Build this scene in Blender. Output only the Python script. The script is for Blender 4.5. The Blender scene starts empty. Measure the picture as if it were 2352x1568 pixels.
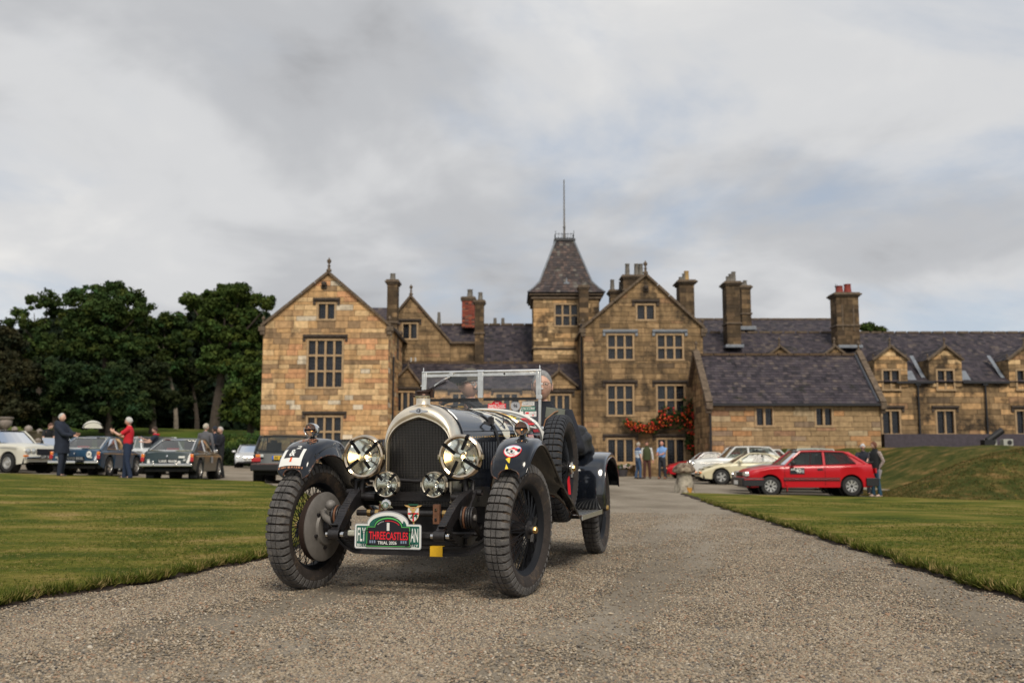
import bpy, math, random
import numpy as np
from math import sin, cos, pi, radians, sqrt, atan2, tan, atan
from mathutils import Matrix, Vector
random.seed(7); RNG = np.random.default_rng(11)
S = bpy.context.scene; COL = S.collection
# ---------------------------------------------------------------- camera
FPX = 2287.0; HC = 0.834; TH = atan(273/2287.0)
cam = bpy.data.objects.new('camera', bpy.data.cameras.new('camera')); COL.objects.link(cam)
cam.location = (0, 0, HC); cam.rotation_euler = (pi/2+TH, 0, 0)
cam.data.sensor_width = 36; cam.data.lens = 35.0; cam.data.clip_end = 3000; cam.data.clip_start = 0.05
cam.data.dof.use_dof = True; cam.data.dof.focus_distance = 6.35; cam.data.dof.aperture_fstop = 2.8
S.camera = cam
# ---------------------------------------------------------------- light
SUN_EL, SUN_AZ = radians(44), radians(168)      # azimuth of the sun seen from the place, 0 = +Y, clockwise
sl = bpy.data.lights.new('sun', 'SUN'); sl.energy = 2.5; sl.angle = radians(20); sl.color = (1.0, .91, .77)
sun = bpy.data.objects.new('sun', sl); COL.objects.link(sun)
sd = Vector((sin(SUN_AZ)*cos(SUN_EL), cos(SUN_AZ)*cos(SUN_EL), sin(SUN_EL)))
sun.rotation_euler = sd.to_track_quat('Z', 'Y').to_euler()
W = bpy.data.worlds.new('World'); S.world = W; W.use_nodes = True
nt = W.node_tree; nt.nodes.clear(); N = nt.nodes.new; L = nt.links.new
wo = N('ShaderNodeOutputWorld'); bg = N('ShaderNodeBackground'); bg.inputs[1].default_value = .10
sky = N('ShaderNodeTexSky'); sky.sky_type = 'NISHITA'; sky.sun_disc = False
sky.sun_elevation = SUN_EL; sky.sun_rotation = SUN_AZ
tc = N('ShaderNodeTexCoord'); sx = N('ShaderNodeSeparateXYZ'); L(tc.outputs['Generated'], sx.inputs[0])
def mth(op, a, b=None, c=None, clamp=False):
    n = N('ShaderNodeMath'); n.operation = op; n.use_clamp = clamp
    for i, v in enumerate((a, b, c)):
        if v is None: continue
        if isinstance(v, (int, float)): n.inputs[i].default_value = v
        else: L(v, n.inputs[i])
    return n.outputs[0]
zc = mth('ADD', mth('MAXIMUM', sx.outputs[2], 0), .30)
cx = N('ShaderNodeCombineXYZ')
L(mth('DIVIDE', sx.outputs[0], zc), cx.inputs[0]); L(mth('DIVIDE', sx.outputs[1], zc), cx.inputs[1])
def noise(scale, det, rough, off, dist=0):
    m = N('ShaderNodeMapping'); L(cx.outputs[0], m.inputs[0]); m.inputs['Location'].default_value = off
    n = N('ShaderNodeTexNoise'); L(m.outputs[0], n.inputs['Vector'])
    n.inputs['Scale'].default_value = scale; n.inputs['Detail'].default_value = det
    n.inputs['Roughness'].default_value = rough; n.inputs['Distortion'].default_value = dist
    return n.outputs['Fac']
def ramp(fac, stops):
    r = N('ShaderNodeValToRGB'); L(fac, r.inputs[0]); e = r.color_ramp.elements
    while len(e) < len(stops): e.new(.5)
    for k, (p, c) in enumerate(stops): e[k].position = p; e[k].color = (*c, 1)
    r.color_ramp.interpolation = 'EASE'
    return r.outputs[0]
big = noise(.85, 5, .5, (3.1, 1.7, 0), .4); fine = noise(3.0, 6, .55, (8, 2, 5), .3); cov = noise(1.2, 7, .55, (1.3, 7.2, 2), .5)
shade = mth('ADD', mth('MULTIPLY', big, .72), mth('MULTIPLY', fine, .28))
cloud = ramp(shade, [(.32, (3.5, 3.55, 3.7)), (.43, (5.2, 5.3, 5.5)), (.53, (6.8, 6.85, 6.95)), (.65, (8.6, 8.45, 8.2))])
blue = N('ShaderNodeMixRGB'); blue.blend_type = 'MIX'; blue.inputs[0].default_value = .55
L(sky.outputs[0], blue.inputs[1]); blue.inputs[2].default_value = (3.6, 4.9, 6.8, 1)
gap = ramp(cov, [(.47, (0, 0, 0)), (.66, (.62, .62, .62))])
mx = N('ShaderNodeMixRGB'); L(gap, mx.inputs[0]); L(cloud, mx.inputs[1]); L(blue.outputs[0], mx.inputs[2])
L(mx.outputs[0], bg.inputs[0]); L(bg.outputs[0], wo.inputs[0])
vs = S.view_settings; vs.view_transform = 'Standard'; vs.look = 'None'; vs.gamma = 1; vs.use_curve_mapping = False; vs.exposure = 0.0
S.cycles.max_bounces = 6; S.cycles.transparent_max_bounces = 12; S.cycles.use_denoising = True
S.cycles.caustics_reflective = False; S.cycles.caustics_refractive = False
# ---------------------------------------------------------------- helpers
def ray(px, py):
    u = (px-1176)/FPX; v = (784-py)/FPX
    return Vector((u, cos(TH)-v*sin(TH), sin(TH)+v*cos(TH)))
def at(px, py, Y):                       # point of the photo's line of sight on the plane y = Y
    d = ray(px, py); t = Y/d.y
    return (t*d.x, HC+t*d.z)
def sstep(a, b, x):
    t = np.clip((x-a)/(b-a), 0, 1); return t*t*(3-2*t)
def gz(x, y):                            # the drive rises gently to the left at the back
    return -.026*np.clip(x, -40, 14)*sstep(8, 22, y)*(1-.75*sstep(33, 46, y)*(x > 0))
def gp(px, py):                          # first point where the line of sight meets the drive
    d = ray(px, py); T = np.linspace(2, 90, 8000); z = HC+T*d.z; g = gz(T*d.x, T*d.y); i = int(np.argmax(z <= g))
    return (float(T[i]*d.x), float(T[i]*d.y), float(g[i]))
MATS = {}
def mat(name, col, rough=.6, metal=0, var=0, vs=8, bump=0, bs=60, coat=0, cior=1.5, emit=0, attr=False, spec=.5, dirt=None, dscale=3, dthr=.55, streak=0):
    if name in MATS: return MATS[name]
    m = bpy.data.materials.new(name); m.use_nodes = True; t = m.node_tree; b = t.nodes['Principled BSDF']
    b.inputs['Roughness'].default_value = rough; b.inputs['Metallic'].default_value = metal
    b.inputs['Coat Weight'].default_value = coat; b.inputs['Specular IOR Level'].default_value = spec
    b.inputs['Coat Roughness'].default_value = .06; b.inputs['Coat IOR'].default_value = cior
    src = None
    if attr:
        a = t.nodes.new('ShaderNodeAttribute'); a.attribute_name = 'tint'; src = a.outputs['Color']
    tcn = None
    def tex(scale, det=5, ro=.6, st=0):
        nonlocal tcn
        if tcn is None:
            tcn = t.nodes.new('ShaderNodeTexCoord')
        n = t.nodes.new('ShaderNodeTexNoise'); n.inputs['Scale'].default_value = scale
        n.inputs['Detail'].default_value = det; n.inputs['Roughness'].default_value = ro
        t.links.new(tcn.outputs['Object'], n.inputs['Vector'])
        if st:
            mp = t.nodes.new('ShaderNodeMapping'); mp.inputs['Scale'].default_value = (1, 1, st); t.links.new(tcn.outputs['Object'], mp.inputs[0]); t.links.new(mp.outputs[0], n.inputs['Vector'])
        return n.outputs['Fac']
    def mixc(fac, a, bcol, blend='MIX'):
        x = t.nodes.new('ShaderNodeMixRGB'); x.blend_type = blend
        if isinstance(fac, float): x.inputs[0].default_value = fac
        else: t.links.new(fac, x.inputs[0])
        for i, s in ((1, a), (2, bcol)):
            if isinstance(s, tuple): x.inputs[i].default_value = (*s, 1)
            else: t.links.new(s, x.inputs[i])
        return x.outputs[0]
    cur = src if src is not None else tuple(col)
    if var:
        r = t.nodes.new('ShaderNodeMapRange'); t.links.new(tex(vs), r.inputs[0])
        r.inputs[1].default_value = .3; r.inputs[2].default_value = .7; r.inputs[3].default_value = 1-var; r.inputs[4].default_value = 1+var
        g = t.nodes.new('ShaderNodeCombineColor')
        for i in range(3): t.links.new(r.outputs[0], g.inputs[i])
        cur = mixc(1.0, cur, g.outputs[0], 'MULTIPLY')
    if dirt:
        r = t.nodes.new('ShaderNodeMapRange'); t.links.new(tex(dscale, 7, .7), r.inputs[0])
        r.inputs[1].default_value = dthr; r.inputs[2].default_value = dthr+.12
        cur = mixc(r.outputs[0], cur, tuple(dirt))
    if streak:                           # rain streaks and soot runs
        r = t.nodes.new('ShaderNodeMapRange'); t.links.new(tex(2.6, 6, .6, .16), r.inputs[0])
        r.inputs[1].default_value = .50; r.inputs[2].default_value = .66; r.inputs[3].default_value = 0; r.inputs[4].default_value = streak
        cur = mixc(r.outputs[0], cur, (.055, .040, .028))
    if isinstance(cur, tuple): b.inputs['Base Color'].default_value = (*cur, 1)
    else: t.links.new(cur, b.inputs['Base Color'])
    if emit:
        b.inputs['Emission Color'].default_value = (*col, 1); b.inputs['Emission Strength'].default_value = emit
    if bump:
        bn = t.nodes.new('ShaderNodeBump'); bn.inputs['Strength'].default_value = bump; bn.inputs['Distance'].default_value = .02
        t.links.new(tex(bs, 6, .65), bn.inputs['Height']); t.links.new(bn.outputs[0], b.inputs['Normal'])
    MATS[name] = m; return m
def glass(name, tint=(.9, .95, .95), rough=.02, alpha=.75, refl=(1, 1, 1), ior=1.5):
    if name in MATS: return MATS[name]
    m = bpy.data.materials.new(name); m.use_nodes = True; t = m.node_tree; t.nodes.clear()
    o = t.nodes.new('ShaderNodeOutputMaterial'); g = t.nodes.new('ShaderNodeBsdfGlossy'); tr = t.nodes.new('ShaderNodeBsdfTransparent')
    df = t.nodes.new('ShaderNodeBsdfDiffuse'); df.inputs[0].default_value = (*[c*.25 for c in tint], 1)
    g.inputs['Roughness'].default_value = rough; g.inputs[0].default_value = (*refl, 1); tr.inputs[0].default_value = (*tint, 1)
    m1 = t.nodes.new('ShaderNodeMixShader'); m1.inputs[0].default_value = 1-alpha; t.links.new(tr.outputs[0], m1.inputs[1]); t.links.new(df.outputs[0], m1.inputs[2])
    fr = t.nodes.new('ShaderNodeFresnel'); fr.inputs[0].default_value = ior
    m2 = t.nodes.new('ShaderNodeMixShader'); t.links.new(fr.outputs[0], m2.inputs[0]); t.links.new(m1.outputs[0], m2.inputs[1]); t.links.new(g.outputs[0], m2.inputs[2])
    t.links.new(m2.outputs[0], o.inputs[0]); MATS[name] = m; return m
class MB:
    def __init__(s): s.v = []; s.f = []; s.mi = []; s.c = []
    def add(s, vs, fs, mi=0, col=(1, 1, 1)):
        o = len(s.v); s.v += [tuple(p) for p in vs]
        for f in fs: s.f.append(tuple(i+o for i in f)); s.mi.append(mi); s.c.append(col)
        return s
    def box(s, c, d, mi=0, R=None, col=(1, 1, 1), taper=1):
        hx, hy, hz = d[0]/2, d[1]/2, d[2]/2
        P = [Vector((x*(taper if z > 0 else 1), y*(taper if z > 0 else 1), z)) for x, y, z in ((-hx, -hy, -hz), (hx, -hy, -hz), (hx, hy, -hz), (-hx, hy, -hz), (-hx, -hy, hz), (hx, -hy, hz), (hx, hy, hz), (-hx, hy, hz))]
        if R is not None: P = [R @ p for p in P]
        c = Vector(c)
        return s.add([p+c for p in P], [(0, 3, 2, 1), (4, 5, 6, 7), (0, 1, 5, 4), (1, 2, 6, 5), (2, 3, 7, 6), (3, 0, 4, 7)], mi, col)
    def bar(s, a, b, w, h=None, mi=0, up=(0, 0, 1), col=(1, 1, 1)):
        a, b = Vector(a), Vector(b); h = h or w; d = b-a
        if d.length < 1e-6: return s
        y = d.normalized(); u = Vector(up)
        if abs(y.dot(u)) > .98: u = Vector((1, 0, 0))
        x = y.cross(u).normalized(); z = x.cross(y)
        R = Matrix((x, y, z)).transposed()
        return s.box((a+b)/2, (w, d.length, h), mi, R, col)
    def tube(s, pts, r, n=8, mi=0, caps=True, closed=False, col=(1, 1, 1), flat=1):
        pts = [Vector(p) for p in pts]; K = len(pts); rr = r if hasattr(r, '__len__') else [r]*K
        rings = []; prev = None
        for k, p in enumerate(pts):
            if closed: d = pts[(k+1) % K]-pts[k-1]
            else: d = pts[min(k+1, K-1)]-pts[max(k-1, 0)]
            d.normalize()
            if prev is None:
                u = Vector((0, 0, 1)) if abs(d.z) < .9 else Vector((1, 0, 0))
                x = d.cross(u).normalized()
            else:
                x = (prev-d*prev.dot(d)).normalized()
            prev = x; y = d.cross(x)
            rings.append([p+(x*cos(2*pi*i/n)+y*sin(2*pi*i/n)*flat)*rr[k] for i in range(n)])
        V = [q for g in rings for q in g]; F = []
        for k in range(K if closed else K-1):
            a = k*n; b = ((k+1) % K)*n
            for i in range(n): j = (i+1) % n; F.append((a+i, a+j, b+j, b+i))
        if caps and not closed: F.append(tuple(range(n-1, -1, -1))); F.append(tuple((K-1)*n+i for i in range(n)))
        return s.add(V, F, mi, col)
    def lathe(s, prof, n=24, o=(0, 0, 0), ax=(0, 0, 1), mi=0, closed=False, col=(1, 1, 1), a0=0, a1=2*pi, sc=(1, 1)):
        # prof: (radius, height along ax)
        z = Vector(ax).normalized(); u = Vector((0, 0, 1)) if abs(z.z) < .9 else Vector((1, 0, 0))
        x = u.cross(z).normalized(); y = z.cross(x); o = Vector(o); full = abs(a1-a0-2*pi) < 1e-6
        m = n if full else n+1; V = []
        for r, h in prof:
            for i in range(m):
                a = a0+(a1-a0)*i/n; V.append(o+z*h+(x*cos(a)*sc[0]+y*sin(a)*sc[1])*r)
        F = []; K = len(prof)
        for k in range(K if closed else K-1):
            for i in range(n):
                j = (i+1) % m if full else i+1; b = ((k+1) % K)*m
                F.append((k*m+i, k*m+j, b+j, b+i))
        return s.add(V, F, mi, col)
    def grid(s, P, mi=0, cu=False, cv=False, col=(1, 1, 1)):
        a, b = len(P), len(P[0]); V = [q for r in P for q in r]; F = []
        for i in range(a if cu else a-1):
            for j in range(b if cv else b-1):
                i2, j2 = (i+1) % a, (j+1) % b
                F.append((i*b+j, i2*b+j, i2*b+j2, i*b+j2))
        return s.add(V, F, mi, col)
    def prism(s, poly, fn, d0, d1, mi=0, col=(1, 1, 1)):
        # poly: 2-D points, fn(u, v, depth) -> 3-D
        n = len(poly); V = [fn(u, v, d0) for u, v in poly]+[fn(u, v, d1) for u, v in poly]
        F = [tuple(range(n)), tuple(range(2*n-1, n-1, -1))]+[((i+1) % n, i, i+n, (i+1) % n+n) for i in range(n)]
        return s.add(V, F, mi, col)
    def text(s, t, o, U, V, w, h, mi=0, fn=None, col=(1, 1, 1)):
        vv, ff = textmesh(t); o, U, V = Vector(o), Vector(U), Vector(V)
        if fn: P = [fn((x-.5)*w, (y-.5)*h) for x, y in vv]
        else: P = [o+U*((x-.5)*w)+V*((y-.5)*h) for x, y in vv]
        return s.add(P, ff, mi, col)
    def xf(s, M):
        s.v = [tuple(M @ Vector(p)) for p in s.v]; return s
    def build(s, name, mats, parent=None, smooth=None, loc=None, tint=False, org=(0, 0, 0), bevel=0, recalc=False):
        me = bpy.data.meshes.new(name)
        ox, oy, oz = org
        if any(org): s.v = [(a-ox, b-oy, c-oz) for a, b, c in s.v]
        me.from_pydata(s.v, [], s.f)
        for m in (mats if isinstance(mats, (list, tuple)) else [mats]): me.materials.append(m)
        me.polygons.foreach_set('material_index', s.mi)
        if recalc:
            import bmesh
            bm = bmesh.new(); bm.from_mesh(me); bmesh.ops.recalc_face_normals(bm, faces=bm.faces); bm.to_mesh(me); bm.free()
        if tint:
            a = me.color_attributes.new('tint', 'FLOAT_COLOR', 'CORNER'); arr = []
            for p in me.polygons:
                c = s.c[p.index]; arr += [c[0], c[1], c[2], 1]*p.loop_total
            a.data.foreach_set('color', arr)
        if smooth:
            me.polygons.foreach_set('use_smooth', [True]*len(me.polygons)); me.set_sharp_from_angle(angle=radians(smooth))
        me.update()
        o = bpy.data.objects.new(name, me); COL.objects.link(o)
        if parent is not None: o.parent = parent
        if loc is not None: o.location = loc
        if bevel:
            b = o.modifiers.new('bevel', 'BEVEL'); b.width = bevel; b.segments = 2; b.limit_method = 'ANGLE'
        return o
TXT = {}
def textmesh(t):
    if t in TXT: return TXT[t]
    cu = bpy.data.curves.new('t', 'FONT'); cu.body = t; cu.resolution_u = 3; cu.offset = .018
    ob = bpy.data.objects.new('t', cu); COL.objects.link(ob); dg = bpy.context.evaluated_depsgraph_get()
    me = bpy.data.meshes.new_from_object(ob.evaluated_get(dg)); COL.objects.unlink(ob); bpy.data.objects.remove(ob)
    v = np.array([q.co[:2] for q in me.vertices]); f = [tuple(p.vertices) for p in me.polygons]; bpy.data.meshes.remove(me)
    mn, mxx = v.min(0), v.max(0); v = (v-mn)/(mxx-mn)
    TXT[t] = ([tuple(map(float, p)) for p in v], f); return TXT[t]
def tag(o, label=None, category=None, group=None, kind=None):
    for k, v in (('label', label), ('category', category), ('group', group), ('kind', kind)):
        if v: o[k] = v
    return o
def empty(name, loc=(0, 0, 0), rz=0, **k):
    o = bpy.data.objects.new(name, None); COL.objects.link(o); o.location = loc; o.rotation_euler = (0, 0, rz); o.empty_display_size = .1
    return tag(o, **k)
def catmull(pts, n=6):
    P = [np.array(p, float) for p in pts]; out = []
    for i in range(len(P)-1):
        a, b, c, d = P[max(i-1, 0)], P[i], P[i+1], P[min(i+2, len(P)-1)]
        for k in range(n):
            t = k/n; out.append(.5*((2*b)+(-a+c)*t+(2*a-5*b+4*c-d)*t*t+(-a+3*b-3*c+d)*t**3))
    out.append(P[-1]); return [tuple(map(float, q)) for q in out]
def interp(x, pts):
    return float(np.interp(x, [p[0] for p in pts], [p[1] for p in pts]))
# ================================================================ the vintage tourer
M_ = mat
black = M_('black_paint', (.007, .009, .014), .15, coat=1, cior=1.65, var=.3, vs=3, bump=.02, bs=9)
nickel = M_('nickel', (.92, .81, .64), .30, .92, var=.18, vs=7, bump=.03, bs=14)
chrome = M_('chrome', (.80, .78, .74), .10, 1)
alu = M_('aluminium', (.80, .79, .76), .32, 1, var=.16, vs=20)
rubber = M_('tyre_rubber', (.036, .028, .024), .85, var=.35, vs=18, bump=.3, bs=90, dirt=(.115, .080, .052), dscale=7, dthr=.52)
tread_m = M_('tread_rubber', (.115, .108, .103), .9, var=.45, vs=14, bump=.6, bs=110, dirt=(.21, .185, .155), dscale=11, dthr=.55)
spare_m = M_('clean_tread_rubber', (.032, .034, .040), .75, var=.3, vs=30, bump=.3, bs=120)
iron = M_('greasy_iron', (.017, .015, .016), .45, var=.5, vs=14, bump=.2, bs=40, dirt=(.11, .05, .028), dscale=9, dthr=.62)
rust = M_('rusty_steel', (.16, .07, .035), .7, var=.4, vs=30)
drum_m = M_('dull_drum_steel', (.20, .185, .17), .55, .15, var=.22, vs=9)
tape = M_('black_tape', (.006, .006, .007), .7, spec=.2)
yellow = M_('yellow_tape', (.85, .50, .02), .6, var=.06, vs=60)
brass = M_('brass', (.65, .42, .16), .25, 1)
white_p = M_('white_print', (.80, .80, .76), .5)
red_p = M_('red_print', (.78, .015, .03), .5)
green_p = M_('dark_green_print', (.01, .11, .08), .5)
green_l = M_('bright_green_print', (.10, .50, .12), .5)
black_p = M_('black_print', (.012, .012, .018), .4)
gold_p = M_('gold_enamel', (.62, .40, .15), .35)
yel_p = M_('yellow_print', (.85, .62, .03), .5)
grey_p = M_('grey_print', (.30, .31, .33), .5)
leather = M_('black_hide', (.018, .018, .02), .5, var=.4, vs=12, bump=.5, bs=14)
rubblack = M_('black_rubber', (.012, .012, .013), .6)
ws_glass = glass('screen_glass', (.985, .99, .99), .02, .975, ior=1.42)
lens = glass('lens_glass', (.96, .98, .96), .03, .93)

CX, CY, CA = -.64, 6.50, radians(14)
car = empty('vintage_car', (CX, CY, 0), -CA, label='black open vintage touring car with nickel radiator, taped headlamps and wire wheels', category='car')
def part(mb, name, mats, parent=None, **k): return mb.build(name, mats, parent or car, **k)

# ---- wheels
def wheel_proto(treadmat, drum, label=None):
    w = MB()
    # rim: channel section, black
    w.lathe([(.284, -.052), (.292, -.052), (.292, -.044), (.272, -.04), (.262, -.02), (.262, .02), (.272, .04), (.292, .044), (.292, .052), (.284, .052), (.276, .048), (.254, .022), (.254, -.022), (.276, -.048)], 56, ax=(1, 0, 0), closed=True)
    rim = w.build('wheel', M_('black_wheel_paint', (.010, .011, .014), .6, spec=.25), None, smooth=40)
    t = MB()
    prof = [(.281, -.05), (.300, -.062), (.335, -.0745), (.36, -.073), (.385, -.062), (.395, -.03), (.397, 0), (.395, .03), (.385, .062), (.36, .073), (.335, .0745), (.300, .062), (.281, .05), (.281, 0)]
    t.lathe(prof, 72, ax=(1, 0, 0), closed=True)
    n = 50
    for k in range(n):
        a = 2*pi*k/n; da = 2*pi/n*.39
        for x0, x1, r0, r1, cut in ((-.048, -.0195, .408, .410, 1), (-.0135, .0135, .4105, .4105, 1), (.0195, .048, .410, .408, 1)):
            V = []
            for aa in (a-da, a+da):
                for x, r in ((x0, .392), (x1, .392), (x1, r1), (x0, r0)): V.append((x, r*cos(aa), r*sin(aa)))
            t.add(V, [(0, 1, 5, 4), (1, 2, 6, 5), (2, 3, 7, 6), (3, 0, 4, 7), (0, 3, 2, 1), (4, 5, 6, 7)], 1)
        for sg in (-1, 1):                                   # shoulder lugs running down the sidewall
            V = []
            for aa in (a-da*.85, a+da*.85):
                for x, r in ((.048, .408), (.066, .396), (.0765, .362), (.0775, .352), (.071, .350), (.058, .384), (.046, .392)): V.append((x*sg, r*cos(aa), r*sin(aa)))
            F = [tuple(range(7)), tuple(range(13, 6, -1))]+[(i, i+7, (i+1) % 7+7, (i+1) % 7) for i in range(7)]
            if sg < 0: F = [f[::-1] for f in F]
            t.add(V, F, 1 if True else 0)
    ty = t.build('tyre', [rubber, treadmat], rim, smooth=35)
    s = MB()
    def spoke(rh, xh, ah, rr, xr, ar): s.tube([(xh, rh*cos(ah), rh*sin(ah)), (xr, rr*cos(ar), rr*sin(ar))], .0026, 5, caps=False)
    for k in range(20):
        a = 2*pi*k/20
        for sg in (-1, 1): spoke(.050, .062, a, .262, .016, a+sg*.30)
        for sg in (-1, 1): spoke(.062, -.058, a+.1, .262, -.016, a+.1+sg*.42)
    sp = s.build('spokes', M_('black_wheel_paint', (0,)*3), rim, smooth=60); sp['kind'] = 'stuff'
    h = MB()
    h.lathe([(.0, .098), (.022, .098), (.03, .09), (.032, .07), (.042, .066), (.056, .064), (.058, .056), (.045, .05), (.042, -.04), (.066, -.052), (.068, -.065), (.04, -.07), (0, -.07)], 28, ax=(1, 0, 0))
    h.lathe([(0, .118), (.018, .116), (.024, .108), (.026, .09)], 8, ax=(1, 0, 0), mi=1)
    for sg in (-1, 1):
        h.bar((.088, 0, sg*.018), (.094, .028*sg, sg*.075), .016, .022, 0)
    h.build('hub', [iron, brass], rim, smooth=35)
    if drum:
        d = MB(); pr = [(.05, -.045), (.165, -.05), (.205, -.06)]
        for i in range(5): h0 = -.058-i*.009; pr += [(.221, h0), (.221, h0-.006), (.212, h0-.006), (.212, h0-.010)]
        pr += [(.205, -.103)]
        d.lathe(pr, 56, ax=(1, 0, 0), mi=0)
        d.lathe([(.222, -.098), (.224, -.107), (.21, -.114), (.125, -.124), (.115, -.138), (.05, -.145), (0, -.145)], 56, ax=(1, 0, 0), mi=1)
        d.lathe([(.07, -.14), (.066, -.185), (.03, -.2), (0, -.2)], 24, ax=(1, 0, 0), mi=2)
        for a in range(6):
            q = 2*pi*a/6; d.lathe([(.011, -.120), (.011, -.136), (0, -.137)], 8, o=(0, .135*cos(q), .135*sin(q)), ax=(1, 0, 0), mi=2)
        d.build('brake_drum', [M_('rusty_drum', (.045, .028, .022), .6, var=.3), drum_m, iron], rim, smooth=35)
    return rim
def copy_tree(o, parent=None):
    c = o.copy(); COL.objects.link(c); c.parent = parent
    for ch in list(o.children): copy_tree(ch, c)
    return c
wp = wheel_proto(tread_m, True); wp.parent = car
wp.location = (.71, 0, .408); wp.rotation_euler = (0, radians(1.5), radians(-9))
w2 = copy_tree(wp, car); w2.location = (-.71, 0, .408); w2.rotation_euler = (radians(37), radians(-1.5), pi-radians(9))
w3 = copy_tree(wp, car); w3.location = (.71, 2.98, .408); w3.rotation_euler = (radians(20), 0, 0)
w4 = copy_tree(wp, car); w4.location = (-.71, 2.98, .408); w4.rotation_euler = (0, 0, pi)
ws = wheel_proto(spare_m, False); ws.name = 'spare_wheel'; ws.parent = car; ws.location = (.69, 1.42, .775); ws['label'] = 'clean black spare wire wheel strapped beside the bonnet'
b = MB(); b.lathe([(0, .095), (.03, .1), (.042, .092), (.046, .08)], 24, ax=(1, 0, 0)); b.lathe([(.046, .082), (.05, .092), (.044, .096), (.04, .09)], 24, ax=(1, 0, 0), mi=1)
b.bar((.06, .0, -.06), (.07, 0, -.20), .006, .02, 2)
b.build('hub_mirror', [chrome, nickel, red_p], ws, smooth=40)

# ---- radiator
def arch(t, hw, zt, zs, zb, p=2.15, peak=0.0):
    # t in 0..1 from the left foot over the top to the right foot
    a = t*4-2
    if a < -1: return (-hw, zb+(a+2)*(zs-zb))
    if a > 1: return (hw, zb+(2-a)*(zs-zb))
    th = (1-a)*pi/2
    c, s_ = cos(th), sin(th); x = hw*abs(c)**(2/p)*(1 if c > 0 else -1); z = zs+(zt-zs)*abs(s_)**(2/p)
    return (x, z+peak*max(0, 1-abs(x)/hw*2.2)**1.5)
NT = 97; TS = [i/(NT-1) for i in range(NT)]
def ring(y, hw, zt, zs, zb, p=2.15, peak=0): return [(q[0], y, q[1]) for q in (arch(t, hw, zt, zs, zb, p, peak) for t in TS)]
b = MB()
rings = [ring(.135, .212, 1.095, .93, .56, 2.0, .012), ring(.105, .214, 1.099, .93, .56, 2.0, .012), ring(.096, .218, 1.108, .93, .56, 2.0, .013), ring(.098, .222, 1.122, .93, .56, 2.0, .014),
         ring(.092, .226, 1.132, .935, .56, 2.0, .014), ring(.094, .232, 1.155, .935, .56, 2.05, .012), ring(.108, .240, 1.18, .94, .56, 2.1, .008), ring(.132, .2465, 1.197, .94, .56, 2.1, .004), ring(.165, .250, 1.207, .94, .56, 2.1, .001), ring(.235, .254, 1.209, .94, .56, 2.12, 0), ring(.245, .2535, 1.206, .94, .56, 2.12, 0)]
b.grid([r for r in rings])
shell = part(b, 'radiator_shell', nickel, smooth=50)
b = MB()     # woven stone guard
def half_at(z):
    if z <= .93: return .212
    return .212*sqrt(max(0, 1-((z-.93)/.176)**2))
def ztop_at(x): return .93+.176*sqrt(max(0, 1-(x/.212)**2))
for i in range(-20, 21):
    x = i*.0104
    if abs(x) > .209: continue
    zt = ztop_at(x)-.001; y = .118+.03*abs(x); pts = [(x, y, .535), (x, y, zt)]
    b.bar(pts[0], pts[1], .0017, .0017, 0)
z = .54
while z < 1.10:
    h = half_at(z)-.001
    for sg in (-1, 1): b.bar((0, .1155, z), (sg*h, .1155+.03*h, z), .0017, .0017, 0)
    z += .0104
grille = part(b, 'stone_guard', M_('guard_wire', (.17, .158, .145), .35, .9), shell); grille['kind'] = 'stuff'
b = MB(); P = [(x, .165, z) for x, z in [arch(t, .212, 1.10, .93, .53, 2.0) for t in TS]]
b.add(P, [tuple(range(len(P)))]); b.box((0, .2, .545), (.46, .10, .03), 0)
for i in range(-9, 10): b.box((i*.022, .155, .8), (.004, .012, .5), 0)
part(b, 'radiator_core', M_('core_black', (.006, .006, .008), .7), shell)
b = MB()     # filler cap
b.lathe([(.062, 0), (.052, .006), (.047, .014), (.047, .05), (.053, .052), (.056, .058), (.056, .066), (.05, .07)], 32, o=(0, .185, 1.196))
b.lathe([(.058, .066), (.060, .070), (.058, .076), (.05, .079), (.05, .084), (.056, .088), (.056, .098), (.04, .102), (0, .103)], 32, o=(0, .185, 1.196), mi=1)
b.bar((-.092, .185, 1.275), (.06, .185, 1.287), .014, .007, 1); b.bar((.062, .185, 1.25), (.066, .185, 1.305), .028, .02, 1); b.bar((-.05, .165, 1.292), (.06, .165, 1.300), .012, .012, 1)
b.box((-.065, .185, 1.262), (.03, .02, .012), 1)
part(b, 'filler_cap', [nickel, M_('brown_bronze', (.075, .045, .035), .35, .8)], shell, smooth=35)
b = MB()     # winged badge, laid on the shell's front slope
def badgefn(u, v, d=0):
    z = 1.160+v*.92; x = u; zz = (z-1.12)/.085; y = .094-.002+.030*max(0, zz)**2*.9+.18*x*x; return (x, y-d-.004, z+.0-1.2*x*x)
wing = [(-.07, .004), (-.064, .001), (-.06, -.004), (-.05, -.006), (-.043, -.011), (-.033, -.010), (-.025, -.014), (-.014, -.018), (0, -.022), (.014, -.018), (.025, -.014), (.033, -.010), (.043, -.011), (.05, -.006), (.06, -.004), (.064, .001), (.07, .004), (.05, .007), (.03, .006), (.018, .010), (.012, .018), (0, .021), (-.012, .018), (-.018, .010), (-.03, .006), (-.05, .007)]
b.prism(wing, lambda u, v, d: badgefn(u, v, d), 0, .003, 0)
b.prism([(.0145*cos(a*pi/8), .014*sin(a*pi/8)) for a in range(16)], badgefn, .003, .0042, 1)
b.text('B', None or (0, 0, 0), (1, 0, 0), (0, 0, 1), .013, .019, 0, fn=lambda u, v: badgefn(u, v, .0052))
part(b, 'winged_badge', [chrome, black_p], shell)
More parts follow.
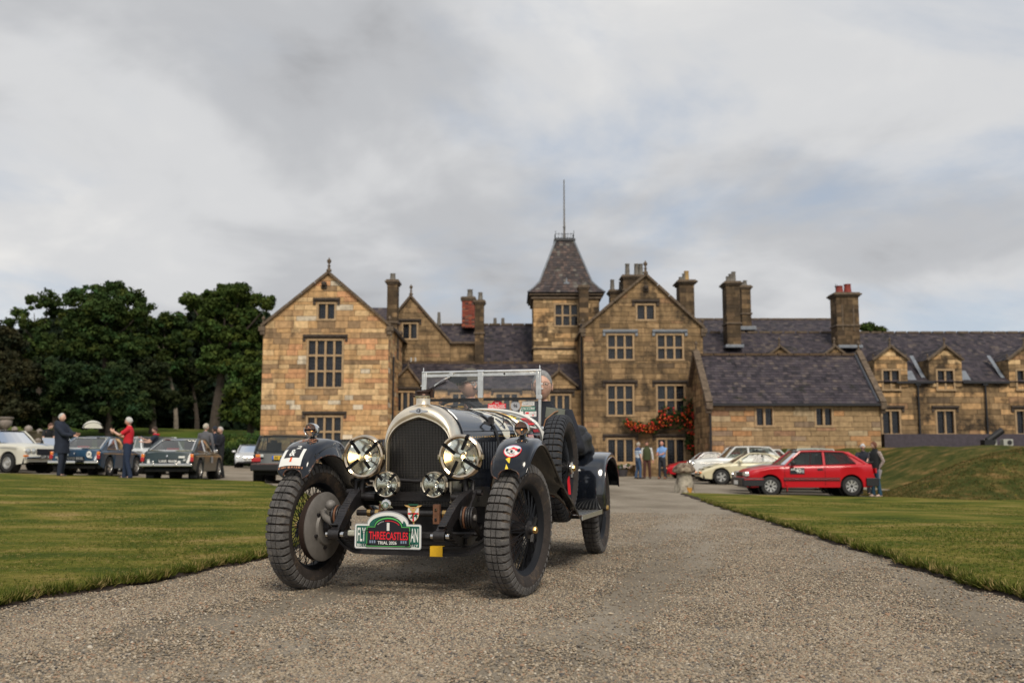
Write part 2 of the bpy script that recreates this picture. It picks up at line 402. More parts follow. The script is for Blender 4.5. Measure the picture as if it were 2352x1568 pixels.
# ---- bonnet, scuttle
bon = [(.245, .254, 1.205, .94, .60, 2.12), (.55, .304, 1.210, .95, .60, 2.15), (.95, .378, 1.214, .965, .60, 2.2), (1.30, .446, 1.216, .975, .60, 2.25)]
scu = [(1.305, .450, 1.219, .975, .56, 2.25), (1.45, .485, 1.226, .98, .54, 2.3), (1.60, .515, 1.234, .985, .52, 2.35)]
def bpar(y):
    T = bon+scu
    return [interp(y, [(r[0], r[i]) for r in T]) for i in range(1, 6)]
def bsurf(y, t, off=0):
    hw, zt, zs, zb, p = bpar(y); x, z = arch(t, hw, zt, zs, zb, p)
    if off:
        x1, z1 = arch(min(t+.01, 1), hw, zt, zs, zb, p); x0, z0 = arch(max(t-.01, 0), hw, zt, zs, zb, p)
        tx, tz = x1-x0, z1-z0; l = sqrt(tx*tx+tz*tz) or 1; x += -tz/l*off; z += tx/l*off
    return (x, y, z)
b = MB(); b.grid([[bsurf(.245+k*(1.30-.245)/14, t) for t in TS] for k in range(15)])
for y in (.27, 1.285): b.tube([bsurf(y, t, .003) for t in TS], .006, 6, 0)
b.tube([bsurf(.26+k*.1, .5, .004) for k in range(11)], .006, 6, 1)                # centre hinge
for s_ in (.30, .70): b.tube([bsurf(.26+k*.1, s_, .003) for k in range(11)], .004, 6, 0)   # side hinges
for s_ in (.17, .83):
    for k in range(22): b.tube([bsurf(.30+k*.043, s_-.085, .004), bsurf(.30+k*.043, s_+.045, .004)], .0065, 5, 0)
    for k in range(26):
        p = bsurf(.30+k*.038, s_+(.075 if s_ < .5 else -.105), .002); b.lathe([(.004, 0), (.003, .003), (0, .004)], 6, o=p, ax=(1 if s_ > .5 else -1, 0, 0), mi=1)
bonnet = part(b, 'bonnet', [black, brass], smooth=50)
b = MB(); TT = [.5+.5*i/40*.98 for i in range(41)]                                 # leather strap and its loose end
def band(y, off, w, t0=0.02, t1=.98, mi=0):
    ts = [t0+(t1-t0)*i/80 for i in range(81)]
    b.grid([[bsurf(y-w/2, t, off) for t in ts], [bsurf(y-w/2, t, off+.005) for t in ts], [bsurf(y+w/2, t, off+.005) for t in ts], [bsurf(y+w/2, t, off) for t in ts]], mi)
band(.80, .004, .035)
p0 = Vector(bsurf(.80, .645, .01))
b.grid([[tuple(p0+Vector((.01+.10*sin(pi*k/12)*1.0, dy, .02-.055*(k/12)+.03*sin(2*pi*k/12)))) for dy in (-.015, .015)] for k in range(13)])
b.box(bsurf(.80, .655, .014), (.03, .05, .055), 1); b.box(bsurf(.8, .53, .012), (.04, .03, .012), 2)
part(b, 'bonnet_strap', [leather, iron, brass], bonnet, smooth=40)
b = MB()     # painted race number
def onb(t0, y0, du, dv): return lambda u, v: bsurf(y0+u, t0-v*.62, .0035)
b.text('6', (0, 0, 0), 0 or (1, 0, 0), (0, 0, 1), .17, .42, 0, fn=onb(.61, .97, 0, 0)); b.text('9', (0, 0, 0), (1, 0, 0), (0, 0, 1), .15, .42, 0, fn=onb(.61, 1.165, 0, 0))
part(b, 'race_number', M_('cream_lettering', (.72, .70, .60), .4), bonnet)
b = MB(); b.grid([[bsurf(1.305+k*(1.60-1.305)/6, t) for t in TS] for k in range(7)])
part(b, 'scuttle', black, smooth=50)
b = MB(); b.tube([bsurf(1.60, t, .006) for t in TS[20:77]], .013, 8); b.tube([bsurf(1.585, t, .006) for t in TS[20:77]], .010, 8)
for yy in (1.30,): b.tube([bsurf(yy, t, .008) for t in TS[8:89]], .006, 6, 1)
part(b, 'scuttle_trim', [M_('cream_white_paint', (.78, .78, .74), .25, coat=.5), brass], smooth=50)
b = MB()     # stickers on the scuttle side
def stick(y, t, w, h, mi, txt=None, tm=0, rot=0):
    def fn(u, v, d=0):
        uu = u*cos(rot)-v*sin(rot); vv = u*sin(rot)+v*cos(rot); return bsurf(y+uu, t-vv*.55, .003+d)
    n = 6; b.grid([[fn(-w/2+w*i/n, -h/2+h*j/n) for j in range(n+1)] for i in range(n+1)], mi)
    if txt: b.text(txt, (0, 0, 0), (1, 0, 0), (0, 0, 1), w*.85, h*.6, tm, fn=lambda u, v: fn(u, v, .0015))
stick(1.36, .615, .10, .04, 2, 'CLASSIC RUN', 3, .1); stick(1.37, .655, .085, .07, 4, None); stick(1.37, .655, .012, .07, 1); stick(1.37, .655, .085, .012, 1)
stick(1.50, .650, .12, .08, 1, 'RACING', 3); stick(1.50, .705, .12, .045, 3, 'RACING', 1); stick(1.38, .735, .09, .05, 5, 'TOUR', 0); stick(1.49, .765, .07, .05, 0, 'MILL', 3)
stick(1.45, .575, .09, .03, 3, 'VETERAN', 0); stick(1.56, .77, .05, .07, 4, 'GT', 3)
part(b, 'sticker_set', [white_p, red_p, yel_p, black_p, M_('pale_green_print', (.45, .62, .48), .5), M_('pink_print', (.75, .35, .38), .5)])
# ---- body tub
b = MB(); sec = []
for y, hw, zt, zb in ((1.60, .515, 1.12, .50), (1.75, .53, 1.09, .48), (2.1, .55, 1.07, .46), (2.6, .55, 1.08, .46), (3.0, .52, 1.08, .48), (3.35, .44, 1.06, .52), (3.5, .34, 1.02, .56), (3.55, .2, .98, .6)):
    sec.append([(-hw+.05, y, zt-.03), (-hw+.02, y, zt), (-hw, y, zt-.02), (-hw, y, (zt+zb)/2), (-hw+.03, y, zb), (0, y, zb-.01), (hw-.03, y, zb), (hw, y, (zt+zb)/2), (hw, y, zt-.02), (hw-.02, y, zt), (hw-.05, y, zt-.03)])
b.grid(sec); b.box((0, 3.1, .99), (.92, .75, .02)); b.box((0, 1.61, .85), (.98, .02, .66))
part(b, 'body', black, smooth=40)
b = MB(); b.box((0, 2.55, .88), (1.0, .14, .46), R=Matrix.Rotation(radians(-12), 3, 'X')); b.box((0, 2.25, .70), (1.0, .5, .12)); 
part(b, 'seat', leather, bevel=.03)
b = MB()     # folded hood and luggage at the back
def blob(c, r, n=20, m=12, j=.12, seed=1, flat=1):
    rr = random.Random(seed); P = []
    ph = [rr.uniform(0, 6) for _ in range(6)]
    for i in range(m+1):
        th = pi*i/m; row = []
        for k in range(n):
            a = 2*pi*k/n; q = 1+j*(sin(3*a+ph[0]+2*th)*.5+sin(5*a+ph[1]-3*th)*.3+sin(7*th+ph[2]+a)*.3)
            row.append((c[0]+r[0]*q*sin(th)*cos(a), c[1]+r[1]*q*sin(th)*sin(a), c[2]+r[2]*q*cos(th)))
        P.append(row)
    return P
b.grid(blob((.50, 2.78, 1.06), (.20, .34, .10), 36, 18, .16, 4), cv=True); b.grid(blob((.60, 2.72, .97), (.13, .28, .14), 36, 18, .2, 8), cv=True); b.grid(blob((-.1, 3.0, 1.05), (.5, .25, .09), 36, 14, .15, 3), cv=True)
part(b, 'folded_hood', leather, smooth=80)
b = MB(); b.box((.56, 2.45, .93), (.05, .12, .12), 0); part(b, 'rear_side_panel', M_('dark_red_paint', (.25, .012, .015), .3), bevel=.015)

# ---- front wings
def wing(sg):
    # y, crown z, outer x, inner crown x, inner low x, inner low z
    st = [(-.285, .775, .775, .645, .640, .770), (-.275, .80, .812, .612, .605, .785), (-.25, .845, .825, .60, .592, .812), (-.20, .893, .832, .595, .585, .835), (-.13, .935, .835, .592, .578, .856), (-.04, .965, .835, .588, .565, .868), (.06, .978, .835, .582, .540, .850), (.16, .970, .835, .578, .500, .775), (.26, .940, .835, .578, .455, .69), (.36, .897, .835, .590, .425, .62), (.48, .838, .835, .612, .43, .57), (.62, .766, .836, .65, .46, .54), (.76, .700, .838, .70, .52, .52), (.86, .66, .838, .745, .60, .56), (.95, .630, .838, .775, .74, .61), (1.15, .555, .838, .782, .778, .55), (1.32, .485, .838, .785, .781, .48), (1.50, .418, .838, .70, .69, .41)]
    st2 = catmull(st, 3); rows = []; lowe = []; oute = []
    for y, z, xo, xi, xl, zl in st2:
        w = xo-xi; r = [(xo, y, z-.045), (xo-.004, y, z-.022), (xo-.018, y, z-.006)]
        for k in range(1, 6): u = k/6; r.append((xo-.018-u*(w-.036), y, z-.006+.012*sin(pi*u)))
        r += [(xi+.018, y, z-.008), (xi+.004, y, z-.025), (xi, y, z-.05)]
        for k in (1, 2, 3, 4, 5): u = k/5; r.append((xi+(xl-xi)*u, y, (z-.05)+(min(zl, z-.055)-(z-.05))*u+.0))
        r = [(sg*p[0], p[1], p[2]) for p in r]; rows.append(r if sg > 0 else r); lowe.append(r[-1]); oute.append(r[0])
    b = MB(); b.grid(rows); b2 = MB()
    b.tube(oute, .006, 6); b2.tube(lowe, .005, 6); b2.tube(rows[0], .0055, 6); b2.tube(oute, .0045, 6)
    f = part(b, 'front_wing', M_('wing_paint', (.010, .012, .017), .15, coat=.8, cior=1.42, spec=.25, var=.3, vs=3, bump=.03, bs=5), smooth=60)
    e = part(b2, 'wing_edge', M_('chipped_edge', (.03, .022, .02), .5, dirt=(.22, .085, .04), dscale=25, dthr=.5), f, smooth=60)
    return f, st2, rows
wL, stw, rowsR = wing(1); wR, _, rowsL = wing(-1)
def onwing(sg, xc_, yc_, off=.003):
    # a map from (u across, v along) to the wing surface
    def fn(u, v, d=0):
        y = yc_+v; z = interp(y, [(s_[0], s_[1]) for s_ in stw]); z2 = interp(y+.01, [(s_[0], s_[1]) for s_ in stw])
        ux = xc_+u; w = .24; k = (ux*sg-.595)/w; sag = .006+.010*max(0, abs(k-.5)*2)**4
        n = Vector((0, -(z2-z), .01)).normalized()*(off+d)
        return (ux, y+n.y, z-sag+.012*sin(pi*min(max(k, 0), 1))+n.z)
    return fn
def wstick(fn, w, h, mi, b, n=8):
    b.grid([[fn(-w/2+w*i/n, -h/2+h*j/n) for j in range(n+1)] for i in range(n+1)], mi)
def disc(fn, rw, rh, mi, b, d=0):
    b.add([fn(0, 0, d)]+[fn(rw*cos(a*pi/14), rh*sin(a*pi/14), d) for a in range(28)], [(0, i+1, (i+1) % 28+1) for i in range(28)], mi)
b = MB()       # round club sticker on the left wing with a little red racing car
fn = onwing(1, .715, -.205)
disc(fn, .056, .046, 1, b); disc(fn, .051, .041, 0, b, .001)
b.add([fn(-.051*cos(a*pi/12), .010-.0+.031*sin(a*pi/12), .0015) for a in range(13)], [tuple(range(13))], 4)
b.add([fn(u, v, .002) for u, v in ((-.026, .004), (-.006, -.004), (.03, -.006), (.038, .006), (.022, .014), (.010, .016), (.004, .024), (-.004, .020), (-.012, .012))], [tuple(range(9))], 1)
b.add([fn(u, v, .0024) for u, v in ((-.014, -.002), (.016, -.006), (.018, .001), (-.012, .006))], [(0, 1, 2, 3)], 0)
for u, v, r in ((-.034, .0, .009), (-.004, -.010, .008), (.040, -.002, .011)): 
    b.add([fn(u+r*cos(a*pi/6), v+r*1.2*sin(a*pi/6), .003) for a in range(12)], [tuple(range(12))], 3)
b.text('The Turf', (0,)*3, (1, 0, 0), (0, 0, 1), .05, .010, 3, fn=lambda u, v: fn(u-.008, v-.020, .003)); b.text('Tramps', (0,)*3, (1, 0, 0), (0, 0, 1), .04, .010, 1, fn=lambda u, v: fn(u+.004, v-.031, .003))
fn2 = onwing(1, .700, -.268)
b.add([fn2(u, v) for u, v in ((-.016, .012), (.012, .022), (.012, -.002), (.004, .0))], [(0, 3, 2, 1)], 2)
b.add([fn2(u, v-.022, 0) for u, v in ((-.03, -.004), (-.012, .000), (-.008, .018), (.010, .004), (.03, .006), (.028, -.008), (-.03, -.012))], [tuple(range(7))], 2)
part(b, 'wing_sticker', [white_p, red_p, yel_p, black_p, M_('sky_blue_print', (.45, .58, .75), .5)], wL)
b = MB()       # black and white number patch on the right wing
fn = onwing(-1, -.735, -.232)
wstick(fn, .150, .090, 0, b)
b.grid([[fn(-.053+.106*i/8, -.018+.085*j/8, .0015) for j in range(9)] for i in range(9)], 3)
b.text('&', (0,)*3, (1, 0, 0), (0, 0, 1), .040, .045, 0, fn=lambda u, v: fn(u-.004, v+.012, .003)); b.text('2', (0,)*3, (1, 0, 0), (0, 0, 1), .034, .030, 0, fn=lambda u, v: fn(u+.020, v+.054, .003))
b.add([fn(u, v, .003) for u, v in ((-.008, -.034), (.006, -.034), (.006, -.018), (-.006, -.018))], [(0, 1, 2, 3)], 1)
part(b, 'number_patch', [white_p, M_('orange_print', (.8, .12, .03), .5), yel_p, black_p], wR)
b = MB()       # rust runs where the paint has cracked under the lamp, and bare metal along the lip
rr = random.Random(5)
for k in range(9):
    u, v = rr.uniform(-.05, .06)+.0, rr.uniform(-.03, .01); pts = []
    for i in range(7): pts.append(onwing(-1, -.700, -.03, .0025)(u, v, 0)); u += rr.uniform(-.012, .012); v -= rr.uniform(.004, .018)
    b.tube(pts, [.0016]*3+[.0024]+[.0012]*3, 4)
for k in range(14):
    u = -.09+.012*k+rr.uniform(-.005, .005); f_ = onwing(-1, -.715, -.281, .0022); r = rr.uniform(.001, .0045)
    b.add([f_(u+r*cos(a)*1.3, r*.8*sin(a)+abs(u)*0) for a in [i*pi/4 for i in range(8)]], [tuple(range(8))])
part(b, 'paint_cracks', M_('bare_rust', (.42, .19, .10), .7, var=.3, vs=60), wR)['kind'] = 'stuff'
# ---- rear wings, running boards
for sg in (1, -1):
    st = catmull([(2.44, .425), (2.425, .52), (2.44, .68), (2.50, .80), (2.62, .87), (2.80, .905), (3.0, .91), (3.16, .875), (3.28, .80), (3.37, .70), (3.40, .60)], 4); rows = []
    for i, (y, z) in enumerate(st):
        y2, z2 = st[min(i+1, len(st)-1)]; y1, z1 = st[max(i-1, 0)]; d = Vector((0, y2-y1, z2-z1)).normalized(); n = Vector((0, -d.z, d.y))
        r = []
        for x, o in ((.868, -.05), (.868, -.03), (.862, -.012), (.848, -.003), (.80, .002), (.72, .004), (.64, .002), (.60, -.003), (.585, -.012), (.58, -.03), (.58, -.05)): r.append((sg*x, y+n.y*o, z+n.z*o))
        rows.append(r)
    b = MB(); b.grid(rows); b.tube([r[0] for r in rows], .006, 6); b.tube([r[-1] for r in rows], .006, 6)
    part(b, 'rear_wing', black, smooth=60)
    b = MB(); b.box((sg*.70, 1.98, .400), (.27, .96, .022), 0); b.box((sg*.842, 1.98, .398), (.010, .98, .040), 1)
    for k in range(7): b.box((sg*(.60+k*.034), 1.98, .4135), (.012, .93, .005), 1)
    b.box((sg*.72, 1.5, .412), (.25, .035, .004), 2)
    part(b, 'running_board', [iron, alu, rust], bevel=.002)
# ---- chassis, springs, axle
b = MB()
for sg in (1, -1):
    path = catmull([(sg*.335, -.45, .395), (sg*.342, -.36, .45), (sg*.355, -.22, .53), (sg*.375, -.05, .585), (sg*.385, .12, .60), (sg*.385, .4, .59), (sg*.39, 1.2, .52), (sg*.42, 2.4, .50), (sg*.42, 3.4, .56)], 6)
    for k in range(len(path)-1): b.bar(path[k], path[k+1], .05, interp(path[k][1], [(-.45, .06), (-.2, .085), (.2, .13), (2, .15)]))
    for k in range(5): b.lathe([(.009, 0), (.009, .008), (0, .01)], 6, o=(sg*(.345+.01*k), -.33+k*.09, .49+.025*k), ax=(0, -1, .6))
    b.lathe([(.030, -.035), (.030, .035)], 16, o=(sg*.335, -.46, .39), ax=(1, 0, 0)); b.lathe([(.0, .06), (.014, .06), (.016, .03), (.016, -.055), (0, -.06)], 8, o=(sg*.335, -.46, .39), ax=(1, 0, 0), mi=1)
b.bar((-.42, .12, .60), (.42, .12, .60), .05, .06); b.bar((-.34, -.44, .392), (.34, -.44, .392), .028, .028)
b.lathe([(.019, -.34), (.019, .34)], 12, o=(0, -.10, .502), ax=(1, 0, 0))
for x in (-.155, .205): b.box((x, -.125, .50), (.042, .03, .12), 2); b.box((x, -.145, .53), (.014, .01, .014), 1); b.box((x, -.145, .47), (.014, .01, .014), 1)
for x in (-.255, -.20, .25): b.lathe([(.025, -.012), (.025, .012)], 12, o=(x, -.10, .502), ax=(1, 0, 0), mi=3)
b.box((0, 1.6, .33), (.5, 2.2, .20)); b.box((0, .55, .42), (.42, .7, .28)); b.box((0, .40, .30), (.30, .35, .12)); b.box((0, .62, .45), (.76, .5, .30))
b.bar((.25, 1.2, .27), (.25, 3.6, .30), .06)
part(b, 'chassis', [iron, chrome, rust, brass], smooth=35)
b = MB()
ax = catmull([(-.60, 0, .40), (-.56, 0, .385), (-.50, -.0, .32), (-.42, -.01, .262), (-.32, -.015, .243), (0, -.015, .241), (.32, -.015, .243), (.42, -.01, .262), (.50, 0, .32), (.56, 0, .385), (.60, 0, .40)], 6)
for k in range(len(ax)-1): b.bar(ax[k], ax[k+1], .045, .016, up=(0, 0, 1)); b.bar((ax[k][0], ax[k][1], ax[k][2]+.044), (ax[k+1][0], ax[k+1][1], ax[k+1][2]+.044), .045, .014); b.bar((ax[k][0], ax[k][1], ax[k][2]+.022), (ax[k+1][0], ax[k+1][1], ax[k+1][2]+.022), .012, .05)
for sg in (1, -1): b.lathe([(.03, -.09), (.032, 0), (.03, .09), (0, .1)], 14, o=(sg*.585, 0, .41)); b.bar((sg*.585, 0, .41), (sg*.64, 0, .41), .06)
b.tube([(-.58, .16, .36), (.58, .16, .36)], .014, 8)
b.bar((-.6, 0, .33), (-.55, .17, .36), .03); b.bar((.6, 0, .33), (.55, .17, .36), .03)
axl = part(b, 'front_axle', iron, smooth=35)
b = MB(); b.box((.175, -.0385, .262), (.083, .006, .058)); b.box((.175, -.015, .2925), (.083, .052, .003)); b.box((.175, -.015, .2315), (.083, .052, .003))
part(b, 'tape_band', yellow, axl)
for sg in (1, -1):
    b = MB()
    for i in range(7):
        Lh = .46-.055*i; pts = [(sg*.345, -.0+u*Lh, .355+.10*(u*Lh/.46)**2+(-.009*i)-.005) for u in [-1+.125*k for k in range(17)]]
        for k in range(16): b.bar(pts[k], pts[k+1], .045, .008)
    b.box((sg*.345, 0, .33), (.075, .10, .035)); b.lathe([(.022, -.03), (.022, .03)], 10, o=(sg*.345, .46, .47), ax=(1, 0, 0))
    part(b, 'leaf_spring', iron)
    b = MB()      # friction damper: stacked discs and two arms
    o = (sg*.425, -.19, .485)
    for k in range(5): b.lathe([(0, -.032+k*.016), (.066, -.032+k*.016), (.068, -.026+k*.016), (.066, -.021+k*.016), (0, -.021+k*.016)], 32, o=o, ax=(1, 0, 0), mi=(0 if k != 1 else 1))
    b.lathe([(.0, .055), (.018, .055), (.02, .04), (.02, -.05), (0, -.055)], 8, o=o, ax=(1, 0, 0), mi=2)
    b.bar(o, (sg*.425, .015, .63), .012, .045); b.bar((sg*.44, -.19, .485), (sg*.47, -.0, .35), .012, .04)
    b.lathe([(.02, -.04), (.02, .04)], 12, o=(sg*.42, .015, .63), ax=(1, 0, 0)); b.tube([(sg*.26, .01, .60), (sg*.41, .01, .60)], .026, 12)
    part(b, 'shock_absorber', [iron, rust, drum_m], smooth=35)
b = MB(); b.tube([(-.44, -.2, .42), (-.53, -.16, .47), (-.58, -.1, .50), (-.60, -.04, .48)], .022, 10); b.grid(blob((-.50, -.16, .55), (.035, .04, .035), 14, 8, 0), cv=True); part(b, 'steering_arm', drum_m, smooth=60)
# ---- lamps
def lamp(name, o, r, depth, ax, mats, lit, cross, tapew, rimw):
    L_ = empty(name, o); L_.parent = car; axv = Vector(ax).normalized()
    L_.rotation_euler = axv.to_track_quat('-Y', 'Z').to_euler()
    A = (0, -1, 0); b = MB()
    b.lathe([(r*.96, 0), (r*.97, -.01), (r*.93, -depth*.35), (r*.72, -depth*.75), (r*.38, -depth), (0, -depth*1.04)], 40, ax=A)
    b.build('bowl', mats[0], L_, smooth=50)
    b = MB(); b.lathe([(r-rimw, .004), (r-rimw, .012), (r-rimw*.55, .020), (r-rimw*.1, .014), (r, .0), (r*1.005, -.02), (r*.985, -.035)], 56, ax=A)
    b.box((r*1.02, .005, 0), (.012, .02, .03)); b.box((-r*1.02, .005, 0), (.012, .02, .03)); b.build('rim', mats[1], L_, smooth=50)
    b = MB(); R = r-rimw; pr = [(R*math.sqrt(q), -depth*.80+depth*.72*q) for q in [i/14 for i in range(15)]]
    b.lathe(pr, 48, ax=A); b.build('reflector', mats[2], L_, smooth=80)
    b = MB()
    b.lathe([(0, .010+R*.10), (R*.35, .010+R*.088), (R*.7, .010+R*.052), (R, .010)], 48, ax=A); b.build('lens', lens, L_, smooth=80)
    b = MB(); rb = .013 if lit else .012
    b.lathe([(0, rb), (rb*.7, rb*.7), (rb, 0), (rb*.7, -rb*.7), (rb*.5, -rb*2), (0, -rb*2)], 16, ax=A, o=(0, depth*.30, 0))
    b.build('bulb', M_('lit_bulb', (1, .62, .22), emit=7) if lit else chrome, L_, smooth=60)
    for ang, r0, r1 in cross:
        b = MB(); c, s_ = cos(ang), sin(ang); n = 8
        for k in range(n):
            q0 = r0+(r1-r0)*k/n; q1 = r0+(r1-r0)*(k+1)/n
            f_ = lambda q: -(.014+R*.10*(1-min(q/R, 1)**2)+(.010 if q > R else 0)-(.03 if q > r*1.0 else 0))
            V = []
            for q in (q0, q1):
                for w in (-1, 1): V.append((q*c-w*tapew*s_, f_(q), q*s_+w*tapew*c))
            b.add(V, [(0, 1, 3, 2)])
        b.build('tape_strip', tape, L_)
    return L_
dirf = (-.02, -1, 0.02)
refl = M_('bright_reflector', (.93, .92, .86), .11, 1); wrim = M_('warm_nickel', (.72, .58, .42), .13, 1)
for x, cr in ((-.325, [(2.25, .025, .148), (.72, .03, .150), (-2.50, .03, .150), (-.95, .03, .09)]), (.335, [(2.52, .035, .150), (1.20, .045, .150), (-2.05, .03, .150), (-.55, .03, .150)])):
    lamp('headlamp', (x, -.05, .857), .143, .17, (-.02, -1, -.01), (black, wrim, refl), True, cr, .011, .026)
for x in (-.162, .162):
    lamp('spot_lamp', (x, -.05, .681), .084, .10, (0, -1, 0), (black, nickel, refl), False, [(2.3, .035, .088), (.80, .035, .088), (-2.35, .035, .088), (-.72, .035, .088)], .0095, .011)
for sg in (-1, 1):
    l_ = lamp('side_lamp', (sg*.722, -.0, 1.036), .045, .06, (0, -1, 0), (chrome, chrome, M_('amber_reflector', (.85, .58, .42), .25, .5)), False, [(0, -.0, .046), (pi, 0, .046)], .006, .006)
    b = MB(); b.lathe([(.036, 0), (.03, .01), (.012, .02), (.01, .05)], 20, o=(0, .025, -.063)); b.build('foot', black, l_, smooth=50)
    b = MB(); b.lathe([(0, .006), (.004, .004), (.005, 0), (.004, -.004)], 10, ax=(0, -1, 0), o=(0, .004, -.005)); b.build('filament', M_('warm_filament', (1, .35, .08), emit=5), l_)
b = MB()        # lamp bar and its stays
b.tube([(-.40, .01, .62), (-.40, .02, .70), (-.34, .04, .72), (0, .06, .70), (.34, .04, .72), (.40, .02, .70), (.40, .01, .62)], .014, 10)
for sg in (-1, 1):
    b.tube([(sg*.36, .01, .62), (sg*.345, .01, .72)], [.022, .018], 10); b.lathe([(.03, 0), (.026, .012), (.014, .03)], 14, o=(sg*.335, .02, .69)); b.tube([(sg*.162, .02, .60), (sg*.162, 0, .64)], .012, 8)
part(b, 'lamp_bar', iron, smooth=50)
# ---- plates and badges
def rr(w, h, r, n=4):
    out = []
    for cx_, cz_, a0 in ((w/2-r, h/2-r, 0), (-w/2+r, h/2-r, pi/2), (-w/2+r, -h/2+r, pi), (w/2-r, -h/2+r, 1.5*pi)):
        for k in range(n+1): a = a0+k*pi/2/n; out.append((cx_+r*cos(a), cz_+r*sin(a)))
    return out
def plateshape(w, h, r, aw, ah):
    # a rounded oblong with an arch on its upper edge
    base = rr(w, h, r); k = next(i for i, p in enumerate(base) if p[0] < 0)       # first point past the top right corner
    arch_ = [(aw/2*cos(a), h/2+ah*sin(a)) for a in [pi*i/20 for i in range(21)]]
    return base[:k]+arch_+base[k:]
PY = -.485
def flat(cx_, cz_, y): return lambda u, v, d=0: (cx_+u, y-d, cz_+v)
b = MB(); F0 = flat(.018, .385, PY)
for w, h, r, aw, ah, mi, d in ((.424, .148, .014, .265, .076, 3, 0), (.416, .140, .012, .258, .072, 0, .0012), (.398, .124, .006, .236, .060, 2, .0022)):
    b.prism(plateshape(w, h, r, aw, ah), lambda u, v, q: F0(u, v, q), d, d+.001, mi)
b.text('FLY', (.018-.166, PY-.0036, .395), (1, 0, 0), (0, 0, 1), .052, .080, 0); b.text('AN', (.018+.168, PY-.0036, .395), (1, 0, 0), (0, 0, 1), .048, .080, 0)
b.text("BRITAIN'S PREMIER VINTAGE RALLY", (.018, PY-.0036, .333), (1, 0, 0), (0, 0, 1), .385, .018, 0)
b.add([F0(u, v, .0036) for u, v in ((.02, .118), (.075, .110), (.10, .095), (.095, .078), (.05, .085))], [(0, 4, 3, 2, 1)], 0)
part(b, 'rally_plate', [white_p, red_p, green_p, grey_p], car, recalc=True)
b = MB(); F1 = flat(.024, .385, PY-.008)
for w, h, r, aw, ah, mi, d in ((.280, .122, .002, .180, .058, 3, 0), (.274, .116, .002, .174, .054, 4, .0012), (.266, .108, .002, .166, .050, 3, .0022)):
    b.prism(plateshape(w, h, r, aw, ah), lambda u, v, q: F1(u, v, q), d, d+.001, mi)
for a0, a1, mi in ((2.0, 2.75, 0), (.4, 1.85, 1)):
    n = 12
    for k in range(n):
        if k % 2 and mi == 0: continue
        q = [a0+(a1-a0)*(k+e)/n for e in (0, .85)]
        b.add([F1(.075*cos(a), .05+.043*sin(a)*(r_/.075)**1 if 0 else .054+(.043*sin(a))*(r_/.075), .0036) if 0 else F1(r_*cos(a), .052+r_*.55*sin(a), .0036) for a, r_ in ((q[0], .070), (q[0], .077), (q[1], .077), (q[1], .070))], [(0, 1, 2, 3), (3, 2, 1, 0)][:1], mi)
y_ = PY-.0124
b.text('1', (.024, y_, .385+.058), (1, 0, 0), (0, 0, 1), .017, .046, 0)
b.text('THREE', (.024-.068, y_, .385+.006), (1, 0, 0), (0, 0, 1), .104, .046, 1); b.text('CASTLES', (.024+.056, y_, .385+.004), (1, 0, 0), (0, 0, 1), .138, .046, 1)
b.text('TRIAL 2026', (.024-.005, y_, .385-.036), (1, 0, 0), (0, 0, 1), .120, .019, 0)
for sg in (-1, 1):
    for k in range(3):
        b.box((.024+sg*.098+(k-1)*.014, y_, .385-.032), (.009, .001, .014), 5)
        for e in (-1, 0, 1): b.box((.024+sg*.098+(k-1)*.014+e*.0035, y_, .385-.0235), (.002, .001, .003), 5)
for a, c in (((-.17, .025), (-.118, .04)), ((-.175, -.045), (-.11, -.045)), ((.11, .03), (.17, .032)), ((.11, -.055), (.17, -.035))): b.bar(F1(*a, .006), F1(*c, .006), .003, .003, 6)
part(b, 'competitor_plate', [white_p, red_p, green_p, black_p, green_l, M_('slate_blue_print', (.22, .28, .38), .5), tape], car, recalc=True)
b = MB(); b.box((-.215, PY+.02, .40), (.06, .03, .035)); part(b, 'taped_bracket', M_('pale_tape', (.42, .42, .34), .6, var=.2, vs=60), bevel=.01)
b = MB(); b.lathe([(0, .012), (.019, .012), (.020, .010), (.0265, .010), (.033, .008), (.036, 0), (0, -.004)], 32, o=(-.118, -.165, .556), ax=(0, -1, 0))
for a in (2.7, -.35): b.prism([(.026*cos(a+.5), .026*sin(a+.5)), (.052*cos(a), .052*sin(a)), (.026*cos(a-.5), .026*sin(a-.5))], flat(-.118, .556, -.165), .002, .009, 0)
b.lathe([(0, .0128), (.018, .0128)], 24, o=(-.118, -.165, .556), ax=(0, -1, 0), mi=1); b.text('B', (-.118, -.1785, .556), (1, 0, 0), (0, 0, 1), .014, .017, 2); b.lathe([(.013, .0132), (.0145, .0132)], 24, o=(-.118, -.165, .556), ax=(0, -1, 0), mi=2)
part(b, 'club_badge', [chrome, green_p, white_p], smooth=40)
b = MB(); F2 = flat(.118, .512, -.315)
sh = [(-.036, .040), (.036, .040), (.036, -.008), (.030, -.026), (.016, -.042), (0, -.052), (-.016, -.042), (-.030, -.026), (-.036, -.008)]
b.prism(sh, F2, 0, .004, 3); b.prism([(u*.93, v*.93) for u, v in sh], F2, .004, .005, 0)
b.prism([(-.005, .037), (.005, .037), (.005, -.046), (-.005, -.046)], F2, .005, .006, 1); b.prism([(-.033, .005), (.033, .005), (.033, -.006), (-.033, -.006)], F2, .005, .006, 1)
b.prism([(-.058, .052), (-.03, .049), (-.018, .040), (.018, .040), (.03, .049), (.058, .052), (.045, .042), (.025, .036), (.012, .034), (-.012, .034), (-.025, .036), (-.045, .042)], F2, .005, .009, 3)
b.prism([(-.03, .050), (.03, .050), (.032, .058), (-.032, .058)], F2, .004, .010, 2)
b.prism([(-.022, .030), (.024, .030), (.018, .022), (.010, .016), (.012, .006), (-.012, .006), (-.008, .016), (-.02, .022)], F2, .006, .008, 3)
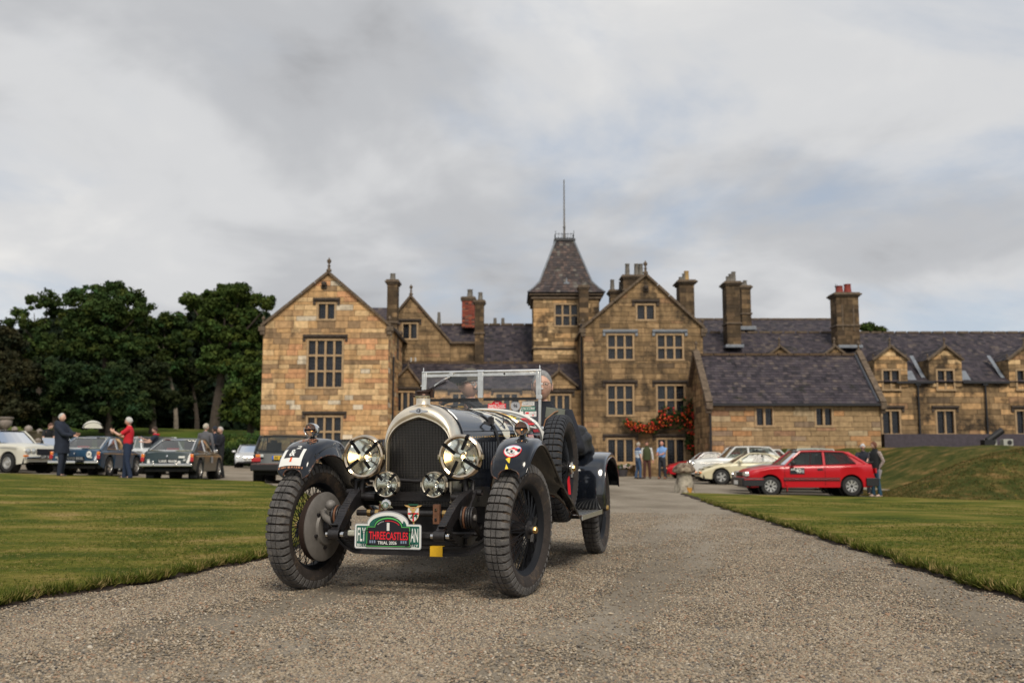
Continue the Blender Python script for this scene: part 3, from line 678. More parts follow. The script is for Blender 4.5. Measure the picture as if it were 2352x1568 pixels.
b.text('24', F2(.004, -.012, .0075), (1, 0, 0), (0, 0, 1), .05, .030, 2)
b.bar(F2(0, -.04, -.005), F2(0, -.1, -.005), .008, .008, 3)
part(b, 'shield_badge', [white_p, red_p, M_('enamel_green', (.015, .10, .05), .3), gold_p], recalc=True)
# ---- windscreen
YW = 1.60; HWW = .49; ZT = 1.548; ZB = 1.15; ZM = 1.335
b = MB()
for sg in (-1, 1):
    b.box((sg*HWW, YW, (ZT+1.06)/2), (.022, .022, ZT-1.06)); b.box((sg*(HWW-.020), YW-.004, (ZT+ZM)/2), (.020, .016, ZT-ZM)); b.lathe([(.005, 0), (.005, .04), (0, .042)], 8, o=(sg*HWW, YW, ZT)); b.box((sg*(HWW-.005), YW, ZM), (.045, .026, .03))
    b.lathe([(.008, 0), (.007, .012), (0, .016)], 8, o=(sg*(HWW+.011), YW, 1.44), ax=(sg, 0, 0)); b.lathe([(.008, 0), (.007, .012), (0, .016)], 8, o=(sg*(HWW+.011), YW, 1.40), ax=(sg, 0, 0))
b.tube([(-HWW-.012, YW, ZT), (HWW+.012, YW, ZT)], .0125, 12); b.box((0, YW-.004, ZT-.026), (2*HWW-.03, .014, .024)); b.box((0, YW-.006, (ZT+ZM)/2), (.045, .018, ZT-ZM)); b.lathe([(.016, -.03), (.016, .03)], 12, o=(0, YW, ZT), ax=(1, 0, 0))
b.lathe([(.008, 0), (.007, .006), (0, .008)], 10, o=(.20, YW-.012, ZT-.022), ax=(0, -1, 0), mi=1)
ws_ = part(b, 'windscreen_frame', [alu, iron], bevel=.002, smooth=40)
b = MB(); b.box((-.245, YW-.006, ZM-.012), (.44, .012, .022)); b.box((.245, YW-.006, ZM-.012), (.44, .012, .022)); part(b, 'rubber_seal', rubblack, ws_)
for sg in (-1, 1):
    b = MB(); b.box((sg*.245, YW-.002, (ZT-.035+ZM)/2), (.44, .004, ZT-.04-ZM)); part(b, 'glass_pane', ws_glass, ws_)
b = MB(); lowp = [(-.47, ZM-.025), (.47, ZM-.025), (.47, 1.13), (.40, 1.19), (.25, 1.235), (0, 1.262), (-.25, 1.235), (-.40, 1.19), (-.47, 1.13)]
b.prism(lowp, lambda u, v, d: (u, YW+.004+d, v), 0, .004); part(b, 'glass_pane', ws_glass, ws_, recalc=True)
b = MB(); F3 = lambda cx_, cz_: (lambda u, v, d=0: (cx_+u, YW+.0035-d, cz_+v))
f_ = F3(.135, 1.274); b.prism([(-.075, -.026), (.075, -.026), (.075, .014), (.045, .014), (.03, .032), (.012, .040), (-.012, .040), (-.03, .032), (-.045, .014), (-.075, .014)], f_, 0, .001, 1)
b.text('ENNSTAL-CLASSIC', f_(0, -.006, .002), (1, 0, 0), (0, 0, 1), .138, .026, 0); b.text('2026', f_(0, .018, .002), (1, 0, 0), (0, 0, 1), .032, .010, 0); b.text('GRÖBMING', f_(0, .030, .002), (1, 0, 0), (0, 0, 1), .040, .007, 0)
b.bar(f_(-.07, -.022, .002), f_(.07, -.022, .002), .002, .002, 0)
f_ = F3(.288, 1.268); b.prism([(.038*cos(a*pi/14), .038*sin(a*pi/14)) for a in range(28)], f_, 0, .001, 4); b.box(f_(0, 0, -.001), (.05, .001, .088), 5); b.text('96', f_(0, 0, .002), (1, 0, 0), (0, 0, 1), .032, .030, 3)
f_ = F3(.392, 1.284); b.prism([(-.052, -.016), (.052, -.016), (.052, .024), (.02, .024), (0, .034), (-.02, .024), (-.046, .022)], f_, 0, .001, 0); b.text('SHAMROCK', f_(0, -.002, .002), (1, 0, 0), (0, 0, 1), .09, .018, 4)
f_ = F3(.392, 1.243); b.prism(rr(.116, .038, .004), f_, .0, .001, 2); b.text('FLYING SCOTSMAN', f_(0, .003, .002), (1, 0, 0), (0, 0, 1), .108, .022, 0); b.bar(f_(-.05, -.014, .002), f_(.05, -.014, .002), .003, .001, 0)
f_ = F3(.405, 1.200); b.prism([(-.04, -.03), (.055, -.03), (.055, .022), (-.04, .022)], f_, 0, .001, 0)
b.prism([(-.034, .002), (-.006, .002), (-.006, .015), (-.034, .015)], f_, .001, .002, 1); b.prism([(.024, -.014), (.032, -.014), (.032, 0), (.024, 0)], f_, .001, .002, 1); b.prism([(.002, -.001), (.05, -.001), (.05, .0), (.002, .0)], f_, .001, .002, 3); b.lathe([(.004, 0), (.006, 0)], 12, o=f_(.038, .010, .002), ax=(0, -1, 0), mi=4)
f_ = F3(.335, 1.215); b.prism([(-.02, -.02), (.02, -.022), (.018, .024), (-.004, .03)], f_, 0, .001, 0)
part(b, 'windscreen_stickers', [white_p, red_p, M_('teal_print', (.02, .22, .15), .5), black_p, M_('mid_grey_print', (.42, .43, .45), .5), grey_p], ws_, recalc=True)
b = MB(); b.tube([(-.245, YW-.02, ZT-.03), (-.30, YW-.035, ZT-.058), (-.385, YW-.03, ZT-.105)], .0045, 6, 0); b.tube([(-.44, YW-.028, ZT-.142), (-.29, YW-.028, ZT-.078)], .006, 6, 1); b.box((-.245, YW-.022, ZT-.022), (.03, .02, .03), 0); b.tube([(-.34, YW-.032, ZT-.08), (-.385, YW-.034, ZT-.115)], .004, 5, 0)
part(b, 'wiper', [alu, rubblack], ws_)
b = MB(); b.lathe([(0, .01), (.055, .008), (.062, 0), (.055, -.012), (0, -.015)], 28, o=(-.215, YW+.06, ZT-.048), ax=(0, -1, .1), sc=(1.35, .55)); part(b, 'mirror', rubblack, ws_, smooth=50)
b = MB(); o = Vector((-.235, 1.80, 1.17)); ax_ = Vector((0, .75, .66)).normalized(); u_ = Vector((1, 0, 0)); v_ = ax_.cross(u_)
b.tube([o+(u_*cos(a*pi/24)+v_*sin(a*pi/24))*.205 for a in range(48)], .0155, 8, closed=True)
for a in range(4): b.bar(o, o+(u_*cos(a*pi/2+.7)+v_*sin(a*pi/2+.7))*.2, .02, .006)
part(b, 'steering_wheel', M_('grey_cord', (.05, .05, .052), .6), smooth=60)
b = MB(); b.box((.60, 1.66, 1.205), (.155, .012, .085), 0, Matrix.Rotation(radians(8), 3, 'Y')); b.tube([(.515, 1.62, 1.10), (.53, 1.62, 1.155), (.60, 1.64, 1.215), (.63, 1.64, 1.225)], .006, 6, 1); b.lathe([(.012, 0), (.010, .012), (0, .014)], 10, o=(.605, 1.652, 1.215), ax=(0, -1, 0), mi=2); b.box((.50, 1.60, 1.09), (.05, .03, .025), 2)
part(b, 'wing_mirror', [M_('olive_grey_metal', (.20, .21, .17), .35, .3, var=.15), M_('copper_wrap', (.45, .25, .14), .4, .5), chrome], bevel=.003)
# ================================================================ the ground
def fieldmat(name, cols, scale, fine_s, bump, stretch=(1, 1, 1), rough=.95):
    m = bpy.data.materials.new(name); m.use_nodes = True; t = m.node_tree; b = t.nodes['Principled BSDF']; b.inputs['Roughness'].default_value = rough
    b.inputs['Specular IOR Level'].default_value = .05
    g = t.nodes.new('ShaderNodeNewGeometry'); mp = t.nodes.new('ShaderNodeMapping'); t.links.new(g.outputs['Position'], mp.inputs[0]); mp.inputs['Scale'].default_value = stretch
    n1 = t.nodes.new('ShaderNodeTexNoise'); n1.inputs['Scale'].default_value = scale; n1.inputs['Detail'].default_value = 8; n1.inputs['Roughness'].default_value = .62; t.links.new(mp.outputs[0], n1.inputs['Vector'])
    r = t.nodes.new('ShaderNodeValToRGB'); e = r.color_ramp.elements
    while len(e) < len(cols): e.new(.5)
    for k, (p, c) in enumerate(cols): e[k].position = p; e[k].color = (*c, 1)
    t.links.new(n1.outputs['Fac'], r.inputs[0])
    n2 = t.nodes.new('ShaderNodeTexNoise'); n2.inputs['Scale'].default_value = fine_s; n2.inputs['Detail'].default_value = 6; n2.inputs['Roughness'].default_value = .7; t.links.new(g.outputs['Position'], n2.inputs['Vector'])
    mr = t.nodes.new('ShaderNodeMapRange'); t.links.new(n2.outputs['Fac'], mr.inputs[0]); mr.inputs[1].default_value = .3; mr.inputs[2].default_value = .7; mr.inputs[3].default_value = .62; mr.inputs[4].default_value = 1.38
    c = t.nodes.new('ShaderNodeCombineColor'); [t.links.new(mr.outputs[0], c.inputs[i]) for i in range(3)]
    x = t.nodes.new('ShaderNodeMixRGB'); x.blend_type = 'MULTIPLY'; x.inputs[0].default_value = 1; t.links.new(r.outputs[0], x.inputs[1]); t.links.new(c.outputs[0], x.inputs[2]); t.links.new(x.outputs[0], b.inputs['Base Color'])
    bn = t.nodes.new('ShaderNodeBump'); bn.inputs['Strength'].default_value = bump; bn.inputs['Distance'].default_value = .02; t.links.new(n2.outputs['Fac'], bn.inputs['Height']); t.links.new(bn.outputs[0], b.inputs['Normal'])
    return m
gravel_m = fieldmat('gravel', [(.30, (.165, .138, .106)), (.45, (.235, .20, .155)), (.55, (.29, .25, .197)), (.70, (.345, .30, .24))], .55, 70, .5, (1, .45, 1))
lawn_m = fieldmat('mown_grass', [(.30, (.038, .058, .010)), (.42, (.070, .092, .014)), (.50, (.120, .125, .020)), (.58, (.20, .17, .040)), (.70, (.34, .23, .10))], .75, 26, .9, (.8, 1.3, 1))
rough_m = fieldmat('rough_grass', [(.30, (.030, .042, .011)), (.45, (.055, .064, .017)), (.55, (.095, .085, .025)), (.66, (.20, .13, .05)), (.78, (.30, .19, .08))], 1.3, 12, 1, (1, 1, 1))
soil_m = M_('dark_soil', (.035, .022, .014), .95, var=.4, vs=30, bump=.6, bs=60)
def npgrid(name, X, Y, Z, m, kind='structure', smooth=True):
    a, b_ = X.shape; v = np.stack([X, Y, Z], -1).reshape(-1, 3); i = np.arange(a-1)[:, None]*b_+np.arange(b_-1)[None]
    f = np.stack([i, i+b_, i+b_+1, i+1], -1).reshape(-1, 4)
    me = bpy.data.meshes.new(name); me.from_pydata(v.tolist(), [], f[:, ::-1].tolist()); me.materials.append(m)
    if smooth: me.polygons.foreach_set('use_smooth', [True]*len(me.polygons))
    # make sure it faces up
    if me.polygons[0].normal.z < 0: me.flip_normals()
    o = bpy.data.objects.new(name, me); COL.objects.link(o); o['kind'] = kind; return o
def wob(x, y, s=1., k=3):
    return np.sin(x*1.7*s+y*.9*s)*.5+np.sin(x*3.1*s-y*2.3*s+1.3)*.3+np.sin(x*6.7*s+y*5.1*s+k)*.2
def bank(x, y):                          # grass bank on the right, terrace behind the parked cars
    f1 = sstep(0, 5.2, x-11.2-3.0*sstep(33.5, 38, y)+.5*np.sin(y*.5))*sstep(0, 5.0, y-28.6-.10*(x-11)+.4*np.sin(x*.6))
    f2 = sstep(11.6, 14, x)*sstep(48.3, 50.9, y)
    return np.maximum(f1, f2)*1.52+.10*wob(x, y, .5)*np.maximum(f1, f2)
def meadow(x, y):
    w = sstep(-6, -14, x)
    return w*3.1*sstep(66, 98, y)+sstep(98, 300, y)*6
X, Y = np.meshgrid(np.linspace(-45, 34, 180), np.linspace(-6, 74, 200)); 
npgrid('gravel_drive', X, Y, gz(X, Y)+.006*wob(X, Y, 2), gravel_m)
X, Y = np.meshgrid(np.linspace(9, 60, 160), np.linspace(27.5, 60, 110))
npgrid('grass_bank', X, Y, gz(X, Y)-.05+bank(X, Y)+.06*sstep(0, .05, bank(X, Y)), rough_m)
X, Y = np.meshgrid(np.linspace(-500, 500, 140), np.concatenate([np.linspace(-60, 60, 30), np.linspace(62, 110, 60), np.linspace(115, 900, 20)]))
npgrid('meadow', X, Y, gz(X, Y)-.25+meadow(X, Y)+.2*sstep(66, 72, Y), fieldmat('meadow_grass', [(.3, (.045, .075, .015)), (.5, (.09, .125, .022)), (.7, (.19, .17, .045))], .12, 6, .6))
LE = [(-6, -9.5), (0, -5.2), (3, -3.95), (4.6, -3.35), (5.87, -2.95), (6.48, -2.71), (7.32, -2.43), (8.58, -2.13), (10, -2.12), (13, -2.55), (18, -3.6), (23, -5.0), (26, -6.2), (29, -7.2)]
def ledge(y): return np.interp(y, [p[0] for p in LE], [p[1] for p in LE])+.05*wob(y*2.1, y*1.3, 1)+.02*np.sin(y*11)
far = [gp(-300, 1080), gp(0, 1090), gp(100, 1092), gp(300, 1098), gp(600, 1108)]
def lfar(x): return np.interp(x, [p[0] for p in far], [p[1] for p in far])
U, V = np.meshgrid(np.linspace(0, 1, 150)**2.2, np.linspace(0, 1, 240)**1.5)
Yt = -6+V*(27.8+6); E_ = ledge(Yt); X = E_-U*(45+E_); Yl = -6+V*(lfar(X)+6); X = ledge(Yl)-U*(45+ledge(Yl))
edge_soft = sstep(0, .05, (ledge(Yl)-X))
left_lawn = npgrid('lawn', X, Yl, gz(X, Yl)+.012+.034*edge_soft+.006*wob(X, Yl, 1.4), lawn_m)
RE = [(-2, 4.6), (3, 3.5), (6.09, 3.06), (7.06, 3.09), (7.96, 3.15), (9.18, 3.25), (10.67, 3.32), (12.91, 3.47), (16.09, 3.66), (20.46, 3.98), (23.6, 4.25), (24.6, 4.5)]
rpts = [(gp(px, py)) for px, py in ((2352, 1380), (2200, 1335), (2100, 1303), (2000, 1270), (1900, 1240), (1800, 1208), (1700, 1178), (1620, 1152), (1568, 1135))]
RE = [(-2, 4.6), (3, 3.5)]+[(p[1], p[0]) for p in rpts]
rfar = [gp(px, py) for px, py in ((1568, 1134.5), (1650, 1136), (1750, 1139), (1900, 1143), (2085, 1146))]
def redge(y): return np.interp(y, [p[0] for p in RE], [p[1] for p in RE])+.045*wob(y*2.3, y*1.1+4, 1)+.02*np.sin(y*9+1)
def rfarf(x): return np.interp(x, [p[0] for p in rfar]+[13, 40], [p[1] for p in rfar]+[rfar[-1][1]+.4, 31])
U, V = np.meshgrid(np.linspace(0, 1, 150)**2, np.linspace(0, 1, 200)**1.3); YM = RE[-1][0]
Yr = -2+V*(YM+2); X = redge(Yr)+U*(34-redge(Yr)); Yr = -2+V*(np.maximum(rfarf(X), YM)+2)
Xe = redge(np.minimum(Yr, YM)); X = Xe+U*(34-Xe)
right_lawn = npgrid('lawn', X, Yr, gz(X, Yr)+.012+.034*sstep(0, .05, X-redge(np.minimum(Yr, YM)))+.03*sstep(0, 4, X-Xe)*wob(X, Yr, .3), lawn_m)
# dark cut soil edge of both lawns
for side in (0, 1):
    b = MB(); rows = []
    ys = np.linspace(0, 27 if side == 0 else YM-.2, 420)
    for y in ys:
        x = float(ledge(y)) if side == 0 else float(redge(y)); s_ = 1 if side == 0 else -1; z = float(gz(x, y)); q = .012*sin(y*31)+.01*sin(y*17.3)
        w = .055+.03*sin(y*3.3)+.02*sin(y*7.9)
        rows.append([(x-s_*.03, y, z+.040), (x+s_*(.008+q), y, z+.034), (x+s_*(.03+q), y, z+.012), (x+s_*(w+q), y, z+.006)])
    b.grid(rows); o = b.build('soil_edge', soil_m, smooth=60); o['kind'] = 'structure'
# ---- scattered pebbles and grass tufts as instances on points
def scatter(name, pts, protos, smin, smax, label, cat, tilt=pi):
    me = bpy.data.meshes.new(name); me.vertices.add(len(pts)); me.vertices.foreach_set('co', np.asarray(pts, np.float32).ravel()); me.update()
    o = bpy.data.objects.new(name, me); COL.objects.link(o)
    ng = bpy.data.node_groups.new(name, 'GeometryNodeTree'); ng.interface.new_socket('Geometry', in_out='INPUT', socket_type='NodeSocketGeometry'); ng.interface.new_socket('Geometry', in_out='OUTPUT', socket_type='NodeSocketGeometry')
    n = ng.nodes; l = ng.links; gi = n.new('NodeGroupInput'); go = n.new('NodeGroupOutput')
    ip = n.new('GeometryNodeInstanceOnPoints'); m2p = n.new('GeometryNodeMeshToPoints'); l.new(gi.outputs[0], m2p.inputs[0]); l.new(m2p.outputs[0], ip.inputs['Points'])
    jg = n.new('GeometryNodeGeometryToInstance')
    for p in reversed(protos):
        oi = n.new('GeometryNodeObjectInfo'); oi.inputs['Object'].default_value = p; oi.inputs['As Instance'].default_value = False; l.new(oi.outputs['Geometry'], jg.inputs[0])
    l.new(jg.outputs[0], ip.inputs['Instance']); ip.inputs['Pick Instance'].default_value = True
    ri = n.new('FunctionNodeRandomValue'); ri.data_type = 'INT'
    for s_ in ri.inputs:
        if s_.type == 'INT' and s_.name == 'Max': s_.default_value = len(protos)-1
        if s_.type == 'INT' and s_.name == 'Min': s_.default_value = 0
    l.new([q for q in ri.outputs if q.type == 'INT'][0], ip.inputs['Instance Index'])
    rr_ = n.new('FunctionNodeRandomValue'); rr_.data_type = 'FLOAT_VECTOR'; vi = [q for q in rr_.inputs if q.type == 'VECTOR']; vi[0].default_value = (-tilt, -tilt, 0); vi[1].default_value = (tilt, tilt, 2*pi)
    l.new([q for q in rr_.outputs if q.type == 'VECTOR'][0], ip.inputs['Rotation'])
    rs = n.new('FunctionNodeRandomValue'); rs.data_type = 'FLOAT'; vi = [q for q in rs.inputs if q.type == 'VALUE']; vi[0].default_value = smin; vi[1].default_value = smax
    rs.inputs['Seed'].default_value = 5; l.new([q for q in rs.outputs if q.type == 'VALUE'][0], ip.inputs['Scale'])
    l.new(ip.outputs[0], go.inputs[0]); md = o.modifiers.new('scatter', 'NODES'); md.node_group = ng
    return tag(o, label, cat, kind='stuff')
def rndmat(name, stops, rough=.85):
    m = bpy.data.materials.new(name); m.use_nodes = True; t = m.node_tree; b = t.nodes['Principled BSDF']; b.inputs['Roughness'].default_value = rough; b.inputs['Specular IOR Level'].default_value = .08
    oi = t.nodes.new('ShaderNodeObjectInfo'); r = t.nodes.new('ShaderNodeValToRGB'); e = r.color_ramp.elements; r.color_ramp.interpolation = 'CONSTANT' if len(stops) > 5 else 'LINEAR'
    while len(e) < len(stops): e.new(.5)
    for k, (p, c) in enumerate(stops): e[k].position = p; e[k].color = (*c, 1)
    t.links.new(oi.outputs['Random'], r.inputs[0]); t.links.new(r.outputs[0], b.inputs['Base Color']); return m
peb_m = rndmat('pebble', [(0, (.20, .168, .133)), (.16, (.33, .265, .19)), (.34, (.26, .22, .17)), (.48, (.38, .31, .225)), (.60, (.12, .112, .105)), (.68, (.33, .215, .145)), (.76, (.43, .36, .27)), (.88, (.23, .185, .13)), (.97, (.54, .48, .39))])
def proto_hide(o): COL.objects.unlink(o)
protos = []
for k in range(4):
    b = MB(); rs_ = random.Random(k); P = []
    for i in range(5):
        th = pi*i/4; P.append([(sin(th)*cos(a)*rs_.uniform(.8, 1.15)*1.25, sin(th)*sin(a)*rs_.uniform(.8, 1.1), cos(th)*.7*rs_.uniform(.85, 1.1)) for a in [2*pi*j/6 for j in range(6)]])
    b.grid(P, cv=True); o = b.build('pebble', peb_m, smooth=50); proto_hide(o); protos.append(o)
def inpts(n, ymin, ymax, power, test, xr=1.0):
    y = ymin*(ymax/ymin)**RNG.random(n) if power == 'log' else ymin+(ymax-ymin)*RNG.random(n)
    x = (RNG.random(n)*2-1)*y*.56*xr; k = test(x, y); return x[k], y[k]
ongravel = lambda x, y: (x > ledge(y)+.02) & (x < redge(np.minimum(y, YM))-.02)
x, y = inpts(900000, 2.6, 17, 'log', ongravel, 1.4)
keep = RNG.random(len(x)) < np.clip(.55+.75*wob(x*1.3-y*.35, y*.16, 1.5), .10, 1)          # worn and loose streaks of stone
x, y = x[keep], y[keep]; z = gz(x, y)+.006*wob(x, y, 2)+.003
scatter('pebbles', np.stack([x, y, z], 1), protos, .003, .0070, 'loose grey and buff pebbles strewn over the gravel drive', 'gravel', .5)
x, y = inpts(1500, 2.8, 22, 'log', ongravel, 1.4); scatter('pebbles', np.stack([x, y, gz(x, y)+.006], 1), protos, .007, .013, 'larger single stones scattered over the gravel drive', 'gravel', .5)
gr_m = rndmat('grass_blade', [(0, (.038, .058, .010)), (.3, (.072, .095, .014)), (.6, (.125, .140, .024)), (.8, (.24, .21, .06)), (1, (.40, .30, .13))], .7)
tufts = []
for k in range(3):
    b = MB(); rs_ = random.Random(40+k)
    for i in range(11):
        a = rs_.uniform(0, 2*pi); r0 = rs_.uniform(0, .5); c = Vector((cos(a)*r0, sin(a)*r0, 0)); d = Vector((cos(a+rs_.uniform(-1, 1)), sin(a+rs_.uniform(-1, 1)), 0)); h = rs_.uniform(.6, 1.1); w = d.cross(Vector((0, 0, 1)))*.05
        b.add([c-w, c+w, c+d*.18+w*.7+Vector((0, 0, h*.55)), c+d*.18-w*.7+Vector((0, 0, h*.55)), c+d*.5+Vector((0, 0, h))], [(0, 1, 2, 3), (3, 2, 4)])
    o = b.build('tuft', gr_m); proto_hide(o); tufts.append(o)
x, y = inpts(250000, 4.0, 27, 'log', lambda x, y: (x < ledge(y)-.02) & (y < lfar(x)-.1), 1.4); pl = np.stack([x, y, gz(x, y)+.040], 1)
scatter('grass', pl, tufts, .008, .024, 'short mown grass blades of the left lawn', 'grass', .35)
x, y = inpts(210000, 4.0, 25, 'log', lambda x, y: (x > redge(np.minimum(y, YM))+.02) & (y < rfarf(x)-.1), 1.4)
scatter('grass', np.stack([x, y, gz(x, y)+.040], 1), tufts, .008, .024, 'short mown grass blades of the right lawn', 'grass', .35)
ys = RNG.random(6500)**1.3*20+4.5; xs = ledge(ys)-.03+RNG.random(6500)*.06; ys2 = RNG.random(5000)**1.2*18+5.5; xs2 = redge(ys2)+.03-RNG.random(5000)*.06
ex = np.concatenate([xs, xs2]); ey = np.concatenate([ys, ys2]); scatter('grass', np.stack([ex, ey, gz(ex, ey)+.025], 1), tufts, .02, .075, 'longer ragged grass fringe along both lawn edges', 'grass', .6)
gr2 = rndmat('rough_blade', [(0, (.035, .045, .012)), (.35, (.065, .072, .018)), (.65, (.12, .095, .028)), (.85, (.22, .14, .055)), (1, (.30, .18, .08))], .8)
tf2 = []
for p in tufts: q = p.copy(); q.data = p.data.copy(); q.data.materials[0] = gr2; tf2.append(q)
x = 11.2+RNG.random(34000)*16; y = 28.6+RNG.random(34000)**1.1*9; z = gz(x, y)+bank(x, y)
scatter('grass', np.stack([x, y, z-.02], 1), tf2, .03, .09, 'rough unmown grass tufts on the bank', 'grass', .5)
# ================================================================ parked cars
cglass = glass('car_glass', (.55, .60, .58), .03, .88, ior=1.36)
trimk = M_('black_plastic', (.012, .012, .014), .5); intr = M_('dark_interior', (.012, .012, .013), .8); under = M_('underbody', (.006, .006, .006), .9)
orange_l = M_('orange_lamp', (.85, .22, .02), .2, coat=.6); red_l = M_('red_lamp', (.45, .01, .012), .2, coat=.6); clear_l = M_('clear_lamp', (.62, .64, .62), .15, .3, coat=.5)
ctyre = M_('car_tyre', (.018, .018, .018), .8); alloy = M_('alloy_silver', (.52, .52, .50), .35, .6); plate_y = M_('yellow_plate', (.85, .55, .03), .5); skinp = None
def paint(name, c, rough=.30): return M_(name, c, rough, coat=.45, spec=.35, var=.05, vs=2)
def road_wheel(parent, x, y, r, w, style, side):
    R = empty('wheel', (x, y, r)); R.parent = parent
    b = MB(); b.lathe([(r*.62, -w/2), (r*.80, -w/2*1.04), (r*.95, -w/2*.95), (r, -w/2*.6), (r, w/2*.6), (r*.95, w/2*.95), (r*.80, w/2*1.04), (r*.62, w/2)], 30, ax=(0, side, 0)); b.build('tyre', ctyre, R, smooth=50)
    b = MB(); rr_ = r*.63
    b.lathe([(rr_, w/2*.95), (rr_*.93, w/2*.96), (rr_*.88, w/2*.55), (rr_*.86, 0)], 30, ax=(0, side, 0), mi=0)
    if style == 'steel':
        b.lathe([(rr_*.88, w/2*.6), (rr_*.7, w/2*.75), (rr_*.45, w/2*.5), (rr_*.42, w/2*.85), (0, w/2*.95)], 24, ax=(0, side, 0), mi=0); n = 0
    else:
        n = 8 if style == 'alloy8' else 5
        b.lathe([(rr_*.30, w/2*.80), (0, w/2*.86)], 16, ax=(0, side, 0), mi=0); b.lathe([(rr_*.87, 0), (0, 0)], 24, ax=(0, side, 0), mi=1)
        for k in range(n):
            a = 2*pi*k/n; c, s_ = cos(a), sin(a); ww = rr_*(.17 if n == 8 else .25)
            b.add([(c*q-s_*e*ww*f, side*w/2*h, s_*q+c*e*ww*f) for q, f, h in ((rr_*.22, .7, .80), (rr_*.90, 1.1, .88)) for e in (-1, 1)], [(0, 1, 3, 2)] if side > 0 else [(0, 2, 3, 1)], 0)
    b.lathe([(r*.14, w/2*.86), (r*.12, w/2*1.0), (0, w/2*1.02)], 12, ax=(0, side, 0), mi=1 if style == 'alloy8' else 0)
    b.build('rim', [alloy, under], R, smooth=40); return R
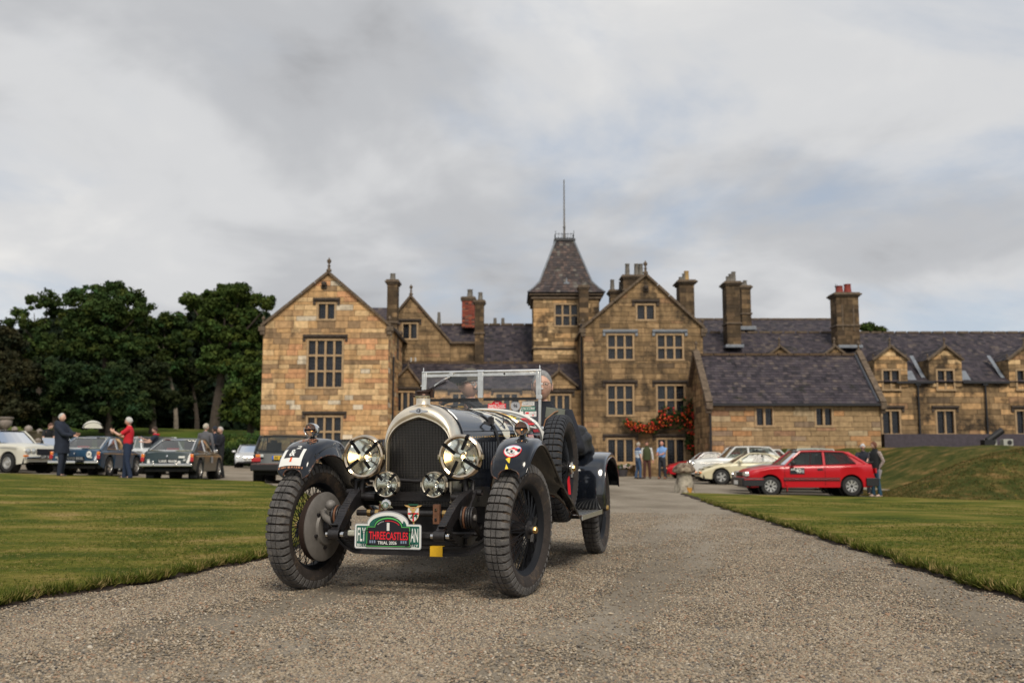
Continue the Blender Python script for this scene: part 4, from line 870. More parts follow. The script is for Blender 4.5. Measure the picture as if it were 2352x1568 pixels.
def make_car(label, body, loc, head, sp, group=None, extras=None):
    c = empty('parked_car', loc, head, label=label, category='car', group=group)
    P = lambda mb, n, m, **k: mb.build(n, m, c, **k)
    x0, x1 = sp['tail'], sp['nose']; wb = sp['wb']/2; R = sp.get('r', .30); ar = R+.055; sill = sp.get('sill', .22); W_ = sp['w']
    deck = sorted(sp['deck']); wp_ = sorted(sp.get('wpts', [(x0, W_*.86), (x0+.12, W_*.95), (x0+.7, W_), (x1-.9, W_), (x1-.15, W_*.93), (x1, W_*.80)]))
    lowp = sorted(sp.get('low', [(x0, .42), (x0+.25, sill+.06), (x0+.5, sill), (x1-.5, sill), (x1-.12, sill+.04), (x1, .34)]))
    xs = set(np.linspace(x0, x1, 34).round(3))
    for xa in (-wb, wb):
        xs |= {round(xa+ar*cos(a), 3) for a in np.linspace(0, pi, 13)}; xs |= {round(xa-ar-.004, 3), round(xa+ar+.004, 3)}
    xs = sorted(x for x in xs if x0 <= x <= x1); rows = []
    for x in xs:
        zt = interp(x, deck); w = interp(x, wp_); zb = interp(x, lowp)
        for xa in (-wb, wb):
            if abs(x-xa) <= ar: zb = max(zb, R+sqrt(max(0, ar*ar-(x-xa)**2)))
        zb = min(zb, zt-.05); cr = sp.get('crown', .025); zm = max(zb+.02, min(zt-.10, (zt+zb)/2+.08)); shd = sp.get('shoulder', .07)
        zs_ = max(zt-shd, zb+.03)
        half = [(0, zt+cr), (w*.5, zt+cr*.85), (w*.82, zt+cr*.1), (w*.94, zt-.018), (w*.992, zs_), (w*1.0, (zs_+zm)/2), (w*.995, zm-.01), (w*.97, zb+.01), (w*.93, zb)]
        rows.append([(x, -y, z) for y, z in half[::-1]]+[(x, y, z) for y, z in half[1:]])
    b = MB(); b.grid(rows)
    for r_, fl in ((rows[0], 1), (rows[-1], 0)): b.add(r_, [tuple(range(len(r_)))[::-1] if fl else tuple(range(len(r_)))])
    P(b, 'body', body, smooth=38)
    b = MB()
    b.box(((x0+x1)/2, 0, sill+.12), (x1-x0-.25, W_*1.80, .2)); b.box(((x0+x1)/2, 0, .45), (x1-x0-.3, W_*1.3, .35))
    for xa in (-wb, wb):
        for s_ in (-1, 1): b.lathe([(ar+.01, -.13), (ar+.01, .13)], 20, o=(xa, s_*(W_*.985-.14), R), ax=(0, 1, 0)); b.lathe([(0, 0), (ar, 0)], 20, o=(xa, s_*(W_-.27), R), ax=(0, 1, 0))
    P(b, 'underbody', under)
    for xa in (-wb, wb):
        for s_ in (-1, 1): road_wheel(c, xa, s_*(W_-.105), R, .19, sp.get('wheel', 'steel'), s_)
    # greenhouse
    if 'gh' in sp:
        A, B, C_, D, zr = sp['gh']; zA = interp(A, deck)-.01; zD = sp.get('zD', interp(D, deck)-.01); zbelt = lambda x: interp(x, deck)-.015
        yb, yr = W_*.90, W_*sp.get('roofw', .74); rf = sp.get('roof', body)
        b = MB(); n = 8; rows = []
        for i in range(n+1):
            u = i/n; x = B+(C_-B)*u; z = zr-.05+.05*sin(pi*min(max(.18+u*.68, 0), 1))
            rows.append([(x, yr*s_, z-dz) for s_, dz in ((-1.02, .045), (-1.0, .018), (-.85, .0), (-.4, -.012), (0, -.016), (.4, -.012), (.85, 0), (1.0, .018), (1.02, .045))])
        b.grid(rows); b.grid([[(p[0], p[1]*.97, p[2]-.03) for p in r] for r in rows]); P(b, 'roof', rf, smooth=60)
        zB = rows[0][2][2]-.012; zC = rows[-1][2][2]-.012
        def sidept(x, t, s_, o=0):                 # t = 0 belt, 1 roof, along the glasshouse side
            zt_ = zB if x > B else zC if x < C_ else interp(x, [(C_, zC), ((B+C_)/2, zr-.02), (B, zB)])
            return (x, s_*(yb+(yr*1.01-yb)*t+o), zbelt(x)+(zt_-zbelt(x))*t)
        for nm, xa, xb, za, zb_ in (('windscreen', A, B, zA, zB), ('rear_window', D, C_, zD, zC)):
            b = MB(); rows = []; sgn = 1 if nm == 'windscreen' else -1; bulge = .09 if nm == 'windscreen' else sp.get('rb', .06); m = .06; hi = .97
            lo = .05 if nm == 'windscreen' else sp.get('rlo', .06)
            for t in (lo, .5, hi):
                y_ = yb+(yr-yb)*t-m; rows.append([(xa+(xb-xa)*t+sgn*bulge*(1-k*k), y_*k, za+(zb_-za)*t) for k in (-1, -.6, -.2, .2, .6, 1)])
            b.grid(rows); P(b, nm, cglass, smooth=60)
            b = MB(); fr = sp.get('trim', trimk) if nm == 'rear_window' or sp.get('ctrim') else trimk
            lp = rows[0]+[rows[1][-1]]+rows[2][::-1]+[rows[1][0]]
            b.tube([(p[0]+sgn*.008, p[1], p[2]) for p in lp], sp.get('trimr', .014), 5, closed=True); P(b, 'window_seal', fr, smooth=60)
            if lo > .1 or nm == 'rear_window':
                b = MB(); b.grid([[(xa+(xb-xa)*t+sgn*(bulge*(1-k*k)-.004), (yb+(yr-yb)*t)*k, za+(zb_-za)*t) for k in (-1, -.6, -.2, .2, .6, 1)] for t in (-.03, lo)]); P(b, 'hatch_panel', body, smooth=60)
        for s_ in (-1, 1):
            b = MB()
            for xa, xb, za, zb_ in ((A, B, zA, zB), (D, C_, zD, zC)):
                b.tube([(xa, s_*(yb-.01), za-.02), ((xa+xb)/2, s_*((yb+yr)/2+.005), (za+zb_)/2+.01), (xb, s_*yr, zb_)], .032, 6)
            b.tube([sidept(B+(C_-B)*k/6, 1, s_) for k in range(7)], .024, 6)
            for q0, q1, q2, q3 in sp.get('pillars', []): b.add([sidept(q0, 0, s_, .002), sidept(q1, 0, s_, .002), sidept(q2, 1, s_, .002), sidept(q3, 1, s_, .002)], [(0, 1, 2, 3)])
            P(b, 'pillars', sp.get('pcol', rf))
        for s_ in (-1, 1):
            for w4 in sp['side']:
                pts = [sidept(x, t, s_) for x, t in w4]; b = MB(); b.add(pts, [tuple(range(len(pts)))]); P(b, 'side_window', cglass)
                b = MB(); b.tube([(p[0], p[1]+s_*.004, p[2]) for p in pts], .011, 5, closed=True); P(b, 'window_seal', sp.get('trim', trimk))
        b = MB()
        for s_ in (-1, 1):
            b.box(((A+C_)/2-.12, s_*W_*.42, zA-.18), (.5, .46, .3)); b.box(((A+C_)/2-.42, s_*W_*.42, zA+.06), (.12, .44, .5), R=Matrix.Rotation(-.25, 3, 'Y')); b.box(((A+C_)/2-.50, s_*W_*.42, zA+.30), (.07, .2, .16))
        b.box((A-.05, 0, zA-.03), (.25, W_*1.6, .12)); b.box((C_+.05, 0, zA-.12), (.5, W_*1.5, .3))
        P(b, 'seats', sp.get('inter', intr), bevel=.02)
    for (cx_, cy_, cz_), d, m, nm in sp.get('bits', []):
        for s_ in ((-1, 1) if cy_ else (1,)): b = MB(); b.box((cx_, cy_*s_, cz_), d); P(b, nm, m, bevel=min(d)*.25)
    for (cx_, cy_, cz_), r, m, nm in sp.get('rounds', []):
        ax_ = (1 if cx_ > 0 else -1, 0, 0)
        for s_ in ((-1, 1) if cy_ else (1,)):
            b = MB(); b.lathe([(r, -.05), (r*1.02, .012), (r*.9, .018)], 18, o=(cx_, cy_*s_, cz_), ax=ax_, mi=0); b.lathe([(r*.9, .014), (r*.5, .03), (0, .036)], 18, o=(cx_, cy_*s_, cz_), ax=ax_, mi=1); P(b, nm, [chrome, m], smooth=50)
    for t, (cx_, cy_, cz_), w, h, fg, bgm in sp.get('plates', []):
        sg = 1 if cx_ > 0 else -1; b = MB(); b.box((cx_, cy_, cz_), (.012, w, h), 0)
        if t: b.text(t, (cx_+sg*.009, cy_, cz_), (0, sg, 0), (0, 0, 1), w*.90, h*.70, 1)
        P(b, 'number_plate', [bgm, fg])
    if extras: extras(c, P)
    return c
silver_l = M_('silver_letters', (.62, .62, .60), .4)
# two fastback coupes seen from behind
def mg(label, body, loc, head, plate, left):
    sp = dict(nose=1.84, tail=-2.03, wb=2.31, w=.76, r=.305, sill=.24, wheel='alloy5', crown=.03,
        deck=[(-2.03, .50), (-2.01, .70), (-1.93, .775), (-1.7, .80), (-1.0, .82), (-.3, .83), (.45, .845), (1.1, .80), (1.6, .74), (1.80, .66), (1.84, .56)],
        gh=(.52, .05, -.72, -1.80, 1.24), zD=.80, rlo=.13, roofw=.72, rb=.05, trim=chrome, trimr=.028, ctrim=1,
        side=[[(.40, .05), (-.38, .05), (-.38, .93), (.06, .93)], [(-.46, .05), (-1.30, .10), (-.98, .80), (-.80, .93), (-.46, .93)]], pcol=body,
        pillars=[(-1.28, -1.82, -.80, -.74), (-.38, -.46, -.46, -.38)],
        bits=[((-2.10, 0, .445), (.06, 1.50, .085), chrome, 'bumper'), ((-1.985, .70, .60), (.07, .10, .13), red_l, 'tail_lamp'), ((-1.965, .695, .71), (.08, .09, .10), orange_l, 'indicator'), ((-1.98, 0, .30), (.05, 1.25, .10), under, 'valance'), ((-1.47, .63, .19), (.02, .22, .26), M_('grey_rubber_flap', (.16, .14, .12), .8) if left else trimk, 'mudflap'), ((-.3, .765, .70), (2.9, .012, .018), chrome, 'side_strip'), ((-.25, .775, .79), (.14, .02, .02), chrome, 'door_handle'), ((.30, .82, .86), (.08, .12, .09), chrome, 'door_mirror'), ((-1.2, .35, .22), (.5, .08, .08), iron, 'exhaust')],
        rounds=[((1.80, .56, .62), .09, clear_l, 'headlamp')],
        plates=[(plate, (-2.055, -.04, .555), .56, .105, silver_l if left else white_p, black_p)])
    def ex(c, P):
        b = MB(); b.lathe([(0, .02), (.028, .016), (.03, 0)], 12, o=(-2.00, 0, .70), ax=(-1, 0, .2)); P(b, 'boot_badge', chrome)
        if left:
            b = MB(); b.lathe([(0, .03), (.10, .028), (.10, 0)], 24, o=(-2.03, -.44, .67), ax=(-1, 0, .15), sc=(.75, 1.0)); b.text('UK', (-2.064, -.44, .675), (0, -1, 0), (0, 0, 1), .12, .08, 1); P(b, 'oval_sticker', [white_p, black_p])
            b = MB(); b.lathe([(.085, 0), (.085, .04), (.07, .05), (0, .05)], 20, o=(-2.04, .40, .56), ax=(-1, 0, 0)); P(b, 'rear_spot_lamp', [M_('dull_lens', (.40, .38, .36), .3)])
            b = MB(); b.box((-2.02, .26, .655), (.02, .17, .05)); P(b, 'rally_sticker', white_p, bevel=.008)
        else:
            for y in (.50, -.36):
                b = MB(); b.lathe([(.045, 0), (.045, .03), (0, .04)], 16, o=(-2.05, y, .52), ax=(-1, 0, 0)); P(b, 'reversing_lamp', white_p)
            for y in (.36, -.28): b = MB(); b.box((-2.14, y, .49), (.05, .05, .16)); P(b, 'overrider', chrome, bevel=.012)
            b = MB(); b.box((-2.02, -.42, .665), (.02, .18, .06)); P(b, 'rally_sticker', white_p, bevel=.01)
            b = MB(); b.box((.1, -.772, .60), (.22, .006, .20)); P(b, 'door_number', M_('door_white', (.35, .36, .36), .5))
        b = MB(); b.box((-1.25, .05, .90), (.1, .36, .07)); P(b, 'parcel', red_p, bevel=.02)
        for y in (-.52, .52): b = MB(); b.box((-2.055, y*.98, .585), (.02, .07, .055)); P(b, 'reverse_light', clear_l)
    # a flat tail panel below the hatch
    return make_car(label, body, loc, head, sp, 'cars parked behind the left lawn', ex)
def ground(x, y): return (x, y, float(gz(x, y)))
mgb = mg('dark blue fastback coupe seen from behind with an oval UK sticker and grey mudflaps', paint('dark_blue_paint', (.012, .055, .11)), ground(-13.15, 32.05), pi/2+radians(1), 'NYO 853L', True)
mgg = mg('dark green fastback coupe seen from behind, parked left of the grey hatchback', paint('dark_green_paint', (.012, .028, .030)), ground(-10.05, 30.9), pi/2+radians(3), 'UAR 466M', False)
hatch = dict(nose=1.95, tail=-1.98, wb=2.47, w=.83, r=.29, sill=.22, crown=.015, deck=[(-1.98, .55), (-1.97, .80), (-1.90, .87), (-1.0, .90), (.6, .90), (1.3, .86), (1.85, .76), (1.93, .66), (1.95, .5)],
    gh=(.78, .18, -1.30, -1.86, 1.41), zD=.90, roofw=.80, rb=.03, pillars=[(-1.30, -1.92, -1.40, -1.28), (-.42, -.50, -.50, -.42)], side=[[(.66, .05), (-.40, .05), (-.40, .93), (.20, .93)], [(-.52, .05), (-1.28, .05), (-1.16, .93), (-.52, .93)]],
    bits=[((-2.03, 0, .46), (.12, 1.64, .20), trimk, 'bumper'), ((2.0, 0, .46), (.12, 1.62, .20), trimk, 'bumper'), ((-1.975, .68, .68), (.04, .26, .12), red_l, 'tail_lamp'), ((-1.975, .62, .79), (.04, .15, .08), orange_l, 'indicator'), ((-1.98, .52, .79), (.03, .10, .08), clear_l, 'reversing_lamp'), ((-2.095, 0, .56), (.012, 1.6, .02), M_('red_brown_strip', (.20, .10, .09), .5), 'bumper_strip'), ((0, .835, .52), (1.6, .012, .05), trimk, 'rubbing_strip'), ((.55, .90, .95), (.10, .14, .10), trimk, 'door_mirror')],
    rounds=[((1.93, .55, .63), .09, clear_l, 'headlamp')], plates=[('L80 BNW', (-2.005, -.02, .735), .50, .105, black_p, plate_y)])
def eu(c, P): b = MB(); b.box((-2.013, .205, .735), (.006, .045, .105)); P(b, 'plate_band', M_('blue_band', (.02, .12, .55), .5))
make_car('dark grey hatchback with yellow number plate, seen from behind left of the vintage car', paint('gunmetal_paint', (.028, .034, .036)), ground(-6.85, 30.7), pi/2+radians(6), hatch, 'cars parked behind the left lawn', eu)
h2 = dict(hatch); h2['plates'] = []; h2['gh'] = (.78, .18, -1.25, -1.86, 1.38)
make_car('black hatchback seen over the wing between the lamps of the vintage car', paint('black_car_paint', (.012, .014, .018)), ground(-4.45, 31.8), pi/2-radians(6), h2, 'cars parked behind the left lawn')
modern = dict(nose=1.95, tail=-2.1, wb=2.5, w=.86, r=.31, sill=.20, crown=.05, wheel='alloy5', deck=[(-2.1, .6), (-2.0, .88), (-1.2, .92), (.7, .90), (1.3, .82), (1.75, .70), (1.95, .5)], gh=(.95, .1, -.75, -1.35, 1.36), side=[[(.7, .05), (-1.1, .08), (-.75, .9), (.1, .93)]],
    bits=[((1.88, 0, .58), (.16, .62, .14), chrome, 'grille'), ((1.80, .60, .62), (.18, .26, .12), clear_l, 'headlamp'), ((1.98, 0, .32), (.06, 1.2, .10), trimk, 'air_intake'), ((.75, .95, .96), (.12, .20, .12), None, 'door_mirror')], plates=[('K11', (2.0, 0, .45), .50, .10, black_p, white_p)])
silv = paint('silver_paint', (.62, .64, .66)); modern['bits'][3] = (modern['bits'][3][0], modern['bits'][3][1], silv, 'door_mirror')
make_car('silver modern coupe facing the camera, far off beside the dark hedge', silv, ground(-15.6, 60.0), -pi/2+radians(10), modern)
saloon = dict(nose=2.15, tail=-2.2, wb=2.69, w=.82, r=.31, sill=.24, crown=.03, deck=[(-2.2, .55), (-2.17, .82), (-2.0, .88), (-1.2, .92), (.75, .95), (1.5, .92), (2.0, .84), (2.12, .74), (2.15, .5)], gh=(.85, .38, -.85, -1.35, 1.40), trim=chrome, roofw=.76,
    side=[[(.72, .05), (-.28, .05), (-.28, .93), (.36, .93)], [(-.36, .05), (-1.22, .05), (-.86, .93), (-.36, .93)]], pillars=[(-.28, -.36, -.36, -.28)], pcol=None,
    bits=[((2.18, 0, .46), (.07, 1.56, .09), chrome, 'bumper'), ((-2.22, 0, .46), (.07, 1.56, .09), chrome, 'bumper'), ((2.13, 0, .66), (.05, .66, .20), black_p, 'grille'), ((2.12, .74, .53), (.05, .18, .06), orange_l, 'indicator'), ((-2.18, .66, .70), (.05, .2, .14), red_l, 'tail_lamp'), ((0, .825, .80), (3.6, .010, .015), chrome, 'side_strip')],
    rounds=[((2.12, .66, .68), .085, clear_l, 'headlamp'), ((2.12, .46, .68), .085, clear_l, 'headlamp')], plates=[('LFF 57K', (2.225, 0, .50), .50, .11, silver_l, black_p)])
cream = paint('off_white_paint', (.66, .64, .55)); s1 = dict(saloon); s1['pcol'] = cream
hd = -radians(24); hx, hy = cos(hd), sin(hd)
def from_wheel(wx, wy, hd, wbh, hw): return wx-wbh*cos(hd)-hw*sin(hd), wy-wbh*sin(hd)+hw*cos(hd)
x_, y_ = from_wheel(-16.40, 32.7, hd, 1.345, .72)
def stripes(c, P):
    b = MB()
    for s_ in (.16, .24): b.add([(x, s_, interp(x, saloon['deck'])+.034) for x in (2.0, 1.5, .95)]+[(x, s_+.045, interp(x, saloon['deck'])+.034) for x in (.95, 1.5, 2.0)], [(0, 1, 4, 5), (1, 2, 3, 4)])
    P(b, 'bonnet_stripe', M_('pale_blue_stripe', (.20, .35, .62), .4))
make_car('off-white saloon with four headlamps and blue bonnet stripe, cut off by the left edge', cream, ground(x_, y_), hd, s1, 'cars parked behind the left lawn', stripes)
s2 = dict(saloon); s2['pcol'] = cream; s2['plates'] = []; x_, y_ = from_wheel(-16.15, 35.6, hd, 1.345, .72)
s2['rounds'] = [((2.12, .62, .68), .095, clear_l, 'headlamp')]; s2.pop('gh'); s2['deck'] = [(-2.2, .55), (-2.1, .82), (-1.2, .84), (.6, .86), (1.5, .86), (2.0, .80), (2.12, .72), (2.15, .5)]
def roadster(c, P):
    b = MB(); b.grid([[(.62-.20*t, k*.62, .86+.34*t) for k in (-1, -.5, 0, .5, 1)] for t in (0, 1)]); P(b, 'windscreen', cglass)
    b = MB(); b.tube([(.62, -.62, .86), (.42, -.60, 1.2), (.42, .60, 1.2), (.62, .62, .86)], .012, 5); P(b, 'screen_frame', chrome)
make_car('off-white open roadster behind the striped saloon, a man bending over its bonnet', cream, ground(x_, y_), hd, s2, 'cars parked behind the left lawn', roadster)
s3 = dict(s2); s3['rounds'] = []
def lidup(c, P):
    b = MB(); A_ = [(.33*cos(pi*i/12), .24*sin(pi*i/12)) for i in range(13)]
    b.grid([[(1.0+.05*k, y, 1.56+z*(1-.12*k)) for k in (-1, 0, 1)] for y, z in A_]); b.add([(1.03, y*.9, 1.56+z*.82) for y, z in A_], [tuple(range(13))]); P(b, 'raised_bonnet', cream, smooth=60)
    b = MB(); b.bar((1.0, .55, .86), (1.15, .5, 1.5), .02); P(b, 'bonnet_stay', iron)
make_car('cream sports car hidden behind the blue coupe with its bonnet raised', cream, ground(-15.2, 35.9), radians(-60), s3, 'cars parked behind the left lawn', lidup)
wht = paint('white_paint', (.74, .75, .73)); s4 = dict(saloon); s4.update(pcol=wht, roof=paint('black_car_paint', (0,)*3), plates=[], gh=(.85, .38, -.85, -1.35, 1.36))
s4['bits'] = saloon['bits']+[((-2.16, .55, .80), (.05, .16, .05), orange_l, 'indicator')]
make_car('white saloon with a black roof, glimpsed between the two fastback coupes', wht, ground(-13.6, 37.8), pi/2+radians(35), s4, 'cars parked behind the left lawn')
# the row on the right
redp = paint('red_paint', (.50, .006, .016)); GR = 'cars parked in a row on the right'
h309 = dict(nose=2.02, tail=-2.0, wb=2.47, w=.815, r=.295, sill=.24, crown=.02, wheel='alloy8',
    deck=[(-2.0, .55), (-1.99, .88), (-1.93, .97), (-1.7, .975), (-1.0, .955), (.65, .925), (1.2, .90), (1.75, .80), (1.97, .70), (2.02, .5)], low=[(-2.0, .36), (-1.9, .27), (-1.5, .25), (1.6, .25), (1.92, .25), (2.02, .33)],
    gh=(.78, .26, -1.05, -1.72, 1.375), zD=.96, roofw=.76, rb=.03, pcol=redp, pillars=[(-1.42, -1.80, -1.22, -1.05), (-.40, -.47, -.47, -.40)],
    side=[[(.60, .05), (-.38, .05), (-.38, .93), (.24, .93)], [(-.48, .05), (-1.40, .10), (-1.10, .93), (-.48, .93)]],
    bits=[((2.02, 0, .42), (.16, 1.62, .25), trimk, 'bumper'), ((1.75, .80, .42), (.62, .06, .25), trimk, 'bumper_side'), ((-2.0, 0, .42), (.16, 1.62, .25), trimk, 'bumper'), ((-1.86, .80, .42), (.36, .05, .25), trimk, 'bumper_side'), ((1.75, .835, .50), (.60, .008, .022), redp, 'bumper_strip'), ((-.02, .822, .505), (1.72, .02, .085), trimk, 'rubbing_strip'), ((-.02, .834, .505), (1.72, .006, .016), redp, 'rubbing_insert'),
          ((1.94, .60, .66), (.14, .36, .14), clear_l, 'headlamp'), ((1.965, 0, .66), (.10, .78, .12), trimk, 'grille'), ((-1.985, .70, .76), (.05, .24, .15), red_l, 'tail_lamp'), ((.55, .88, .99), (.12, .17, .12), trimk, 'door_mirror'), ((-.28, .822, .80), (.17, .02, .055), trimk, 'door_handle'), ((-1.82, 0, 1.015), (.28, 1.40, .035), trimk, 'spoiler'), ((.74, .78, .25), (.02, .1, .2), redp, 'mudflap')],
    plates=[('D309 GTI', (2.115, -.0, .40), .50, .11, black_p, white_p)])
h309['plates'] = [('', (2.115, 0, .40), .50, .12, black_p, white_p)]
def ex309(c, P):
    b = MB(); b.box((.42, .8225, .755), (.44, .006, .19), 0); b.text('40', (.385, .8275, .765), (-1, 0, 0), (0, 0, 1), .17, .13, 1)
    for k in range(3): b.box((.60-.05*k, .826, .80), (.03, .004, .05), 1)
    b.box((.25, .826, .745), (.07, .004, .10), 2); P(b, 'door_number', [black_p, white_p, grey_p])
    for x in (-.43,): b = MB(); b.box((x, .8165, .62), (.008, .004, .60)); P(b, 'door_gap', under)
    b = MB(); b.box((.80, .8165, .58), (.008, .004, .62)); P(b, 'door_gap', under)
make_car('red three-door hatchback with number 40 on its door, nearest in the row', redp, ground(9.11, 31.4), pi, h309, GR, ex309)
blk = dict(h309); blk.update(gh=(.78, .20, -1.0, -1.75, 1.36), pcol=None, wheel='alloy5'); bp = paint('black_car_paint', (0,)*3); blk['pcol'] = bp
blk['bits'] = [q for q in h309['bits'] if q[3] in ('bumper', 'headlamp', 'grille', 'tail_lamp')]; blk['rounds'] = [((2.17, .20, .60), .085, clear_l, 'spot_lamp'), ((2.17, .55, .60), .085, clear_l, 'spot_lamp')]
make_car('black hatchback with round spot lamps on its nose, second in the row', bp, ground(9.85, 34.5), pi, blk, GR)
pg = paint('pale_green_paint', (.42, .50, .46)); s5 = dict(saloon); s5.update(pcol=pg, plates=[], gh=(.75, .42, -.85, -1.15, 1.50))
make_car('pale grey-green boxy saloon, third in the row between the black and cream cars', pg, ground(10.9, 37.3), pi, s5, GR)
cr2 = paint('cream_paint', (.68, .62, .42)); c924 = dict(nose=2.05, tail=-2.1, wb=2.40, w=.84, r=.305, sill=.20, crown=.04, wheel='alloy5',
    deck=[(-2.1, .55), (-2.05, .78), (-1.5, .88), (-.6, .88), (.6, .86), (1.2, .80), (1.7, .66), (1.98, .52), (2.05, .42)], low=[(-2.1, .38), (-1.9, .25), (1.7, .22), (2.0, .27), (2.05, .32)], gh=(.72, .05, -.65, -1.95, 1.26), zD=.86, roofw=.70, pcol=cr2, pillars=[(-1.3, -1.95, -.8, -.65)],
    side=[[(.50, .05), (-.45, .05), (-.45, .93), (.03, .93)], [(-.5, .05), (-1.2, .1), (-.7, .85), (-.5, .93)]], bits=[((2.02, .62, .48), (.08, .26, .07), orange_l, 'indicator'), ((2.06, 0, .40), (.05, 1.4, .05), trimk, 'bumper'), ((.45, .92, .93), (.12, .17, .12), cr2, 'door_mirror'), ((1.55, .55, .71), (.34, .26, .01), trimk, 'headlamp_cover')])
make_car('cream low-nosed sports coupe with star-shaped alloy wheels, behind the staddle stone', cr2, ground(9.6, 40.9), pi-radians(2), c924, GR)
s6 = dict(saloon); s6.update(pcol=wht, gh=(.70, .22, -1.25, -1.75, 1.52), plates=[], deck=[(-2.2, .55), (-2.17, .88), (-2.0, .95), (-1.2, 1.0), (.75, 1.02), (1.5, .98), (2.0, .92), (2.12, .82), (2.15, .5)])
s6['bits'] = [q for q in saloon['bits'] if q[3] != 'grille']+[((2.14, 0, .74), (.08, .40, .30), chrome, 'grille')]; s6['rounds'] = [((2.12, .60, .76), .11, clear_l, 'headlamp')]
make_car('tall white saloon with chrome grille, parked beyond the cream coupe', wht, ground(9.95, 44.2), pi, s6, GR)
s7 = dict(saloon); s7.update(pcol=wht, plates=[], gh=(.85, .38, -.85, -1.35, 1.42))
make_car('white saloon whose roof shows behind the tall white saloon', wht, ground(11.3, 46.15), pi, s7, GR)
tr = dict(c924); tr.update(pcol=redp, roof=M_('navy_cloth', (.012, .018, .04), .8), bits=[((2.06, 0, .42), (.06, 1.5, .12), trimk, 'bumper')], w=.80)
make_car('red sports car with a navy soft top, beyond the tall white saloon', redp, ground(10.4, 48.1), pi, tr, GR)
t2 = dict(c924); t2.update(w=.80, gh=(.62, .1, -.6, -1.1, 1.30), pcol=wht, roof=wht, wheel='alloy5', side=[[(.50, .05), (-.9, .05), (-.55, .93), (.08, .93)]], pillars=[], bits=[((2.03, 0, .42), (.10, 1.55, .16), trimk, 'bumper'), ((1.98, .5, .52), (.05, .25, .06), orange_l, 'indicator')])
make_car('small red car with a white roof, farthest in the row beside the doorway', redp, ground(9.6, 50.0), pi, t2, GR)
# ================================================================ the mansion
house = empty('stone_mansion', (0, 56, 0), label='large sandstone country house with gabled wings, slate-roofed tower, mullioned windows and tall chimneys', category='house')
HO = (0, 56, 0)
def HP(mb, name, mats, parent=None, **k): return mb.build(name, mats, parent or house, org=HO, **k)
stone_m = M_('ashlar', (1, 1, 1), .9, attr=True, streak=.38, spec=.12, var=.26, vs=5, bump=.5, bs=22, dirt=(.16, .11, .07), dscale=.9, dthr=.60)
stone_d = M_('sooty_ashlar', (1, 1, 1), .9, attr=True, streak=.55, spec=.12, var=.32, vs=3, bump=.5, bs=22, dirt=(.07, .052, .036), dscale=.55, dthr=.50)
mortar = M_('mortar', (.13, .10, .07), .95); dress = M_('dressed_stone', (.40, .275, .155), .85, var=.22, vs=4, bump=.3, bs=20, dirt=(.10, .07, .05), dscale=2.2, dthr=.58)
dark_st = M_('sooty_moulding', (.06, .045, .035), .9, var=.4, vs=6, bump=.3, bs=20); cope_m = M_('coping_stone', (.13, .095, .065), .9, var=.4, vs=5, bump=.4, bs=18)
slate_m = M_('slate', (1, 1, 1), .7, attr=True, spec=.25, var=.25, vs=6, bump=.25, bs=30, dirt=(.022, .022, .016), dscale=1.1, dthr=.57); lead_m = M_('lead_sheet', (.20, .22, .25), .55, .1, var=.2, vs=4)
pane_m = M_('window_pane', (.010, .013, .020), .08, spec=.55, var=.6, vs=2.5, bump=.10, bs=3.5); came = M_('lead_came', (.05, .05, .05), .6); iron_p = M_('black_iron_pipe', (.015, .015, .018), .5)
brick_m = M_('red_brick', (1, 1, 1), .9, attr=True, var=.2, vs=9); pot_m = M_('grey_pot', (.16, .145, .125), .8, var=.3, vs=6); potr = M_('red_clay_pot', (.22, .035, .025), .8, var=.2)
HONEY = [((.58, .36, .175), 30), ((.64, .44, .235), 22), ((.60, .32, .165), 13), ((.46, .29, .15), 14), ((.30, .20, .115), 11), ((.66, .56, .42), 5), ((.30, .22, .145), 3)]
SOOT = [((.14, .095, .058), 30), ((.11, .078, .048), 26), ((.19, .13, .075), 16), ((.085, .062, .042), 16), ((.25, .165, .09), 6)]
BROWN = [((.32, .215, .115), 32), ((.27, .18, .095), 26), ((.37, .245, .13), 16), ((.22, .15, .083), 16), ((.33, .20, .11), 4), ((.14, .10, .065), 5)]
BUFF = [((.43, .295, .16), 32), ((.37, .255, .14), 24), ((.49, .37, .225), 12), ((.47, .26, .125), 11), ((.30, .215, .145), 10), ((.34, .20, .12), 5), ((.24, .18, .13), 2)]
SLATE = [((.056, .046, .055), 30), ((.068, .057, .064), 22), ((.043, .036, .044), 18), ((.085, .068, .071), 14), ((.030, .026, .032), 10), ((.11, .088, .08), 5)]
BRICK = [((.30, .075, .045), 30), ((.22, .05, .035), 22), ((.36, .11, .06), 16), ((.10, .04, .035), 16), ((.15, .10, .08), 6)]
def pick(pal):
    t = random.uniform(0, sum(w for _, w in pal))
    for c, w in pal:
        t -= w
        if t <= 0: break
    q = random.uniform(.86, 1.14); return tuple(min(.9, x*q) for x in c)
PIECES = []      # every stone and slate: (size in the photo, kind name, verts, faces, colour, parent wall, material)
def front(Y): return lambda u, z, d: (u, Y-d, z)
def sideR(X): return lambda u, z, d: (X+d, u, z)           # faces +x
def sideL(X): return lambda u, z, d: (X-d, u, z)           # faces -x
